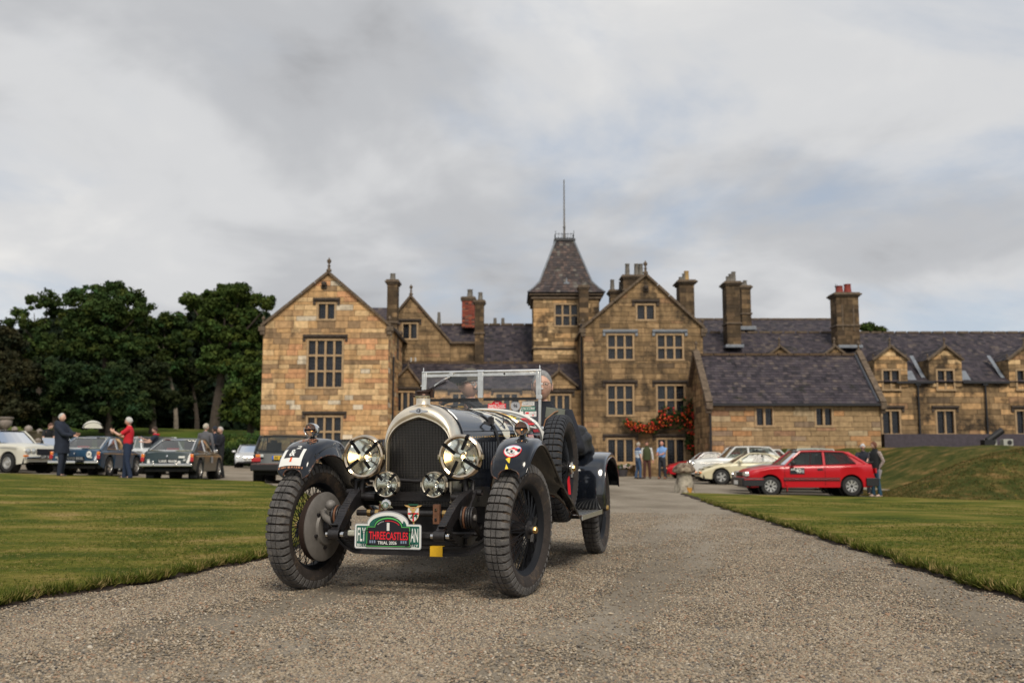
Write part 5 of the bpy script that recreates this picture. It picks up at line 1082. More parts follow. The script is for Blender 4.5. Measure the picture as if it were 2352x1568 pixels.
def masonry(name, fn, u0, u1, z0, z1, pal, holes=(), gable=None, ch=(.22, .34), cw=(.45, 1.0), m=None, piece='stone', thick=.35, ppm=40., proud=.022, flip=False):
    """coursed blocks over a recessed mortar core; gable = (u_apex, z_apex, u_left_eave, u_right_eave, z_eave)"""
    m = m or stone_m; core = MB(); pcs = []
    def lim(z):
        if gable and z > gable[4]:
            t = (z-gable[4])/(gable[1]-gable[4]); return gable[2]+(gable[0]-gable[2])*t, gable[3]+(gable[0]-gable[3])*t
        return u0, u1
    z = z0; ztop = gable[1] if gable else z1; cuts = sorted({q[2] for q in holes} | {q[3] for q in holes})
    while z < ztop-.02:
        h = random.uniform(*ch); zt = min(z+h, ztop)
        if ztop-zt < .08: zt = ztop
        for cz in cuts:
            if z+.015 < cz < zt+.10: zt = cz; break
        a0, b0 = lim(z+1e-4); a1, b1 = lim(zt)
        # cut where holes begin and end
        segs = [(min(a0, a1), max(b0, b1))]
        hs = [q for q in holes if q[2] < zt-.005 and q[3] > z+.005]
        for hx0, hx1, hz0, hz1 in hs:
            ns = []
            for s0, s1 in segs:
                if hx1 <= s0 or hx0 >= s1: ns.append((s0, s1)); continue
                if hx0 > s0: ns.append((s0, hx0))
                if hx1 < s1: ns.append((hx1, s1))
            segs = ns
        for s0, s1 in segs:
            def clampq(u, zz):
                l, r = lim(zz); return min(max(u, min(l, u0) if not gable else l), r)
            Q = [(clampq(s0, z+1e-4), z), (clampq(s1, z+1e-4), z), (clampq(s1, zt), zt), (clampq(s0, zt), zt)]
            core.add([fn(u, w, 0) for u, w in Q]+[fn(u, w, -thick) for u, w in Q], [(0, 1, 2, 3), (7, 6, 5, 4), (0, 4, 5, 1), (1, 5, 6, 2), (2, 6, 7, 3), (3, 7, 4, 0)])
            u = s0
            while u < s1-1e-3:
                w = random.uniform(*cw)*(1.25 if random.random() < .15 else 1); e = min(u+w, s1)
                if s1-e < cw[0]*.45: e = s1
                g = .006; B = [(clampq(u, z)+g, z+g), (clampq(e, z)-g, z+g), (clampq(e, zt)-g, zt-g), (clampq(u, zt)+g, zt-g)]
                if max(B[1][0]-B[0][0], B[2][0]-B[3][0]) > .05:
                    if B[1][0] < B[0][0]: B[1] = B[0] = ((B[0][0]+B[1][0])/2, B[0][1])
                    if B[2][0] < B[3][0]: B[2] = B[3] = ((B[2][0]+B[3][0])/2, B[2][1])
                    p = proud+random.uniform(-.008, .010); c = .010
                    F_ = [(B[0][0]+c, B[0][1]+c), (B[1][0]-c, B[1][1]+c), (B[2][0]-c, B[2][1]-c), (B[3][0]+c, B[3][1]-c)]
                    if F_[1][0] > F_[0][0]-.001 and F_[2][0] < F_[3][0]: F_[2] = F_[3] = ((F_[2][0]+F_[3][0])/2, F_[2][1])
                    V = [fn(x, y, p) for x, y in F_]+[fn(x, y, .001) for x, y in B]
                    FF = [(0, 1, 2, 3), (4, 5, 1, 0), (5, 6, 2, 1), (6, 7, 3, 2), (7, 4, 0, 3)]
                    pcs.append((w*h*ppm*ppm, piece, V, FF, pick(pal)))
                u = e
        z = zt
    wall = HP(core, name, mortar, recalc=True)
    for p in pcs: PIECES.append(p+(wall, m))
    return wall
def slates(name, q, rows, w, pal=SLATE, ppm=40., piece='slate', m=None):
    """q: four corners: eave-left, eave-right, ridge-right, ridge-left"""
    A, B, C_, D = [Vector(p) for p in q]; base = MB(); base.add([A, B, C_, D], [(0, 1, 2, 3)])
    n = (B-A).cross(D-A).normalized(); n = n if n.z > 0 or (abs(n.z) < .05 and n.y < 0) else -n
    base.v = [tuple(Vector(p)-n*.03) for p in base.v]
    base.add([Vector(p)-n*.08 for p in q], [(3, 2, 1, 0)])
    roof = HP(base, name, M_('roof_underlay', (.03, .028, .03), .9))
    rowh = ((D-A).length+(C_-B).length)/2/rows
    for r in range(rows):
        t0 = r/rows; t1 = (r+1.12)/rows; L0 = A.lerp(D, t0); R0 = B.lerp(C_, t0); L1 = A.lerp(D, min(t1, 1)); R1 = B.lerp(C_, min(t1, 1))
        Lw = (R0-L0).length; u = -random.uniform(0, w); first = True
        while u < Lw:
            e = u+w*random.uniform(.82, 1.18); a, b_ = max(u, 0)/Lw, min(e, Lw)/Lw
            if b_-a > .002:
                g = .003/Lw; lift = random.uniform(.018, .030); sk = random.uniform(-.010, .010)
                P0 = L0.lerp(R0, a+g); P1 = L0.lerp(R0, b_-g); P2 = L1.lerp(R1, b_-g); P3 = L1.lerp(R1, a+g); dn = (L0-L1).normalized()*abs(sk)
                V = [P0+n*lift+dn, P1+n*(lift+sk*.3)+dn, P2+n*.004, P3+n*.004, P0+n*(lift-.014)+dn, P1+n*(lift-.014)+dn]
                PIECES.append((w*rowh*ppm*ppm, piece, [tuple(v) for v in V], [(0, 1, 2, 3), (4, 5, 1, 0), (0, 3, 4), (1, 5, 2)], pick(pal), roof, m or slate_m))
            u = e
    return roof
def bevelbox(mb, c, d, mi=0): mb.box(c, d, mi)
def window(fn, u0, u1, z0, z1, lights, trans=(), hood=True, deep=.16, open_=False, mull=.11, fr=.10, sill=True, hoodm=None):
    """stone mullioned window in a masonry plane; returns the hole"""
    b = MB()
    def bx(a0, a1, c0, c1, d0, d1): 
        q = [(a0, c0), (a1, c0), (a1, c1), (a0, c1)]; b.add([fn(u, z, d1) for u, z in q]+[fn(u, z, d0) for u, z in q], [(0, 1, 2, 3), (0, 4, 5, 1), (1, 5, 6, 2), (2, 6, 7, 3), (3, 7, 4, 0), (7, 6, 5, 4)])
    bx(u0-fr, u0, z0-.002, z1+.002, -.30, .032); bx(u1, u1+fr, z0-.002, z1+.002, -.30, .032); bx(u0-fr, u1+fr, z1+.002, z1+fr*1.1, -.30, .035); bx(u0-fr-.03, u1+fr+.03, z0-fr*1.1, z0-.002, -.30, .06 if sill else .03)
    W_ = (u1-u0-(lights-1)*mull)/lights; xs = [(u0+i*(W_+mull), u0+i*(W_+mull)+W_) for i in range(lights)]
    for i in range(lights-1): bx(xs[i][1], xs[i+1][0], z0, z1, -.16, -.01)
    zs = [z0]+list(trans)+[z1]
    for t in trans:
        for i in range(lights): bx(xs[i][0], xs[i][1], t-.05, t+.05, -.15, -.015)
    f = HP(b, 'window', dress, recalc=True)
    for i in range(lights):
        for k in range(len(zs)-1):
            a0, a1 = xs[i]; c0 = zs[k]+(.05 if k else 0); c1 = zs[k+1]-(.05 if k < len(zs)-2 else 0); tl = random.uniform(-.006, .006)
            b = MB(); b.add([fn(a0, c0, -deep+tl), fn(a1, c0, -deep-tl), fn(a1, c1, -deep-tl*.5), fn(a0, c1, -deep+tl)], [(0, 1, 2, 3)])
            HP(b, 'pane', pane_m, f); b = MB(); nx = max(2, int(round((a1-a0)/.14))); nz = max(2, int(round((c1-c0)/.17)))
            for j in range(1, nx): u = a0+(a1-a0)*j/nx; b.bar(fn(u, c0, -deep+.012), fn(u, c1, -deep+.012), .012, .012)
            for j in range(1, nz): z = c0+(c1-c0)*j/nz; b.bar(fn(a0, z, -deep+.013), fn(a1, z, -deep+.013), .012, .012)
            o = HP(b, 'lead_came', came, f); o['kind'] = 'stuff'
    if hood:
        b = MB(); H_ = MB
        def hx(a0, a1, c0, c1, d0, d1):
            q = [(a0, c0), (a1, c0), (a1, c1), (a0, c1)]; b.add([fn(u, z, d1) for u, z in q]+[fn(u, z, d0) for u, z in q], [(0, 1, 2, 3), (0, 4, 5, 1), (1, 5, 6, 2), (2, 6, 7, 3), (3, 7, 4, 0), (7, 6, 5, 4)])
        hx(u0-fr-.20, u1+fr+.20, z1+.20, z1+.32, -.05, .15); hx(u0-fr-.20, u1+fr+.20, z1+.13, z1+.198, -.05, .08)
        for a in (u0-fr-.20, u1+fr+.06): hx(a, a+.14, z1-.04, z1+.128, -.05, .09)
        HP(b, 'hood_mould', hoodm or dark_st, recalc=True)
    return (u0-fr-.002, u1+fr+.002, z0-fr*1.1, z1+fr*1.1)
def W4(Y, x0, x1, y0, y1):      # window rectangle from the photo on plane y = Y: u0, u1, z0, z1
    a = at(x0, y1, Y); c = at(x1, y0, Y); m0 = at(x0, (y0+y1)/2, Y)[0]; m1 = at(x1, (y0+y1)/2, Y)[0]; return m0, m1, a[2], c[2]
def at(px, py, Y):
    d = ray(px, py); t = Y/d.y; return (t*d.x, Y, HC+t*d.z)
def coping(pts, w=.30, h=.12, name='coping', m=None):
    b = MB()
    for p, q in zip(pts[:-1], pts[1:]):
        p, q = Vector(p), Vector(q); L_ = (q-p).length; n = max(1, int(L_/.8))
        for k in range(n): b.bar(p.lerp(q, k/n+.003), p.lerp(q, (k+1)/n-.003), w, h*random.uniform(.92, 1.08))
    return HP(b, name, m or cope_m)
def finial(p, s=1, name='finial'):
    b = MB(); prof = [(.16, 0), (.16, .10), (.09, .14), (.07, .30), (.11, .34), (.06, .38), (.05, .46), (.11, .54), (.14, .62), (.11, .70), (.04, .76), (.03, .82), (0, .86)]
    b.lathe([(r*s, h*s) for r, h in prof], 12, o=p); return HP(b, name, cope_m, smooth=50)
def chimney(x0, x1, z0, z1, Y, depth, pots=(), pal=SOOT, string=(), m=None, cap=.16, brick=False, grooves=0):
    """shaft with a moulded cap, string courses and pots: pots = (x, top z, radius, material)"""
    m = m or stone_d; c = MB(); xm = (x0+x1)/2; c.box((xm, Y+depth/2, (z0+z1)/2), (x1-x0-.04, depth-.04, z1-z0)); sh = HP(c, 'chimney', mortar)
    z = z0
    while z < z1-.02:
        h = .085 if brick else random.uniform(.20, .32); zt = min(z+h, z1)
        for fn, a, b_ in ((front(Y), x0, x1), (sideL(x0), Y, Y+depth), (sideR(x1), Y, Y+depth)):
            u = a
            while u < b_-1e-3:
                w = .22 if brick else random.uniform(.28, .6); e = min(u+w, b_); e = b_ if b_-e < .12 else e; g = .006
                V = [fn(u+g, z+g, .004), fn(e-g, z+g, .004), fn(e-g, zt-g, .004), fn(u+g, zt-g, .004)]+[fn(u+g, z+g, -.03), fn(e-g, z+g, -.03), fn(e-g, zt-g, -.03), fn(u+g, zt-g, -.03)]
                PIECES.append((w*h*1200*.2, 'brick' if brick else 'stone', V, [(0, 1, 2, 3), (4, 5, 1, 0), (5, 6, 2, 1), (6, 7, 3, 2), (7, 4, 0, 3)], pick(pal), sh, brick_m if brick else m)); u = e
        z = zt
    b = MB()
    for k in range(grooves): b.box((x0+(x1-x0)*(k+.5)/grooves, Y-.02, (z0+z1)/2+.3), (.10, .05, (z1-z0)*.5))
    for zc_ in string: b.box((xm, Y+depth/2, zc_), (x1-x0+.14, depth+.14, .12))
    b.box((xm, Y+depth/2, z1+.04), (x1-x0+cap*.8, depth+cap*.8, .10)); b.box((xm, Y+depth/2, z1+.14), (x1-x0+cap*1.7, depth+cap*1.7, .10)); b.box((xm, Y+depth/2, z1+.23), (x1-x0+cap*.9, depth+cap*.9, .08))
    HP(b, 'cap', cope_m, sh, bevel=.02)
    for px_, zt, r, pm in pots:
        b = MB(); b.lathe([(r*1.15, 0), (r*1.1, .08), (r, .12), (r*.85, zt-z1-.30), (r*.98, zt-z1-.26), (r*.95, zt-z1-.22), (r*.6, zt-z1-.22)], 12, o=(px_, Y+depth/2, z1+.27)); HP(b, 'chimney_pot', pm, sh, smooth=40)
    return sh
X_ = lambda px, Y, py=850: at(px, py, Y)[0]
Z_ = lambda py, Y, px=1176: at(px, py, Y)[2]
def gablewing(Y, xl, xr, xa, ye, ya, pal, holes, name, m, ppm, base=-.5, fin=None, ch=(.22, .34), cw=(.45, 1.0)):
    u0, u1 = X_(xl, Y), X_(xr, Y); ze = Z_(ye, Y); za = Z_(ya, Y); ua = X_(xa, Y, ya)
    w = masonry(name, front(Y), u0, u1, base, ze, pal, holes, (ua, za, u0, u1, ze), ch=ch, cw=cw, m=m, ppm=ppm)
    coping([(u0-.12, Y-.02, ze-.05), (ua, Y-.02, za+.02)], .34, .13); coping([(ua, Y-.02, za+.02), (u1+.12, Y-.02, ze-.05)], .34, .13)
    b = MB()
    for u in (u0, u1):
        s_ = -1 if u == u0 else 1; b.box((u+s_*.06, Y+.02, ze-.20), (.36, .40, .26)); b.box((u+s_*.02, Y+.02, ze-.42), (.26, .32, .20))
    HP(b, 'kneeler', cope_m, bevel=.03); finial((ua, Y+.05, za+.08), .9)
    for u in (u0, u1): finial((u+(.02 if u == u1 else -.02), Y+.05, ze-.06), .72)
    return u0, u1, ua, ze, za
# ---- left wing
YL = 53
h = [window(front(YL), *W4(YL, 732, 768, 698, 732), 2, hoodm=dark_st), window(front(YL), *W4(YL, 708, 785, 782, 888), 4, (Z_(852, YL), Z_(816, YL))), window(front(YL), *W4(YL, 706, 782, 958, 1062), 4, (Z_(991, YL),))]
u0, u1, ua, ze, za = gablewing(YL, 602, 892, 755, 747, 626, HONEY, h, 'wall', stone_m, 43)
masonry('wall', sideR(u1-.02), YL+.01, 59.5, -.5, ze-.1, HONEY, (), None, ppm=16, m=stone_m)
masonry('wall', sideL(u0+.02), YL+.01, 62, -.5, ze-.1, HONEY, (), None, ppm=8, m=stone_d)
zr = za-.15
slates('roof', [(u1+.1, YL+.15, ze), (u1+.1, 63, ze), (ua, 63, zr), (ua, YL+.15, zr)], 18, .3, ppm=8); slates('roof', [(u0-.1, 63, ze), (u0-.1, YL+.15, ze), (ua, YL+.15, zr), (ua, 63, zr)], 18, .3, ppm=4)
b = MB(); b.lathe([(.05, 0), (.05, 5)], 8, o=(u1+.08, YL+1.6, 1.5)); b.box((u1+.10, YL+3.4, ze-.05), (.14, 6.4, .14)); HP(b, 'gutter', iron_p)
b = MB(); b.box((X_(745, YL, 655), YL-.05, Z_(658, YL)), (.32, .10, .26)); b.lathe([(.12, 0), (.16, .12), (.10, .2)], 10, o=(X_(745, YL, 655), YL-.14, Z_(656, YL))); HP(b, 'carved_stone', dark_st, bevel=.03)
slates('roof', [(X_(835, 62), 60.5, Z_(770, 62)), (X_(905, 62), 60.5, Z_(770, 62)), (X_(905, 62), 63, Z_(701, 62)), (X_(835, 62), 63, Z_(701, 62))], 10, .3, ppm=12)
chimney(X_(889, 57, 690), X_(912, 57, 690), Z_(760, 57), Z_(652, 57), 57, .95, [(X_(900, 57, 630), Z_(627, 57), .17, pot_m)], string=(Z_(740, 57),))
b = MB(); xx = X_(893, 57, 770); b.box((xx+.15, 57.2, Z_(790, 57)), (.75, .9, 1.8)); b.box((xx+.22, 57.0, Z_(765, 57)), (1.1, .6, .22)); b.box((xx+.1, 56.7, Z_(800, 57)), (1.0, .5, .2)); HP(b, 'chimney_base', cope_m, bevel=.04)
finial((xx-.3, 56.7, Z_(772, 57)), .8)
# ---- second gable
Y2 = 61.5
h = [window(front(Y2), *W4(Y2, 926, 957, 744, 777), 2)]
U0, U1 = X_(876, Y2), X_(1034, Y2)
gz2 = (X_(944, Y2, 679), Z_(679, Y2), X_(853, Y2), U1, Z_(786, Y2))
masonry('wall', front(Y2), U0, U1, 5.0, Z_(786, Y2), BROWN, h, (gz2[0], gz2[1], U0-1.0, U1, gz2[4]), m=stone_d, ppm=36)
coping([(gz2[2], Y2-.02, gz2[4]), (gz2[0], Y2-.02, gz2[1])], .3, .12); coping([(gz2[0], Y2-.02, gz2[1]), (U1+.1, Y2-.02, gz2[4]-.05)], .3, .12); finial((gz2[0], Y2, gz2[1]+.05), .8)
masonry('wall', front(Y2+.1), U1, X_(1092, Y2), 5.0, Z_(789, Y2), BROWN, (), None, m=stone_d, ppm=36); b = MB(); b.box(((U1+X_(1092, Y2))/2, Y2, Z_(787, Y2)), (X_(1092, Y2)-U1+.1, .3, .12)); HP(b, 'coping', cope_m)
# ---- main block roof
Y3 = 63; slates('roof', [(X_(1000, Y3), Y3, Z_(850, Y3)), (X_(1232, Y3), Y3, Z_(850, Y3)), (X_(1232, Y3+4.4), Y3+4.4, Z_(746, Y3+4.4)), (X_(985, Y3+4.4), Y3+4.4, Z_(746, Y3+4.4))], 24, .24, ppm=36)
coping([(X_(985, Y3+4.4), Y3+4.4, Z_(745, Y3+4.4)), (X_(1232, Y3+4.4), Y3+4.4, Z_(745, Y3+4.4))], .25, .12, 'ridge_tiles')
chimney(X_(1061, 66, 710), X_(1090, 66, 710), Z_(752, 66), Z_(690, 66), 66, .95, [(X_(1079, 66, 675), Z_(664, 66), .2, pot_m)], pal=BRICK, brick=True, cap=.12)
chimney(X_(1091, 61.2, 750), X_(1111, 61.2, 750), Z_(840, 61.2), Z_(698, 61.2), 61.2, .8, [(X_(1103, 61.2, 680), Z_(671, 61.2), .15, pot_m)], string=(Z_(765, 61.2),), cap=.14)
b = MB(); [b.lathe([(.13, 0), (.11, .5), (.08, .5)], 10, o=(X_(x, 67.6, 745), 67.6, Z_(747, 67.6))) for x in (1137, 1155)]; HP(b, 'vent_pot', pot_m)
b = MB(); b.lathe([(.14, 0), (.12, .45), (.1, .9)], 10, o=(X_(1008, 67.3, 745), 67.3, Z_(747, 67.3))); HP(b, 'vent_pot', pot_m)
# ---- tower
YT = 62; tu0, tu1 = X_(1225, YT, 740), X_(1377, YT, 740); zt = Z_(683, YT)
h = [window(front(YT), *W4(YT, 1276, 1326, 700, 747), 3, (Z_(724, YT),), hood=False)]
masonry('tower', front(YT), tu0, tu1, 4.0, zt, BROWN[:3]+HONEY[:2], h, m=stone_d, ppm=36, cw=(.5, 1.1)); masonry('tower', sideL(tu0+.02), YT, YT+4.0, 4.0, zt, BROWN, m=stone_d, ppm=8); masonry('tower', sideR(tu1-.02), YT, YT+4.0, 4.0, zt, BROWN, m=stone_d, ppm=8)
b = MB(); tc_ = ((tu0+tu1)/2, YT+2.0)
for z, e, h_ in ((Z_(800, YT), .10, .10), (Z_(684, YT), .14, .16), (Z_(676, YT), .26, .14)): b.box((tc_[0], tc_[1], z), (tu1-tu0+2*e, 4.0+2*e, h_))
HP(b, 'cornice', cope_m, bevel=.02)
lv = [(Z_(673, YT), .34), (Z_(661, YT), -.02), (Z_(644, YT), -.42), (Z_(553, YT+1.4), None)]
hw0 = (tu1-tu0)/2; topw = (X_(1319, YT+1.4, 552)-X_(1277, YT+1.4, 552))/2
ringw = [(z, hw0+e, 2.0+e) if e is not None else (z, topw, topw) for z, e in lv]
for (z0_, w0, d0), (z1_, w1, d1) in zip(ringw[:-1], ringw[1:]):
    n = max(2, int((z1_-z0_)/.17)); xc_, yc_ = tc_
    slates('tower_roof', [(xc_-w0, yc_-d0, z0_), (xc_+w0, yc_-d0, z0_), (xc_+w1, yc_-d1, z1_), (xc_-w1, yc_-d1, z1_)], n, .22, pal=[((.080, .060, .056), 30), ((.065, .054, .055), 25), ((.12, .085, .075), 15), ((.050, .042, .044), 20), ((.14, .125, .11), 8)], ppm=37)
    slates('tower_roof', [(xc_-w0, yc_+d0, z0_), (xc_-w0, yc_-d0, z0_), (xc_-w1, yc_-d1, z1_), (xc_-w1, yc_+d1, z1_)], n, .3, ppm=6); slates('tower_roof', [(xc_+w0, yc_-d0, z0_), (xc_+w0, yc_+d0, z0_), (xc_+w1, yc_+d1, z1_), (xc_+w1, yc_-d1, z1_)], n, .3, ppm=6)
b = MB()
for s_ in (-1, 1): b.tube([(tc_[0]+s_*w, tc_[1]-d, z+.02) for z, w, d in ringw], .06, 6)
HP(b, 'lead_hip', lead_m, smooth=50)
zt2 = ringw[-1][0]; b = MB(); b.box((tc_[0], tc_[1], zt2+.06), (2*topw+.2, 2*topw+.2, .14)); HP(b, 'roof_platform', M_('dark_lead', (.04, .04, .045), .6))
b = MB()
for sx_ in (-1, 1):
    for t in np.linspace(-1, 1, 7):
        for p in ((tc_[0]+t*topw, tc_[1]+sx_*topw), (tc_[0]+sx_*topw, tc_[1]+t*topw)): b.bar((p[0], p[1], zt2+.1), (p[0], p[1], zt2+.1+(.58 if abs(t) > .99 else .42)), .028)
for z in (.18, .46):
    q = [(tc_[0]-topw, tc_[1]-topw, zt2+z), (tc_[0]+topw, tc_[1]-topw, zt2+z), (tc_[0]+topw, tc_[1]+topw, zt2+z), (tc_[0]-topw, tc_[1]+topw, zt2+z)]
    for k in range(4): b.bar(q[k], q[(k+1) % 4], .028)
HP(b, 'railing', M_('grey_ironwork', (.07, .08, .10), .5))
b = MB(); b.lathe([(.11, 0), (.10, .5), (.07, .55), (.07, .9), (.10, .95), (.06, 1.0), (.035, Z_(413, tc_[1])-zt2-.1)], 10, o=(tc_[0]+.01, tc_[1], zt2+.1)); HP(b, 'flagpole', M_('pole_grey', (.13, .12, .11), .5), smooth=50)
b = MB(); b.lathe([(.14, 0), (.10, .3), (.12, .5), (.06, .6), (0, .9)], 8, o=(tc_[0]+.05, YT+.45, Z_(665, YT))); b.box((tc_[0]+.05, YT+.6, Z_(655, YT)), (.35, .7, .5)); HP(b, 'roof_vent', lead_m, smooth=40)
chimney(X_(1331, 60.5, 720), X_(1352, 60.5, 720), Z_(790, 60.5), Z_(664, 60.5), 60.5, .8, [(X_(1342, 60.5, 650), Z_(648, 60.5), .13, pot_m)], cap=.12, string=(Z_(745, 60.5),))
# ---- right wing
YR = 56
wr = [W4(YR, 1464, 1502, 701, 733), W4(YR, 1397, 1453, 770, 824), W4(YR, 1511, 1567, 770, 824), W4(YR, 1397, 1453, 886, 952), W4(YR, 1511, 1571, 886, 952), W4(YR, 1397, 1454, 1009, 1060), W4(YR, 1512, 1571, 1009, 1072)]
tr_ = [(), (Z_(798, YR),), (Z_(798, YR),), (Z_(918, YR),), (Z_(918, YR),), (), ()]
h = [window(front(YR), *w, 2 if i == 0 else 3, t, hoodm=(lead_m if i in (1, 2) else dark_st)) for i, (w, t) in enumerate(zip(wr, tr_))]
v0, v1, va, vze, vza = gablewing(YR, 1341, 1616, 1483, 752, 631, BROWN, h, 'wall', stone_d, 39, cw=(.5, 1.15), ch=(.24, .33))
masonry('wall', sideL(v0+.02), YR+.01, 63, -.5, vze-.1, BROWN, m=stone_d, ppm=10)
slates('roof', [(v1+.1, YR+.15, vze), (v1+.1, 66, vze), (va, 66, vza-.15), (va, YR+.15, vza-.15)], 18, .3, ppm=4); slates('roof', [(v0-.1, 66, vze), (v0-.1, YR+.15, vze), (va, YR+.15, vza-.15), (va, 66, vza-.15)], 18, .3, ppm=6)
b = MB(); b.box((v0-.08, YR+3, vze-.05), (.14, 5.6, .14)); b.lathe([(.05, 0), (.05, 6)], 8, o=(v0-.08, YR+.6, 2.6)); HP(b, 'gutter', iron_p)
b = MB(); b.box((X_(1483, YR, 660), YR-.05, Z_(664, YR)), (.30, .1, .28)); b.lathe([(.12, 0), (.14, .15), (.08, .2)], 10, o=(X_(1483, YR, 660), YR-.12, Z_(664, YR))); HP(b, 'carved_stone', dark_st, bevel=.03)
b = MB(); b.box((X_(1428, YR, 1070), YR-.25, Z_(1066, YR)), (2.1, .45, .10)); [b.box((X_(1428, YR, 1070)+s_*.8, YR-.2, Z_(1078, YR)), (.18, .35, .5)) for s_ in (-1, 1)]; HP(b, 'stone_seat', dress, bevel=.02)
chimney(X_(1432, 64, 660), X_(1481, 64, 660), Z_(760, 64), Z_(640, 64), 64, 1.1, [(X_(x, 64, 610), Z_(604, 64), .16, pot_m) for x in (1443, 1464, 1474)], cap=.18, string=(Z_(665, 64),))
chimney(X_(1402, 65, 680), X_(1430, 65, 680), Z_(760, 65), Z_(674, 65), 65, 1.0, [(X_(x, 65, 650), Z_(z, 65), .15, pot_m) for x, z in ((1408, 641), (1428, 646))], cap=.18)
chimney(X_(1562, 61, 690), X_(1595, 61, 690), Z_(760, 61), Z_(652, 61), 61, 1.3, [(X_(1568, 61, 640), Z_(634, 61), .15, pot_m), (X_(1576, 61, 640), Z_(626, 61), .15, pot_m), (X_(1581, 61, 640), Z_(620, 61), .17, M_('buff_pot', (.42, .27, .11), .8))], cap=.24)
# ---- low range between the wings
YQ = 57.6; s0, s1 = X_(895, YQ), X_(1342, YQ); zE = Z_(893, YQ)
gw = [(938, 842, 891, 972, 887), (1284, 851, 1238, 1328, 888)]
h = [window(front(YQ), *W4(YQ, 911, 950, 901, 943), 3), window(front(YQ), *W4(YQ, 1264, 1308, 908, 950), 3)]
h += [window(front(YQ), *W4(YQ, x, x+48, 905, 950), 3) for x in (1040, 1140)]
masonry('wall', front(YQ), s0, s1, -.5, zE, [(c, w) for c, w in HONEY[:5]]+BROWN[:2], h, m=stone_m, ppm=38)
for xa, ya, xl, xr, ye in gw:
    ul, ur, uu, z_e, z_a = X_(xl, YQ), X_(xr, YQ), X_(xa, YQ, ya), Z_(ye, YQ), Z_(ya, YQ)
    masonry('gablet', front(YQ-.06), ul+.1, ur-.1, z_e-.15, z_e, BROWN, (), (uu, z_a, ul+.1, ur-.1, z_e), m=stone_d, ppm=36); coping([(ul, YQ-.1, z_e), (uu, YQ-.1, z_a)], .3, .11); coping([(uu, YQ-.1, z_a), (ur, YQ-.1, z_e)], .3, .11); finial((uu, YQ, z_a+.04), .5)
    for a, c in ((ul, uu), (ur, uu)): slates('gablet_roof', [(a, YQ, z_e), (a, YQ+3, z_e), (c, YQ+3, z_a-.05), (c, YQ, z_a-.05)], 6, .3, ppm=4)
slates('roof', [(s0, YQ-.1, zE), (s1, YQ-.1, zE), (s1, 61.4, Z_(834, 61.4)), (s0, 61.4, Z_(834, 61.4))], 16, .24, ppm=37); coping([(s0, 61.4, Z_(833, 61.4)), (s1, 61.4, Z_(833, 61.4))], .3, .14, 'ridge_tiles', M_('mossy_ridge', (.10, .065, .04), .9, var=.4))
b = MB(); [b.lathe([(.04, 0), (.05, .28), (.02, .3)], 8, o=(X_(x, 61.3, 830), 61.3, Z_(832, 61.3))) for x in (944, 954)]; HP(b, 'vent_pot', M_('white_pot', (.6, .6, .58), .6))
# ---- long range on the right
YG = 58; r0, r1 = X_(1592, YG), X_(2620, YG); zEv = Z_(877, YG, 2150); yrd = 63.9; zRd = Z_(764, yrd)
dorm = [1789, 1915, 2043, 2168, 2351]; dpx = [(x-37, x+40) for x in dorm]; h = []
for i, x in enumerate(dorm):
    h.append(window(front(YG), *W4(YG, x-15, x+23, 944, 995), 2)) if i >= 2 else None
h = [q for q in h if q]
masonry('wall', front(YG), r0, r1, .2, zEv, BROWN+HONEY[:1], h, m=stone_d, ppm=40, cw=(.6, 1.3), ch=(.26, .38))
slates('roof', [(r0, YG-.15, zEv), (r1, YG-.15, zEv), (r1, yrd, zRd), (r0, yrd, zRd)], 27, .26, ppm=38); coping([(X_(1630, yrd), yrd, zRd+.02), (r1, yrd, zRd+.02)], .28, .12, 'ridge_tiles')
slates('roof', [(r0, 69.5, zRd), (r1, 69.5, zRd), (r1, yrd, zRd), (r0, yrd, zRd)], 5, 1.0, ppm=1)
for x in dorm:
    ul, ur = X_(x-36, YG), X_(x+40, YG); uu = X_(x+1, YG, 795); z_e, z_a = Z_(826, YG, x), Z_(795, YG, x)
    w = window(front(YG-.08), *W4(YG-.08, x-14, x+22, 851, 893), 2, hood=False)
    masonry('dormer', front(YG-.08), ul, ur, zEv-.3, z_e, BROWN+HONEY[:2], [w], (uu, z_a, ul, ur, z_e), m=stone_d, ppm=40, ch=(.2, .3)); yb_ = YG-.08+(z_a-zEv)/((zRd-zEv)/(yrd-YG))+.3
    for a, sd_ in ((ul, sideL), (ur, sideR)): masonry('dormer', sd_(a), YG, YG+1.9, zEv-.2, z_e-.02, BROWN, m=stone_d, ppm=6)
    for a in (ul, ur): slates('dormer_roof', [(a, YG, z_e), (a, yb_, z_e), (uu, yb_+.2, z_a-.03), (uu, YG, z_a-.03)], 7, .3, ppm=4)
    coping([(ul-.1, YG-.12, z_e-.04), (uu, YG-.12, z_a)], .28, .11); coping([(uu, YG-.12, z_a), (ur+.1, YG-.12, z_e-.04)], .28, .11); finial((uu, YG, z_a+.03), .62); finial((ul, YG, z_e), .42); finial((ur, YG, z_e), .42)
    b = MB(); b.box((ur+.30, YG+.35, zEv+.42), (.5, .9, .02), 0, Matrix.Rotation(radians(42), 3, 'X')); HP(b, 'lead_flashing', lead_m); b = MB(); b.box((ul-.22, YG+1.0, zEv+1.0), (.22, 2.2, .02), 0, Matrix.Rotation(radians(42), 3, 'X')); HP(b, 'lead_flashing', lead_m)
b = MB()
for x in (2110, 2265): xx = X_(x, YG-.1, 930); b.lathe([(.055, 0), (.055, 3.2)], 8, o=(xx, YG-.14, zEv-3.3)); b.box((xx, YG-.14, zEv-.12), (.3, .16, .2))
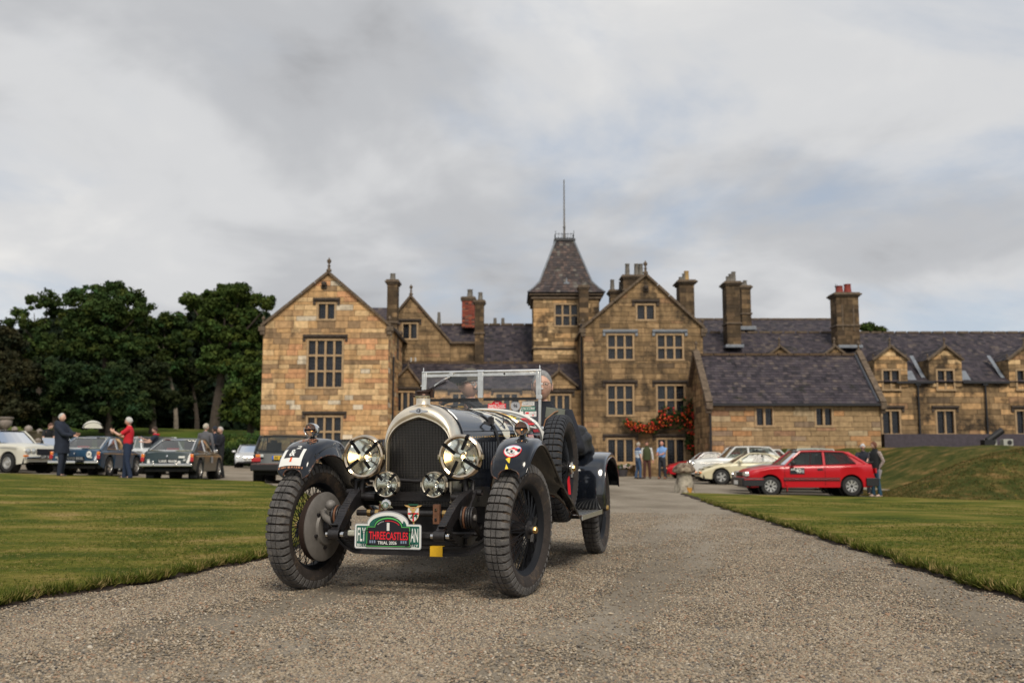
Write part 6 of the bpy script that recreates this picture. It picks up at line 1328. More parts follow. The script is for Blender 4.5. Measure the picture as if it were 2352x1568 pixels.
b.box(((X_(2066, YG)+X_(2131, YG))/2+0, YG-.2, zEv-.04), (2.2, .14, .12)); b.box(((X_(2208, YG)+X_(2312, YG))/2, YG-.2, zEv-.04), (2.7, .14, .12)); HP(b, 'gutter', iron_p)
b = MB(); b.box(((X_(2028, 54)+X_(2700, 54))/2, 55.5, Z_(1010, 54)-.4), (X_(2700, 54)-X_(2028, 54), 2.6, 1.45)); HP(b, 'terrace_wall', M_('purple_slate_hanging', (.060, .048, .062), .7, var=.3, vs=5))
slates('roof', [(X_(1590, 66), 65, Z_(775, 66)), (X_(1930, 66), 65, Z_(775, 66)), (X_(1930, 70), 70, Z_(734, 70)), (X_(1590, 70), 70, Z_(734, 70))], 14, .26, ppm=35); coping([(X_(1590, 70), 70, Z_(733, 70)), (X_(1930, 70), 70, Z_(733, 70))], .3, .12, 'ridge_tiles')
chimney(X_(1669, 61.4, 700), X_(1700, 61.4, 700), Z_(792, 61.4), Z_(655, 61.4), 61.4, 1.2, [(X_(x, 61.4, 640), Z_(z, 61.4), .15, pot_m) for x, z in ((1677, 633), (1683, 627), (1690, 622))], cap=.2, string=(Z_(742, 61.4),))
chimney(X_(1704, 66, 700), X_(1725, 66, 700), Z_(752, 66), Z_(664, 66), 66, 1.0, [(X_(1709, 66, 650), Z_(650, 66), .13, pot_m), (X_(1715, 66, 650), Z_(643, 66), .15, pot_m)], cap=.16, string=(Z_(720, 66),))
b = MB(); b.box((X_(1685, 61.4, 795), 61.4, Z_(796, 61.4)), (1.15, .8, .2)); HP(b, 'lead_flashing', lead_m, bevel=.03); b = MB(); b.box((X_(1715, 66, 755), 66, Z_(755, 66)), (1.1, .9, .25)); HP(b, 'lead_flashing', lead_m, bevel=.03); b = MB(); b.box((X_(1950, 61.4, 797), 61.4, Z_(797, 61.4)), (1.5, .8, .2)); HP(b, 'lead_flashing', lead_m, bevel=.03)
chimney(X_(1922, 61.4, 720), X_(1973, 61.4, 720), Z_(800, 61.4), Z_(681, 61.4), 61.4, 1.2, [(X_(1935, 61.4, 660), Z_(655, 61.4), .24, potr), (X_(1954, 61.4, 660), Z_(651, 61.4), .24, potr)], cap=.22, string=(Z_(747, 61.4),), grooves=2)
b = MB(); [b.bar((X_(x, 61.4, 665), 62.0, Z_(677, 61.4)), (X_(x, 61.4, 665), 62.0, Z_(y, 61.4)), .03) for x, y in ((1927, 648), (1931, 650))]; b.bar((X_(1924, 61.4, 655), 62.0, Z_(654, 61.4)), (X_(1935, 61.4, 655), 62.0, Z_(655, 61.4)), .05); HP(b, 'aerial', iron_p)
# ---- bright low extension, nearest part of the house
YE = 51; e0, e1 = X_(1630, YE, 960), X_(2022, YE, 960); zEe = Z_(926, YE, 1820)
h = [window(front(YE), *W4(YE, 1738, 1774, 938, 976), 2, hood=False), window(front(YE), *W4(YE, 1875, 1910, 938, 976), 2, hood=False)]
masonry('wall', front(YE), e0, e1, -.5, zEe-.05, BUFF, h, m=stone_m, ppm=51, ch=(.23, .30), cw=(.55, 1.15))
ye = 54.06; ze_r = Z_(815, ye); 
masonry('wall', sideL(e0+.02), YE+.01, 57.3, -.5, zEe, BROWN, (), (ye, ze_r, YE, 57.3, zEe), m=stone_d, ppm=14); masonry('wall', sideR(e1-.02), YE+.01, 57.3, -.5, zEe, BROWN, (), (ye, ze_r, YE, 57.3, zEe), m=stone_d, ppm=4)
slates('roof', [(e0+.05, YE-.18, zEe-.02), (e1-.02, YE-.18, zEe-.02), (e1-.02, ye, ze_r), (e0+.05, ye, ze_r)], 19, .235, ppm=52)
slates('roof', [(e1, 57.5, zEe), (e0, 57.5, zEe), (e0, ye, ze_r), (e1, ye, ze_r)], 8, .6, ppm=1); coping([(e0, ye, ze_r+.02), (e1, ye, ze_r+.02)], .28, .12, 'ridge_tiles', M_('mossy_ridge', (0,)*3))
for e, w in ((e0-.05, .34), (e1+.10, .30)):
    coping([(e, YE-.25, zEe+.0), (e, ye, ze_r+.16)], w, .22); coping([(e, ye, ze_r+.16), (e, 57.5, zEe)], w, .22); finial((e, ye, ze_r+.2), .7); b = MB(); b.box((e, YE-.12, zEe-.15), (w, .5, .35)); b.box((e, YE-.06, zEe-.42), (w*.8, .34, .2)); HP(b, 'kneeler', cope_m, bevel=.03)
b = MB(); b.tube([(e1-.12, YE-.15, zEe+.06), (e1-.12, ye, ze_r+.08)], .07, 6); HP(b, 'lead_flashing', M_('dark_flashing', (.06, .065, .08), .5))
b = MB(); b.box(((e0+e1)/2, YE-.25, zEe-.08), (e1-e0, .14, .12)); b.lathe([(.05, 0), (.05, 3.0)], 8, o=(e0+.02, YE-.12, .2)); b.box((e0+.0, YE-.2, zEe-.15), (.22, .22, .24)); HP(b, 'gutter', iron_p)
# ---- turn the pieces into parts: the 300 largest of each kind singly, the rest joined wall by wall
from collections import defaultdict
rest = defaultdict(list)
for kind in ('stone', 'slate', 'brick'):
    L3 = sorted([p for p in PIECES if p[1] == kind], key=lambda p: -p[0]); lim_ = 300
    if kind == 'slate': L3 = sorted(L3, key=lambda p: (-p[0]//300, min(v[2] for v in p[2])))
    if kind == 'brick': lim_ = 0
    for i, p in enumerate(L3):
        if i < lim_: b = MB(); b.add(p[2], p[3], 0, p[4]); HP(b, kind, p[6], p[5], tint=True)
        else: rest[(kind, p[5], p[6])].append(p)
for (kind, wall, m), ps in rest.items():
    b = MB()
    for p in ps: b.add(p[2], p[3], 0, p[4])
    o = HP(b, {'stone': 'stone_courses', 'slate': 'slate_courses', 'brick': 'brick_courses'}[kind], m, wall, tint=True); o['kind'] = 'stuff'
# ================================================================ trees, hedge, climber
leaf_m = M_('leaf', (1, 1, 1), .7, attr=True, spec=.08); bark_m = M_('bark', (.055, .042, .032), .95, var=.4, vs=4, bump=.6, bs=12); bark2 = M_('pale_bark', (.20, .165, .13), .9, var=.4, vs=3, bump=.5, bs=12)
leaf2 = leaf_m.node_tree; _b = leaf2.nodes['Principled BSDF']; _b.inputs['Subsurface Weight'].default_value = 0
def leafmesh(name, clumps, per, size, col, m=None, parent=None, up=.35, kind=None, rs=0, flat=.75):
    """clumps: (x, y, z, r) arrays; leaf cards spread over the outside of each clump"""
    g = np.random.default_rng(rs+1); C_ = np.asarray(clumps, float); n = len(C_)*per
    c = np.repeat(C_, per, 0); d = g.normal(size=(n, 3)); d /= np.linalg.norm(d, axis=1)[:, None]; d[:, 2] = np.where(g.random(n) < up, np.abs(d[:, 2]), d[:, 2])
    rad = c[:, 3]*(.35+.65*g.random(n)**.5+np.abs(g.normal(0, .22, n))); p = c[:, :3]+d*rad[:, None]*np.array([1, 1, flat])
    a = d+g.normal(size=(n, 3))*.7; a /= np.linalg.norm(a, axis=1)[:, None]; r = g.normal(size=(n, 3)); u = np.cross(a, r); u /= np.linalg.norm(u, axis=1)[:, None]; v = np.cross(a, u)
    s = size*g.uniform(.6, 1.25, n)[:, None]; q = np.stack([p-u*s, p-v*s*.62, p+u*s, p+v*s*.62], 1).reshape(-1, 3)
    me = bpy.data.meshes.new(name); me.vertices.add(4*n); me.vertices.foreach_set('co', q.ravel()); me.loops.add(4*n); me.loops.foreach_set('vertex_index', np.arange(4*n)); me.polygons.add(n)
    me.polygons.foreach_set('loop_start', np.arange(n)*4); me.polygons.foreach_set('loop_total', np.full(n, 4)); me.update(); me.validate()
    cl = np.repeat(g.uniform(.65, 1.45, len(C_)), per)*g.uniform(.75, 1.3, n); hue = np.repeat(g.normal(0, .10, len(C_)), per)
    colr = np.stack([col[0]*cl*(1+hue*1.2), col[1]*cl, col[2]*cl*(1-hue), np.ones(n)], 1).clip(0, 1); at_ = me.color_attributes.new('tint', 'FLOAT_COLOR', 'CORNER'); at_.data.foreach_set('color', np.repeat(colr, 4, 0).ravel())
    me.materials.append(m or leaf_m); o = bpy.data.objects.new(name, me); COL.objects.link(o); o.parent = parent
    if kind: o['kind'] = kind
    return o
def tree(label, Y, lobes, trunk, col, sub=16, per=120, size=.17, subr=.42, bark=None, tr=.35, rs=0, group='trees beyond the parked cars', zb=None, limbs=True, cat='tree'):
    sub = int(sub*3.6); subr *= .80; per = int(per*.62); size *= .88
    g = random.Random(rs); bx_, by_ = trunk; x0, _, z0 = at(bx_, by_, Y); z0 = float(gz(x0, Y)+meadow(np.float64(x0), np.float64(Y)))-.2 if zb is None else zb
    o = empty('tree' if cat == 'tree' else cat, (x0, Y, z0), label=label, category=cat, group=group); cl = []; cs = []
    for px, py, r in lobes:
        dy = g.uniform(-.5, .5)*2.2; x, _, z = at(px, py, Y+dy); R = r*Y/FPX; cs.append((x-x0, dy, z-z0, R))
        for k in range(max(5, int(sub*(R/1.5)**1.6))):
            a = g.uniform(0, 2*pi); h = g.uniform(-.75, 1); q = sqrt(max(0, 1-h*h)); rr_ = R*g.uniform(.25, 1.02)**.7
            cl.append((x-x0+rr_*q*cos(a), dy+rr_*q*sin(a)*.9, z-z0+rr_*h*.85, subr*g.uniform(.4, 1.6)))
    leafmesh('crown', cl, per, size, col, parent=o, rs=rs)
    b = MB(); top = max(c[2] for c in cs); lean = trunk[2] if len(trunk) > 2 else 0
    tx = sum(c[0] for c in cs)/len(cs); b.tube(catmull([(0, 0, -.3), (tx*.1, 0, top*.2), (tx*.5, 0, top*.5), (tx, 0, top*.8)], 4), [tr*(1.15-.8*k/12) for k in range(13)], 8)
    if limbs:
        for c in cs[::1]:
            z_ = min(top*.62, max(top*.25, c[2]-c[3]*1.6)); t = z_/top; sx0 = tx*(t if t > .5 else t*.6)
            b.tube(catmull([(sx0, 0, z_), ((sx0+c[0])/2, c[1]*.4, (z_+c[2])/2-.2), (sx0+(c[0]-sx0)*.85, c[1]*.8, z_+(c[2]-c[3]*.2-z_)*.85)], 3), [tr*.36*(1-.135*k) for k in range(7)], 6)
    b.build('trunk', bark or bark_m, o, smooth=60); return o
G1, G2, G3, G4 = (.038, .060, .016), (.026, .044, .016), (.046, .070, .016), (.022, .030, .012)
tree('broad tall tree, second crown from the left with the highest flat top', 88, [(175, 690, 30), (215, 682, 32), (262, 668, 24), (300, 690, 32), (328, 712, 20), (240, 715, 46), (190, 740, 46), (290, 742, 38), (235, 790, 56), (180, 800, 48), (280, 800, 42)], (235, 1000), G1, rs=1)
tree('airy tree with sky showing through its branches, at the far left', 92, [(45, 722, 18), (78, 700, 22), (115, 690, 26), (132, 718, 24), (58, 745, 18), (102, 748, 22), (95, 792, 46), (52, 805, 38), (25, 742, 10)], (90, 1000), G1, sub=9, rs=2)
tree('rounded tree with bright green crown, standing beside the left gable', 84, [(432, 690, 16), (452, 702, 18), (482, 682, 22), (515, 672, 24), (552, 672, 24), (585, 692, 22), (612, 702, 13), (624, 692, 7), (500, 720, 40), (530, 702, 30), (488, 708, 24), (560, 725, 40), (470, 762, 38), (530, 780, 48), (588, 780, 36), (500, 832, 46), (560, 842, 46), (602, 850, 34)], (490, 1003), G3, tr=.45, rs=3)
tree('lower tree filling the dip between the two tall crowns', 96, [(340, 748, 24), (375, 738, 24), (405, 742, 24), (360, 790, 38), (410, 792, 38), (330, 800, 38), (385, 842, 42)], (404, 1005), G1, bark=bark2, tr=.22, rs=4)
tree('dark brownish yew rising out of the left edge', 80, [(0, 778, 34), (30, 795, 34), (-35, 765, 46), (10, 850, 54), (48, 868, 44), (-12, 930, 54), (40, 940, 40)], (0, 1000), (.030, .030, .014), rs=5)
tree('dark bushy evergreen below the airy tree', 82, [(110, 862, 46), (158, 872, 46), (138, 922, 50), (62, 935, 44), (92, 965, 34), (170, 960, 34)], (130, 1000), G2, rs=6, limbs=False)
tree('dark spreading evergreen behind the man in the navy coat', 84, [(220, 880, 46), (272, 872, 50), (250, 930, 54), (305, 932, 44), (200, 965, 34), (285, 970, 30)], (250, 1000), G2, rs=7, limbs=False)
tree('shadowy conifer left of the pale trunk', 88, [(340, 882, 40), (372, 915, 38), (325, 960, 30), (350, 850, 30)], (350, 1000), G4, rs=8, limbs=False)
tree('low bushy tree against the left end of the house', 78, [(600, 905, 34), (575, 950, 36), (606, 965, 24), (545, 900, 30), (530, 945, 22), (590, 860, 30)], (575, 1005), G3, rs=9, limbs=False)
tree('slim dark tree between the pale trunk and the leaning trunk', 98, [(440, 880, 34), (440, 920, 30), (470, 860, 30), (420, 840, 30)], (452, 1003), G4, rs=10, tr=.25)
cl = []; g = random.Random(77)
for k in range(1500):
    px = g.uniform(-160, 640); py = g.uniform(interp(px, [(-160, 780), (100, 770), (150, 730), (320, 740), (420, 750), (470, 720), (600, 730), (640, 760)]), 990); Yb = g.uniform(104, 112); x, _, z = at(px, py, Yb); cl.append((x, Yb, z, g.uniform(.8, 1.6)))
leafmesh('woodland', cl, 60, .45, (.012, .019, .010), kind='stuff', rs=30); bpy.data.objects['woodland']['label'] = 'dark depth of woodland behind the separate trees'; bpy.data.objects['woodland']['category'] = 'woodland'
tree('distant tree top showing above the roof beside the red chimney pots', 100, [(1990, 752, 10), (2006, 758, 10), (2020, 762, 8), (2003, 766, 12)], (2003, 900), G3, rs=12, zb=0., group=None, sub=30, limbs=False)
x0, _, z0 = at(556, 1062, 66); hedge = empty('hedge', (x0, 66, z0-.3), label='dark clipped hedge behind the silver coupe', category='hedge')
g = random.Random(3); leafmesh('foliage', [(g.uniform(-2.6, 2.4), g.uniform(-.4, .4), g.uniform(.1, 1.15), .25) for _ in range(300)], 60, .07, (.018, .030, .012), parent=hedge, rs=31)
b = MB(); b.box((0, .1, .6), (4.6, .4, 1.0)); b.build('stems', M_('dark_twigs', (.012, .012, .008), .9), hedge)
x0, _, z0 = at(555, 1022, 72); sh = empty('shrub', (x0, 72, z0-.5), label='small light green shrub at the foot of the left gable', category='shrub'); leafmesh('foliage', [(g.uniform(-1.4, 1.4), g.uniform(-.5, .5), g.uniform(.1, 1.2), .3) for _ in range(50)], 60, .07, (.05, .085, .02), parent=sh, rs=32)
# climbing rose on the right wing
YV = 55.9; o = empty('climbing_plant', (X_(1602, YV), YV, -.1), label='climbing plant with masses of red and orange flowers trained up the wall beside the extension', category='climbing plant')
ox, oz = X_(1602, YV), -.1; cl = []; path = [(1440, 970), (1455, 978), (1475, 985), (1495, 980), (1515, 968), (1535, 962), (1560, 960), (1585, 955), (1605, 948), (1612, 975), (1600, 1000), (1590, 1020), (1604, 1040), (1600, 1060)]
for px, py in catmull(path, 5):
    w = interp(px, [(1440, 4), (1500, 10), (1560, 20), (1600, 26)]) if py < 1010 else 16
    for _ in range(6): a, c = g.gauss(0, w*.6), g.gauss(0, w*.6); x, _, z = at(min(px+a, 1619), py+c, YV); cl.append((x-ox, -g.uniform(.1, .45), z-oz, .16))
leafmesh('foliage', cl, 34, .055, (.030, .050, .014), parent=o, rs=33)
b = MB(); b.tube([(0, -.1, 0), (.05, -.12, 1.2), (-.1, -.12, 2.4), (.0, -.12, 3.2)], .04, 6); b.tube([(0, -.1, 2.2), (-1.2, -.12, 2.7), (-2.6, -.12, 2.5), (-3.8, -.12, 2.6)], .025, 6); b.build('stem', bark_m, o)
for nm, col_, n_ in (('flowers', (.62, .03, .025), 400), ('flowers', (.80, .16, .03), 260)):
    fl = []
    for _ in range(n_):
        c = g.choice(cl)
        if g.random() < .5 or c[2] > 1.2: fl.append((c[0]+g.uniform(-.15, .15), c[1]-.16, c[2]+g.uniform(-.12, .12), .035))
    leafmesh(nm, fl, 9, .042, col_, m=M_('petal', (1, 1, 1), .6, attr=True), parent=o, rs=34+n_, kind='stuff')
# ================================================================ garden ornaments
lich = M_('lichened_stone', (.26, .21, .15), .95, var=.6, vs=9, bump=1, bs=14, dirt=(.075, .04, .028), dscale=7, dthr=.47); lich2 = M_('staddle_base', (.36, .32, .25), .95, var=.5, vs=6, bump=.9, bs=16, dirt=(.085, .065, .045), dscale=3.6, dthr=.50)
gx, gy_, gzz = gp(1572, 1132); st = empty('staddle_stone', (gx, gy_, gzz-.02), label='mushroom-shaped staddle stone at the tip of the right lawn', category='staddle stone')
def rockgrid(prof, n, sq, seed, jit):
    rs_ = random.Random(seed); rows = []
    for r, z in prof:
        row = []
        for k in range(n):
            a = 2*pi*k/n; q = 1+jit*(sin(3*a+seed+z*4)+.6*sin(7*a+z*9)+rs_.uniform(-.6, .6)); e = (abs(cos(a))**sq+abs(sin(a))**sq)**(-1/sq); row.append((r*q*e*cos(a+.5), r*q*e*sin(a+.5), z+jit*.2*rs_.uniform(-1, 1)))
        rows.append(row)
    return rows
b = MB(); b.grid(rockgrid([(.275, 0), (.27, .05), (.24, .25), (.20, .45), (.165, .62), (.16, .68), (0, .68)], 28, 4, 2, .02), cv=True); b.build('stone_base', lich2, st, smooth=60)
b = MB(); b.box((.10, -.25, .12), (.15, .03, .24), R=Matrix.Rotation(.1, 3, 'Y')); b.xf(Matrix.Rotation(.18, 4, 'X')); b.v = [(x, y+.022, z) for x, y, z in b.v]; b.build('lichen_patch', M_('orange_lichen', (.50, .25, .05), .95, var=.4, vs=15), st, bevel=.012)
b = MB(); b.grid(rockgrid([(.16, .63), (.28, .62), (.325, .65), (.33, .70), (.30, .77), (.25, .83), (.19, .88), (.10, .915), (0, .92)], 30, 2.2, 5, .05), cv=True); b.build('stone_cap', lich, st, smooth=60)
b = MB(); rs_ = random.Random(8)
for _ in range(70):
    a = rs_.uniform(0, 2*pi); r = rs_.uniform(.0, .30); z = .91-.24*(r/.30)**2; b.grid(blob((r*cos(a), r*sin(a), z-.02), (.03, .03, .022), 6, 4, .2, 3), cv=True)
o_ = b.build('moss_tufts', lich, st, smooth=60); o_['kind'] = 'stuff'
YU = 72; ustone = M_('weathered_ornament_stone', (.27, .23, .20), .9, var=.35, vs=5, bump=.4, bs=12)
def urn(px, py, s, kind, label):
    x, _, z = at(px, py, YU); o = empty('stone_urn' if kind else 'ball_finial', (x, YU, z-.9*s), label=label, category='garden urn' if kind else 'stone finial', group='stone ornaments on the garden wall')
    b = MB(); pr = [(.30, -1.2), (.30, -.1), (.34, 0), (.24, .06), (.12, .12), (.09, .25), (.20, .34), (.34, .50), (.38, .75), (.34, .85), (.44, .92), (.46, 1.0), (.36, 1.02), (0, .98)] if kind else [(.34, -1.2), (.34, -.35), (.42, -.28), (.36, -.18), (.16, .0), (.12, .22), (.14, .3), (.26, .42), (.30, .58), (.24, .74), (.1, .84), (0, .86)]
    b.lathe([(r*s, h*s) for r, h in pr], 16); b.build('pedestal', ustone, o, smooth=40)
urn(14, 962, 1.15, 1, 'stone urn with a wide rim, leftmost ornament on the garden wall'); urn(34, 978, .75, 0, 'stone ball finial next to the urn on the garden wall'); urn(66, 975, .95, 0, 'taller stone ball finial in the middle of the garden wall'); urn(91, 983, .75, 0, 'stone ball finial at the right end of the garden wall')
x0, _, _z = at(-40, 990, YU); x1, _, z0 = at(150, 1002, YU); b = MB(); b.box(((x0+x1)/2, YU+.1, z0-.2), (x1-x0, .5, 1.0)); b.box(((x0+x1)/2, YU+.1, z0+.34), (x1-x0+.1, .62, .12)); tag(b.build('garden_wall', M_('mossy_wall', (.06, .05, .03), .95, var=.5, vs=3, bump=.6, bs=9), bevel=.04), 'low mossy garden wall below the stone ornaments at the far left', 'wall')
YB = 51.5; x0, _, z0 = at(2275, 1014, YB); o = empty('air_unit', (x0, YB, z0-.3), label='white outdoor box on the bank, left of the black flue', category='outdoor unit', group='white boxes on the bank')
def unit(o):
    b = MB(); b.box((0, 0, .26), (.50, .4, .34)); b.build('casing', M_('cream_casing', (.40, .40, .36), .6), o, bevel=.02); b = MB(); b.lathe([(.12, .0), (.12, .02), (.05, .03), (0, .03)], 16, o=(.06, -.2, .26), ax=(0, -1, 0)); b.build('grille', M_('grille_black', (.02, .02, .02), .6), o)
unit(o); x1_, _, z1_ = at(2312, 1014, YB); o2 = empty('air_unit', (x1_, YB, z1_-.3), label='white outdoor box on the bank, right of the black flue', category='outdoor unit', group='white boxes on the bank'); unit(o2)
a_ = at(2268, 1012, YB-.4); c_ = at(2302, 988, YB-.4); b = MB(); b.tube([Vector(a_), Vector(a_).lerp(Vector(c_), .5), c_], .17, 12); b.box(Vector(a_)+Vector((0, 0, -.2)), (.5, .5, .5)); tag(b.build('black_flue', M_('flue_black', (.01, .01, .012), .6), smooth=50), 'black slanting tube between two white boxes on the bank', 'flue')
x0, _, z0 = at(1430, 1085, 55); o = empty('flower_tub', (x0, 55, -.02), label='dark tub with white and pink flowers below the left ground floor window', category='planter'); b = MB(); b.lathe([(.24, 0), (.30, .36), (.27, .36), (0, .33)], 16); b.build('tub', M_('tub_grey', (.05, .045, .05), .8), o, smooth=40)
leafmesh('foliage', [(g.uniform(-.3, .4), g.uniform(-.2, .2), .48+g.uniform(-.05, .12), .12) for _ in range(16)], 30, .04, (.05, .09, .03), parent=o, rs=50); q_ = leafmesh('flowers', [(g.uniform(-.3, .5), -.2, .5+g.uniform(-.05, .15), .05) for _ in range(14)], 9, .04, (.7, .6, .58), m=MATS['petal'], parent=o, rs=51, kind='stuff')
# a plank lying at the foot of the bank and yellow weeds
fl = []
for _ in range(26): x = g.uniform(12.5, 24); y = g.uniform(29, 33.5); fl.append((x, y, float(gz(x, y)+bank(np.float64(x), np.float64(y)))+.12, .02))
q_ = leafmesh('yellow_weeds', fl, 5, .014, (.70, .52, .03), m=MATS['petal'], kind='stuff', rs=52); tag(q_, 'small yellow wild flowers dotted over the grass bank', 'wild flowers')
# ================================================================ people
def skin_obj(verts, edges, radii, root, sub=1):
    me = bpy.data.meshes.new('s'); me.from_pydata([tuple(v) for v in verts], edges, []); o = bpy.data.objects.new('s', me); COL.objects.link(o)
    o.modifiers.new('skin', 'SKIN').use_smooth_shade = True
    sv = me.skin_vertices[0].data
    for i, r in enumerate(radii): sv[i].radius = r if isinstance(r, tuple) else (r, r); sv[i].use_root = (i == root)
    s_ = o.modifiers.new('sub', 'SUBSURF'); s_.levels = sub; s_.render_levels = sub
    dg = bpy.context.evaluated_depsgraph_get(); m2 = bpy.data.meshes.new_from_object(o.evaluated_get(dg)); COL.objects.unlink(o); bpy.data.objects.remove(o); bpy.data.meshes.remove(me)
    V = [tuple(v.co) for v in m2.vertices]; F = [tuple(p.vertices) for p in m2.polygons]; bpy.data.meshes.remove(m2); return V, F
def handmesh(curl=.5):
    b = MB(); V = []; F = []
    # palm in x (width) / -z (length); thumb on +x side
    vs = [(0, 0, 0), (0, 0, -.03), (0, 0, -.075)]; es = [(0, 1), (1, 2)]; rad = [(.022, .016), (.032, .014), (.036, .013)]
    for x, l in ((-.028, .062), (-.009, .072), (.010, .078), (.028, .068)):
        base = len(vs); es.append((2, base)); c = curl
        p = Vector((x*.9, 0, -.085)); vs.append(tuple(p)); rad.append(.009); d = Vector((x*.6, 0, -1)).normalized()
        for k in range(3):
            ang = c*(k+.4)*.75; dd = Vector((d.x, -sin(ang), -cos(ang))).normalized(); p = p+dd*l/3; vs.append(tuple(p)); rad.append(.0085-.001*k)
            if k == 0: es.append((base, base+1))
            else: es.append((base+k, base+k+1))
    base = len(vs); es.append((1, base)); vs += [(.034, -.008, -.035), (.050, -.020, -.058), (.054, -.032, -.082)]; rad += [.012, .010, .009]; es += [(base, base+1), (base+1, base+2)]
    return skin_obj(vs, es, rad, 0, 1)
HAND = handmesh(.55)
def headfn(th, ph, k=1.0, face=True):
    """th from crown 0 to chin pi, ph = 0 at the face (-y)"""
    x = sin(th)*sin(ph); y = -sin(th)*cos(ph); z = cos(th); f = max(0, cos(ph))*sin(th)
    X = x*.077; Yy = y*(.096 if y < 0 else .102); Z = z*.118
    if z < 0: t = -z; X *= 1-.34*t**1.5; Yy *= 1-.16*t if y < 0 else 1-.52*t**1.2
    if y < 0: Yy = max(Yy, -.090) if z > -.2 else Yy
    if face:
        ax = abs(x*.077)
        Yy += .010*math.exp(-((ax-.030)/.014)**2-((Z-.012)/.013)**2)*f                       # eye sockets
        Yy -= .022*math.exp(-(ax/.011)**2)*math.exp(-((Z+.022)/.020)**2)*f+.008*math.exp(-(ax/.008)**2-((Z-.005)/.02)**2)*f   # nose
        Yy -= .006*math.exp(-(ax/.035)**2-((Z-.034)/.010)**2)*f                                 # brow
        Yy -= .007*math.exp(-(ax/.022)**2-((Z+.060)/.010)**2)*f                                 # lips
        Yy += .004*math.exp(-(ax/.03)**2-((Z+.060)/.0022)**2)*f
        Yy -= .010*math.exp(-(ax/.026)**2-((Z+.098)/.016)**2)*f                                 # chin
        X *= 1+.10*math.exp(-((Z+.02)/.03)**2)*f
    return (X*k, Yy*k, Z*k)
def head_grid(n=30, m=26):
    return [[headfn(pi*i/m, 2*pi*j/n) for j in range(n)] for i in range(m+1)]
def torso(mb, T, up, prof, B_=1.0, n=20, seed=1, fold=.006):
    rows = []
    for z, rx, ry, yo in prof:
        r = []
        for k in range(n):
            a = 2*pi*k/n; c, s_ = cos(a), sin(a); e = 2.5
            q = (abs(c)**e+abs(s_)**e)**(-1/e)*(1+fold/.15*sin(5*a+z*23+seed)*.6+fold/.15*sin(3*a-z*31+seed*2)*.5)
            r.append(T((rx*B_*q*c, yo+ry*(.5+.5*B_)*q*s_, z+up)))
        rows.append(r)
    mb.grid(rows, cv=True); mb.add(rows[-1], [tuple(range(n))]); mb.add(rows[0], [tuple(range(n))[::-1]])
P_SHIRT = [(.90, .140, .105, 0), (.98, .148, .110, 0), (1.025, .160, .122, 0), (1.06, .165, .126, 0), (1.12, .160, .120, .005), (1.20, .165, .120, .008), (1.30, .182, .122, .01), (1.36, .186, .112, .012), (1.405, .168, .100, .015), (1.44, .132, .086, .015), (1.468, .100, .074, .012), (1.488, .073, .068, .008), (1.515, .064, .064, .002)]
P_COAT = [(.66, .225, .175, .01), (.80, .215, .17, .01), (.95, .205, .165, .01), (1.10, .198, .158, .01), (1.25, .205, .155, .012), (1.36, .220, .138, .015), (1.43, .205, .115, .02), (1.47, .15, .10, .02), (1.50, .10, .09, .015), (1.53, .085, .085, .01)]
P_GILET = [(.88, .180, .145, 0), (1.0, .176, .142, 0), (1.15, .175, .138, .006), (1.28, .190, .136, .01), (1.37, .192, .124, .012), (1.425, .172, .108, .015), (1.46, .12, .09, .014), (1.50, .085, .080, .008), (1.535, .078, .078, .004)]
skin_m = M_('skin', (.66, .40, .30), .55, var=.10, vs=18); skin_r = M_('ruddy_skin', (.58, .28, .20), .55, var=.12, vs=18); lip_m = M_('lips', (.35, .12, .09), .5); eye_w = M_('eye_white', (.6, .58, .55), .3); eye_d = M_('eye_dark', (.02, .018, .015), .2)
shoe_m = M_('dark_shoe', (.03, .022, .018), .5)
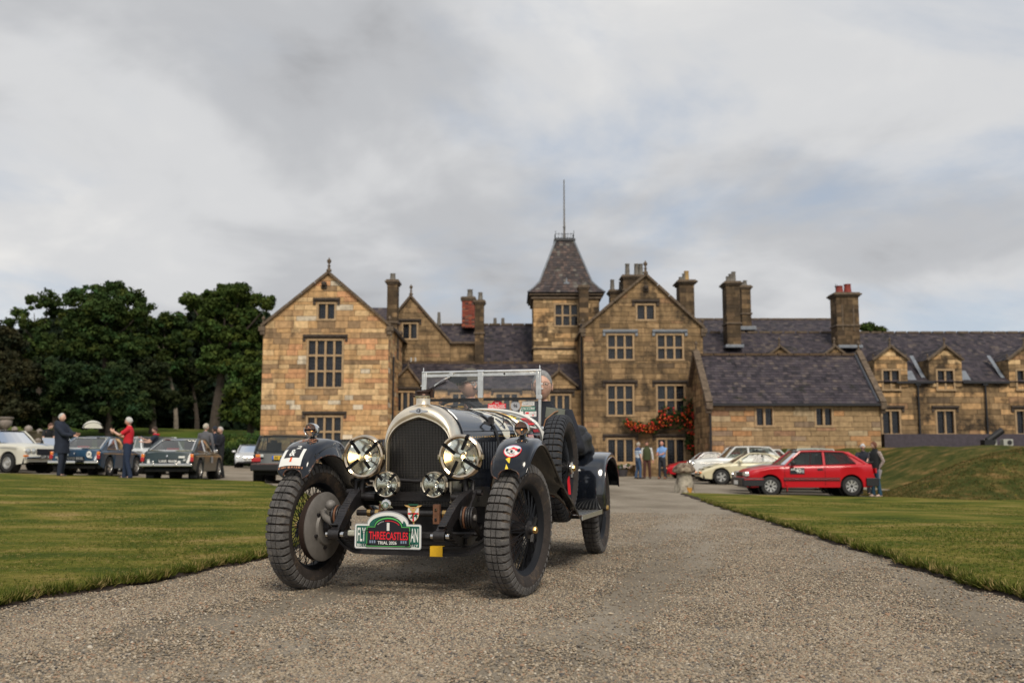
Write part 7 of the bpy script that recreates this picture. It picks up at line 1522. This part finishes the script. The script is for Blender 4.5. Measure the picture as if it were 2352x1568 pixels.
def person(label, loc, yaw, h, shirt, trous, hair=None, haircol=(.45, .44, .42), sleeve='short', armL=None, armR=None, lean=0., head=(0, 0), sit=False, stride=.06, extras=None, build_=1.0, skinm=None, hairstyle='short', coat=None, group=None, legs=True, shoes=None, beltcol=None):
    s = h/1.75; o = empty('person', loc, yaw, label=label, category='person', group=group); skm = skinm or skin_m
    o.scale = (s, s, s); B_ = build_
    Rl = Matrix.Rotation(lean, 3, 'X'); pz = .95 if not sit else .50; piv = Vector((0, 0, pz))
    def T(p): return Rl @ (Vector(p)-piv)+piv if p[2] > pz else Vector(p)
    up = pz-.95
    pel = Vector((0, 0, pz)); sp1 = T((0, .01, 1.10+up)); ch = T((0, .005, 1.30+up)); nb = T((0, .015, 1.45+up)); nt_ = T((0, -.005, 1.55+up)); hc = T((0, -.02, 1.635+up))
    sh_ = [T((sg*.185*min(B_, 1.12), .015, 1.405+up)) for sg in (-1, 1)]
    hips = [Vector((sg*.088, 0, pz-.03)) for sg in (-1, 1)]
    if not sit: knee = [Vector((sg*(.095+stride*.3), -.03+sg*stride*.4, .50)) for sg in (-1, 1)]; ank = [Vector((sg*(.10+stride*.5), .03+sg*stride*.9, .085)) for sg in (-1, 1)]
    else: knee = [Vector((sg*.13, -.44, pz+.06)) for sg in (-1, 1)]; ank = [Vector((sg*.13, -.62, pz-.28)) for sg in (-1, 1)]
    arms = []
    for i, (sg, tgt) in enumerate(((-1, armR), (1, armL))):
        S_ = sh_[i]
        if tgt is None: H_ = S_+Vector((sg*.10, -.06, -.54))
        else: H_ = T(tgt) if tgt[2] > pz else Vector(tgt)
        d = H_-S_; L1, L2 = .29, .26; D = min(d.length, (L1+L2)*.995); H_ = S_+d.normalized()*D
        a = (L1*L1-L2*L2+D*D)/(2*D); hh = sqrt(max(0, L1*L1-a*a)); pole = Vector((sg*.6, .5, -.75)); n = d.normalized(); pole = (pole-n*pole.dot(n)).normalized(); E_ = S_+n*a+pole*hh; arms.append((S_, E_, H_))
    # body: one continuous skinned surface
    V = [pel, sp1, ch, nb, nt_]; E = [(0, 1), (1, 2), (2, 3), (3, 4)]; R = [(.145*B_, .11*B_), (.135*B_, .105*B_), (.155*B_, .11*B_), (.075, .07), (.054, .056)]
    for i in (0, 1):
        b0 = len(V); V += [hips[i], knee[i], ank[i], ank[i]+Vector((0, -.13, -.045))]; R += [.085*B_, .057, .040, .035]; E += [(0, b0), (b0, b0+1), (b0+1, b0+2), (b0+2, b0+3)]
        b0 = len(V); S_, E_, H_ = arms[i]; V += [S_, E_, H_]; R += [.058, .042, .027]; E += [(2, b0), (b0, b0+1), (b0+1, b0+2)]
    V2, F2 = skin_obj(V, E, R, 0, 1); body = MB(); body.add(V2, F2)
    # head and face
    Rh = Matrix.Rotation(head[0], 3, 'Z') @ Matrix.Rotation(head[1]+lean*.4, 3, 'X'); hg = head_grid(); body.grid([[Rh @ Vector(p)+hc for p in r] for r in hg], cv=True)
    for sg in (-1, 1):                                          # ears
        body.grid([[Rh @ Vector(p)+hc for p in r] for r in [[(sg*(.074+.012*sin(pi*i/5)), .012+.017*cos(a), -.008+.031*sin(a)) if i else (sg*.074, .012+.010*cos(a), -.008+.022*sin(a)) for a in [2*pi*k/8 for k in range(8)]] for i in (0, 2, 5)]], cv=True)
    for i in (0, 1):
        S_, E_, H_ = arms[i]; d = (H_-E_).normalized(); q = Vector((0, 0, -1)).rotation_difference(d).to_matrix(); sg = -1 if i == 0 else 1
        body.add([q @ Vector((p[0]*-sg, p[1], p[2]))+H_ for p in HAND[0]], HAND[1] if sg < 0 else [f[::-1] for f in HAND[1]])
    bo = body.build('body', skm, o, smooth=80)
    f = MB()
    for sg in (-1, 1):
        f.lathe([(0, .0035), (.009, .0025), (.012, -.003)], 10, o=tuple(Rh @ Vector((sg*.030, -.0835, .012))+hc), ax=tuple(Rh @ Vector((0, -1, 0))), mi=0, sc=(1.2, .55)); f.lathe([(0, .0045), (.0045, .004), (.0055, .0)], 8, o=tuple(Rh @ Vector((sg*.030, -.0845, .012))+hc), ax=tuple(Rh @ Vector((0, -1, 0))), mi=1)
    f.bar(Rh @ Vector((-.020, -.094, -.060))+hc, Rh @ Vector((.020, -.094, -.060))+hc, .006, .006, 2); f.build('face_detail', [eye_w, eye_d, lip_m], o)
    # clothes
    b = MB(); torso(b, T, up, P_SHIRT, B_, seed=len(label))
    for S_, E_, H_ in arms:
        In = S_+Vector((-S_.x*.35, 0, .0))
        if sleeve == 'long': b.tube([In, S_, S_.lerp(E_, .5), E_, E_.lerp(H_, .5), E_.lerp(H_, .94)], [.060, .066, .060, .052, .046, .036], 12)
        elif sleeve == 'short': b.tube([In, S_, S_.lerp(E_, .35), S_.lerp(E_, .72)], [.060, .068, .066, .067], 12)
    b.build('shirt', shirt, o, smooth=75)
    if legs:
        b = MB(); rows = []
        for z, rx, ry in ((pz-.10, .165, .130), (pz-.03, .172, .132), (pz+.03, .166, .130), (pz+.075, .160, .124)): rows.append([(rx*B_*cos(2*pi*k/18), ry*(.5+.5*B_)*sin(2*pi*k/18), z) for k in range(18)])
        b.grid(rows, cv=True)
        for i in (0, 1):
            K_, A_ = knee[i], ank[i]; up_ = hips[i]+Vector((0, 0, .02)); b.tube([up_, hips[i].lerp(K_, .3), hips[i].lerp(K_, .65), K_, K_.lerp(A_, .5), A_+Vector((0, -.01, -.02))], [.098*B_, .096*B_, .082*B_, .068, .063, .066], 12)
        b.build('trousers', trous, o, smooth=75)
        if beltcol is not None: b = MB(); b.lathe([(.150*B_, -.02), (.152*B_, .02)], 20, o=(0, 0, pz+.06), sc=(1, .80)); b.build('belt', beltcol, o)
        for i in (0, 1): a = ank[i]; b = MB(); b.grid(blob((a.x, a.y-.065, a.z-.045), (.048, .14, .042), 14, 8, .0), cv=True); b.build('shoe', shoes or shoe_m, o, smooth=70)
    if coat:
        b = MB(); torso(b, T, up, P_COAT, B_, seed=3, fold=.012)
        for S_, E_, H_ in arms: b.tube([S_+Vector((-S_.x*.35, 0, .0)), S_, S_.lerp(E_, .5), E_, E_.lerp(H_, .5), E_.lerp(H_, .96)], [.075, .084, .076, .068, .060, .052], 12)
        b.build('coat', coat, o, smooth=75)
    if hair != 'bald':
        hm = M_('hair_%02d%02d%02d' % tuple(int(c*99) for c in haircol), haircol, .8, var=.3, vs=60, bump=.8, bs=90); b = MB(); n, m = 30, 22; rows = []
        for i in range(m+1):
            row = []
            for j in range(n):
                ph = 2*pi*j/n; back = (1-cos(ph))/2; lim = pi*(.27+.38*min(1, back*1.6)) if hairstyle != 'long' else pi*(.27+.62*min(1, back*2.2))
                if hairstyle == 'fringe': lim = pi*(.36+.40*min(1, back*1.5))
                if hairstyle == 'receding': lim = pi*(.12+.50*min(1, back*1.4))
                t = lim*i/m; k = 1.075+(.05 if hairstyle in ('long', 'thick') else 0)+.012*sin(9*ph+5*t)-(.07*(i/m)**8); p = headfn(t, ph, k, False); row.append(Rh @ Vector(p)+hc)
            rows.append(row)
        b.grid(rows, cv=True); b.build('hair', hm, o, smooth=80)
    if extras: extras(o, dict(hc=hc, Rh=Rh, arms=arms, T=T, pel=pel, ch=ch, nb=nb))
    return o
def glasses(o, J, m, dark=None):
    hc, Rh = J['hc'], J['Rh']; b = MB(); q = lambda p: Rh @ Vector(p)+hc
    for sg in (-1, 1):
        pts = [(sg*.031+.022*cos(a), -.101, .010+.014*sin(a)) for a in [2*pi*k/14 for k in range(14)]]; b.tube([q(p) for p in pts], .0022, 5, closed=True)
        if dark: b.add([q((p[0], p[1]-.001, p[2])) for p in pts], [tuple(range(14))], 1)
        b.tube([q((sg*.052, -.100, .014)), q((sg*.078, -.07, .016)), q((sg*.082, .01, .008))], .002, 5)
    b.tube([q((-.010, -.103, .014)), q((.010, -.103, .014))], .002, 5); b.build('glasses', [m, dark or m], o)
C_ = lambda n, c, r=.85: M_('cloth_'+n, c, r, var=.16, vs=7, bump=.4, bs=25)
navy, blackc, redc, jeans, brownt, darkt, bluec = C_('navy', (.012, .018, .035)), C_('black', (.010, .011, .013)), C_('red', (.60, .015, .03)), C_('denim', (.045, .085, .16)), C_('brown', (.075, .028, .022)), C_('charcoal', (.025, .028, .036)), C_('light_blue', (.20, .36, .66))
def gnd(px, Y, dz=0): x = ray(px, 1060).x/ray(px, 1060).y*Y; return (x, Y, float(gz(x, Y))+dz)
# driver and passenger ride in the car; they are people of their own
Mc = Matrix.Translation((CX, CY, 0)) @ Matrix.Rotation(-CA, 4, 'Z')
def incar(x, y, z): return tuple(Mc @ Vector((x, y, z)))
def drv(o, J):
    glasses(o, J, C_('tortoise', (.30, .13, .05), .3), M_('dark_lens', (.012, .010, .010), .08))
    hc, Rh = J['hc'], J['Rh']; b = MB(); rows = []; q = lambda p: Rh @ Vector(p)+hc
    for i in range(13):
        t = pi*.47*i/12; row = []
        for j in range(30):
            ph = 2*pi*j/30; p = headfn(t, ph, 1.13+.05*sin(pi*min(i/12, 1)), False); fr = max(0, cos(ph)); row.append(q((p[0]*1.05, p[1]*1.06-.018*fr*sin(t), p[2]*.92+.018-.014*fr)))
        rows.append(row)
    b.grid(rows, cv=True); pk = []
    for k in range(9):
        a = -1.05+2.1*k/8; pk.append([q((sin(a)*r*.088, -cos(a)*r*.112, z)) for r, z in ((.92, .042), (1.12, .036), (1.36, .024))])
    b.grid(pk); b.grid([[p+Vector((0, 0, -.005)) for p in r] for r in pk]); b.build('flat_cap', C_('tweed', (.115, .105, .082)), o, smooth=70)
HAZEY = 0
person('driver in a grey tweed flat cap and sunglasses, hands on the steering wheel, looking left', incar(-.235, 2.10, .30), -CA+radians(0), 1.75, blackc, darkt, haircol=(.42, .41, .40), sleeve='long', armL=(.12, -.30, .90), armR=(-.17, -.34, .93), head=(radians(-52), radians(6)), sit=True, extras=drv)
def pas(o, J): glasses(o, J, M_('dark_frame', (.02, .02, .025), .3))
person('passenger with short grey hair and spectacles, dark jacket, beside the windscreen post', incar(.425, 2.0, .205), -CA+radians(4), 1.84, C_('dark_navy', (.012, .014, .022)), darkt, haircol=(.30, .30, .30), sleeve='long', armL=(.16, -.26, .74), armR=(-.12, -.26, .74), head=(radians(6), 0), sit=True, extras=pas)
PG = 'people standing about among the parked cars'
def hood(o, J): b = MB(); b.grid(blob(J['nb']+Vector((0, .09, .02)), (.13, .10, .09), 16, 8, .1), cv=True); b.build('hood', navy, o, smooth=70)
person('tall white-haired man in a long navy hooded coat, left of the blue coupe', gnd(141, 29.3), radians(82), 1.86, navy, navy, haircol=(.55, .53, .50), sleeve='long', coat=navy, hairstyle='receding', armL=(.04, -.40, 1.14), armR=(-.06, -.36, 1.10), head=(0, .05), lean=-.10, extras=hood, group=PG)
person('grey-haired man in red polo shirt and jeans, hands raised, right of the blue coupe', gnd(292, 28.9), radians(-78), 1.78, redc, C_('dark_denim', (.015, .028, .065)), haircol=(.58, .57, .54), armL=(.02, -.40, 1.34), armR=(-.04, -.36, 1.28), lean=-.02, stride=.12, build_=1.12, hairstyle='thick', head=(0, .1), group=PG, beltcol=M_('belt', (.02, .015, .012), .5))
person('man in black bending forward over the white roadster, at the far left', gnd(101, 37.6, .12), radians(65), 1.70, blackc, blackc, haircol=(.10, .05, .035), lean=.35, armL=(.15, -.42, 1.05), armR=(-.15, -.35, 1.1), head=(.2, .4), group=PG)
def phone(o, J): b = MB(); p = J['arms'][0][2]; b.box(p+Vector((0, -.05, .03)), (.08, .012, .16), R=Matrix.Rotation(-.4, 3, 'X')); b.build('held_phone', M_('phone_blue', (.02, .05, .35), .3), o); b = MB(); b.tube([J['nb']+Vector((.10*cos(a), .02+.09*sin(a), .02)) for a in [2*pi*k/10 for k in range(10)]], .04, 6, closed=True); b.build('red_collar', redc, o)
person('dark-haired man with a red collar holding up a blue phone, between the two coupes', gnd(354, 34.2), radians(-70), 1.66, navy, navy, haircol=(.06, .035, .025), armR=(-.05, -.44, 1.32), armL=(.05, -.4, 1.2), head=(0, .25), group=PG, extras=phone)
person('fair-haired man in a grey jumper seen from behind, right of the green coupe', gnd(470, 33.2), radians(170), 1.78, C_('grey', (.11, .11, .12)), darkt, haircol=(.50, .44, .36), sleeve='long', head=(-.5, 0), hairstyle='thick', group=PG)
def cap_(o, J):
    b = MB(); rows = []
    for i in range(9): t = pi*.42*i/8; rows.append([J['Rh'] @ Vector([c*(1.14 if k_ < 2 else 1.1) for k_, c in enumerate(headfn(t, 2*pi*j/24, 1, False))])+J['hc'] for j in range(24)])
    b.grid(rows, cv=True); b.build('cap', navy, o, smooth=70)
person('man in a navy cap, middle one of the three by the green coupe', gnd(491, 33.9), radians(200), 1.72, navy, navy, haircol=(.05, .04, .03), sleeve='long', head=(.3, 0), group=PG, extras=cap_)
person('balding man in a black jumper, rightmost of the three by the green coupe', gnd(505, 33.6), radians(-55), 1.70, C_('black_jumper', (.012, .013, .02)), blackc, haircol=(.50, .46, .42), sleeve='long', armL=(-.05, -.22, 1.15), armR=(.05, -.24, 1.12), hairstyle='receding', head=(0, .3), group=PG)
stripe = M_('cloth_blue_white', (.62, .66, .70), .85); t = stripe.node_tree; bb = t.nodes['Principled BSDF']; tc2 = t.nodes.new('ShaderNodeTexCoord'); sx2 = t.nodes.new('ShaderNodeSeparateXYZ'); t.links.new(tc2.outputs['Object'], sx2.inputs[0]); r_ = t.nodes.new('ShaderNodeValToRGB'); r_.color_ramp.interpolation = 'CONSTANT'; e = r_.color_ramp.elements
mr = t.nodes.new('ShaderNodeMapRange'); t.links.new(sx2.outputs[2], mr.inputs[0]); mr.inputs[1].default_value = .9; mr.inputs[2].default_value = 1.5; t.links.new(mr.outputs[0], r_.inputs[0])
for k, (p, c) in enumerate([(0, (.62, .66, .70)), (.42, (.20, .33, .52)), (.48, (.62, .66, .70)), (.56, (.16, .28, .48)), (.64, (.60, .65, .70)), (.74, (.05, .09, .20))]):
    if k > 1: e.new(p)
    e[k].position = p; e[k].color = (*c, 1)
t.links.new(r_.outputs[0], bb.inputs['Base Color'])
def stripes_t(name, n, c0, c1):
    m = M_(name, c0, .85); t = m.node_tree; a = t.nodes.new('ShaderNodeTexCoord'); w = t.nodes.new('ShaderNodeTexWave'); w.wave_type = 'BANDS'; w.bands_direction = 'Z'; w.inputs['Scale'].default_value = n; t.links.new(a.outputs['Object'], w.inputs['Vector']); r = t.nodes.new('ShaderNodeValToRGB'); r.color_ramp.elements[0].color = (*c0, 1); r.color_ramp.elements[0].position = .3; r.color_ramp.elements[1].color = (*c1, 1); r.color_ramp.elements[1].position = .45; t.links.new(w.outputs[0], r.inputs[0]); t.links.new(r.outputs[0], t.nodes['Principled BSDF'].inputs['Base Color']); return m
GD = 'three men talking beside the mansion door'
def peak(o, J): b = MB(); b.grid([[J['Rh'] @ Vector((x, -.09-.06*k, .052-.01*k))+J['hc'] for x in (-.05, 0, .05)] for k in (0, 1)]); b.build('cap_peak', C_('beige', (.42, .33, .22)), o)
person('man in a cap, blue and white banded shirt and jeans, leftmost of the three men', gnd(1466, 48.2), radians(110), 1.74, stripe, jeans, haircol=(.40, .36, .30), hairstyle='fringe', armL=(.22, -.15, .92), head=(0, 0), group=GD, extras=peak)
def gilet(o, J): b = MB(); torso(b, J['T'], 0, P_GILET); b.build('waistcoat', C_('olive', (.050, .062, .022)), o, smooth=75)
person('man in an olive waistcoat, white shirt and brown trousers, middle of the three men', gnd(1486, 48.6), radians(-8), 1.79, C_('white', (.62, .61, .58)), brownt, haircol=(.06, .035, .02), sleeve='long', head=(.1, .25), group=GD, extras=gilet, skinm=skin_r)
person('bald man in a light blue short-sleeved shirt and dark trousers, rightmost of the three men', gnd(1521, 48.4), radians(-38), 1.80, bluec, darkt, hair='bald', armL=(.0, -.34, 1.12), armR=(-.05, -.36, 1.10), head=(0, .15), group=GD, skinm=skin_r, shoes=C_('tan', (.22, .10, .05)))
def sung(o, J): glasses(o, J, blackc, M_('dark_lens', (0,)*3))
x_, y_, z_ = gnd(1984, 33.6, -.02); person("white-haired man in dark polo shirt and sunglasses leaning over the red hatchback", (x_, y_, z_), radians(-25), 1.72, C_('dark_polo', (.018, .022, .035)), darkt, haircol=(.62, .62, .62), hairstyle='thick', lean=.18, armR=(-.28, -.40, 1.02), armL=(.1, -.42, 1.05), head=(.2, .35), group=PG, extras=sung)
x_, y_, z_ = gnd(2010, 31.2); z_ = float(gz(x_, y_)+bank(np.float64(x_), np.float64(y_)))+.0
def paper(o, J):
    b = MB(); p = J['arms'][1][2]; b.box(p+Vector((.0, -.03, -.17)), (.20, .004, .28), R=Matrix.Rotation(.35, 3, 'Y')); b.build('held_paper', M_('paper', (.66, .74, .76), .7), o)
    b = MB(); torso(b, J['T'], 0, P_GILET); b.build('gilet', blackc, o, smooth=75)
person('brown-haired woman in a black gilet over striped sleeves and blue jeans, holding a paper', (x_, y_, z_), radians(-65), 1.70, stripes_t('cloth_stripes', 9, (.55, .50, .46), (.12, .06, .05)), C_('slim_denim', (.02, .07, .12)), haircol=(.16, .06, .035), hairstyle='long', sleeve='long', armL=(.17, .0, .92), head=(.0, .25), build_=.92, group=PG, extras=paper, shoes=C_('pale_shoe', (.55, .42, .36)), stride=.03)
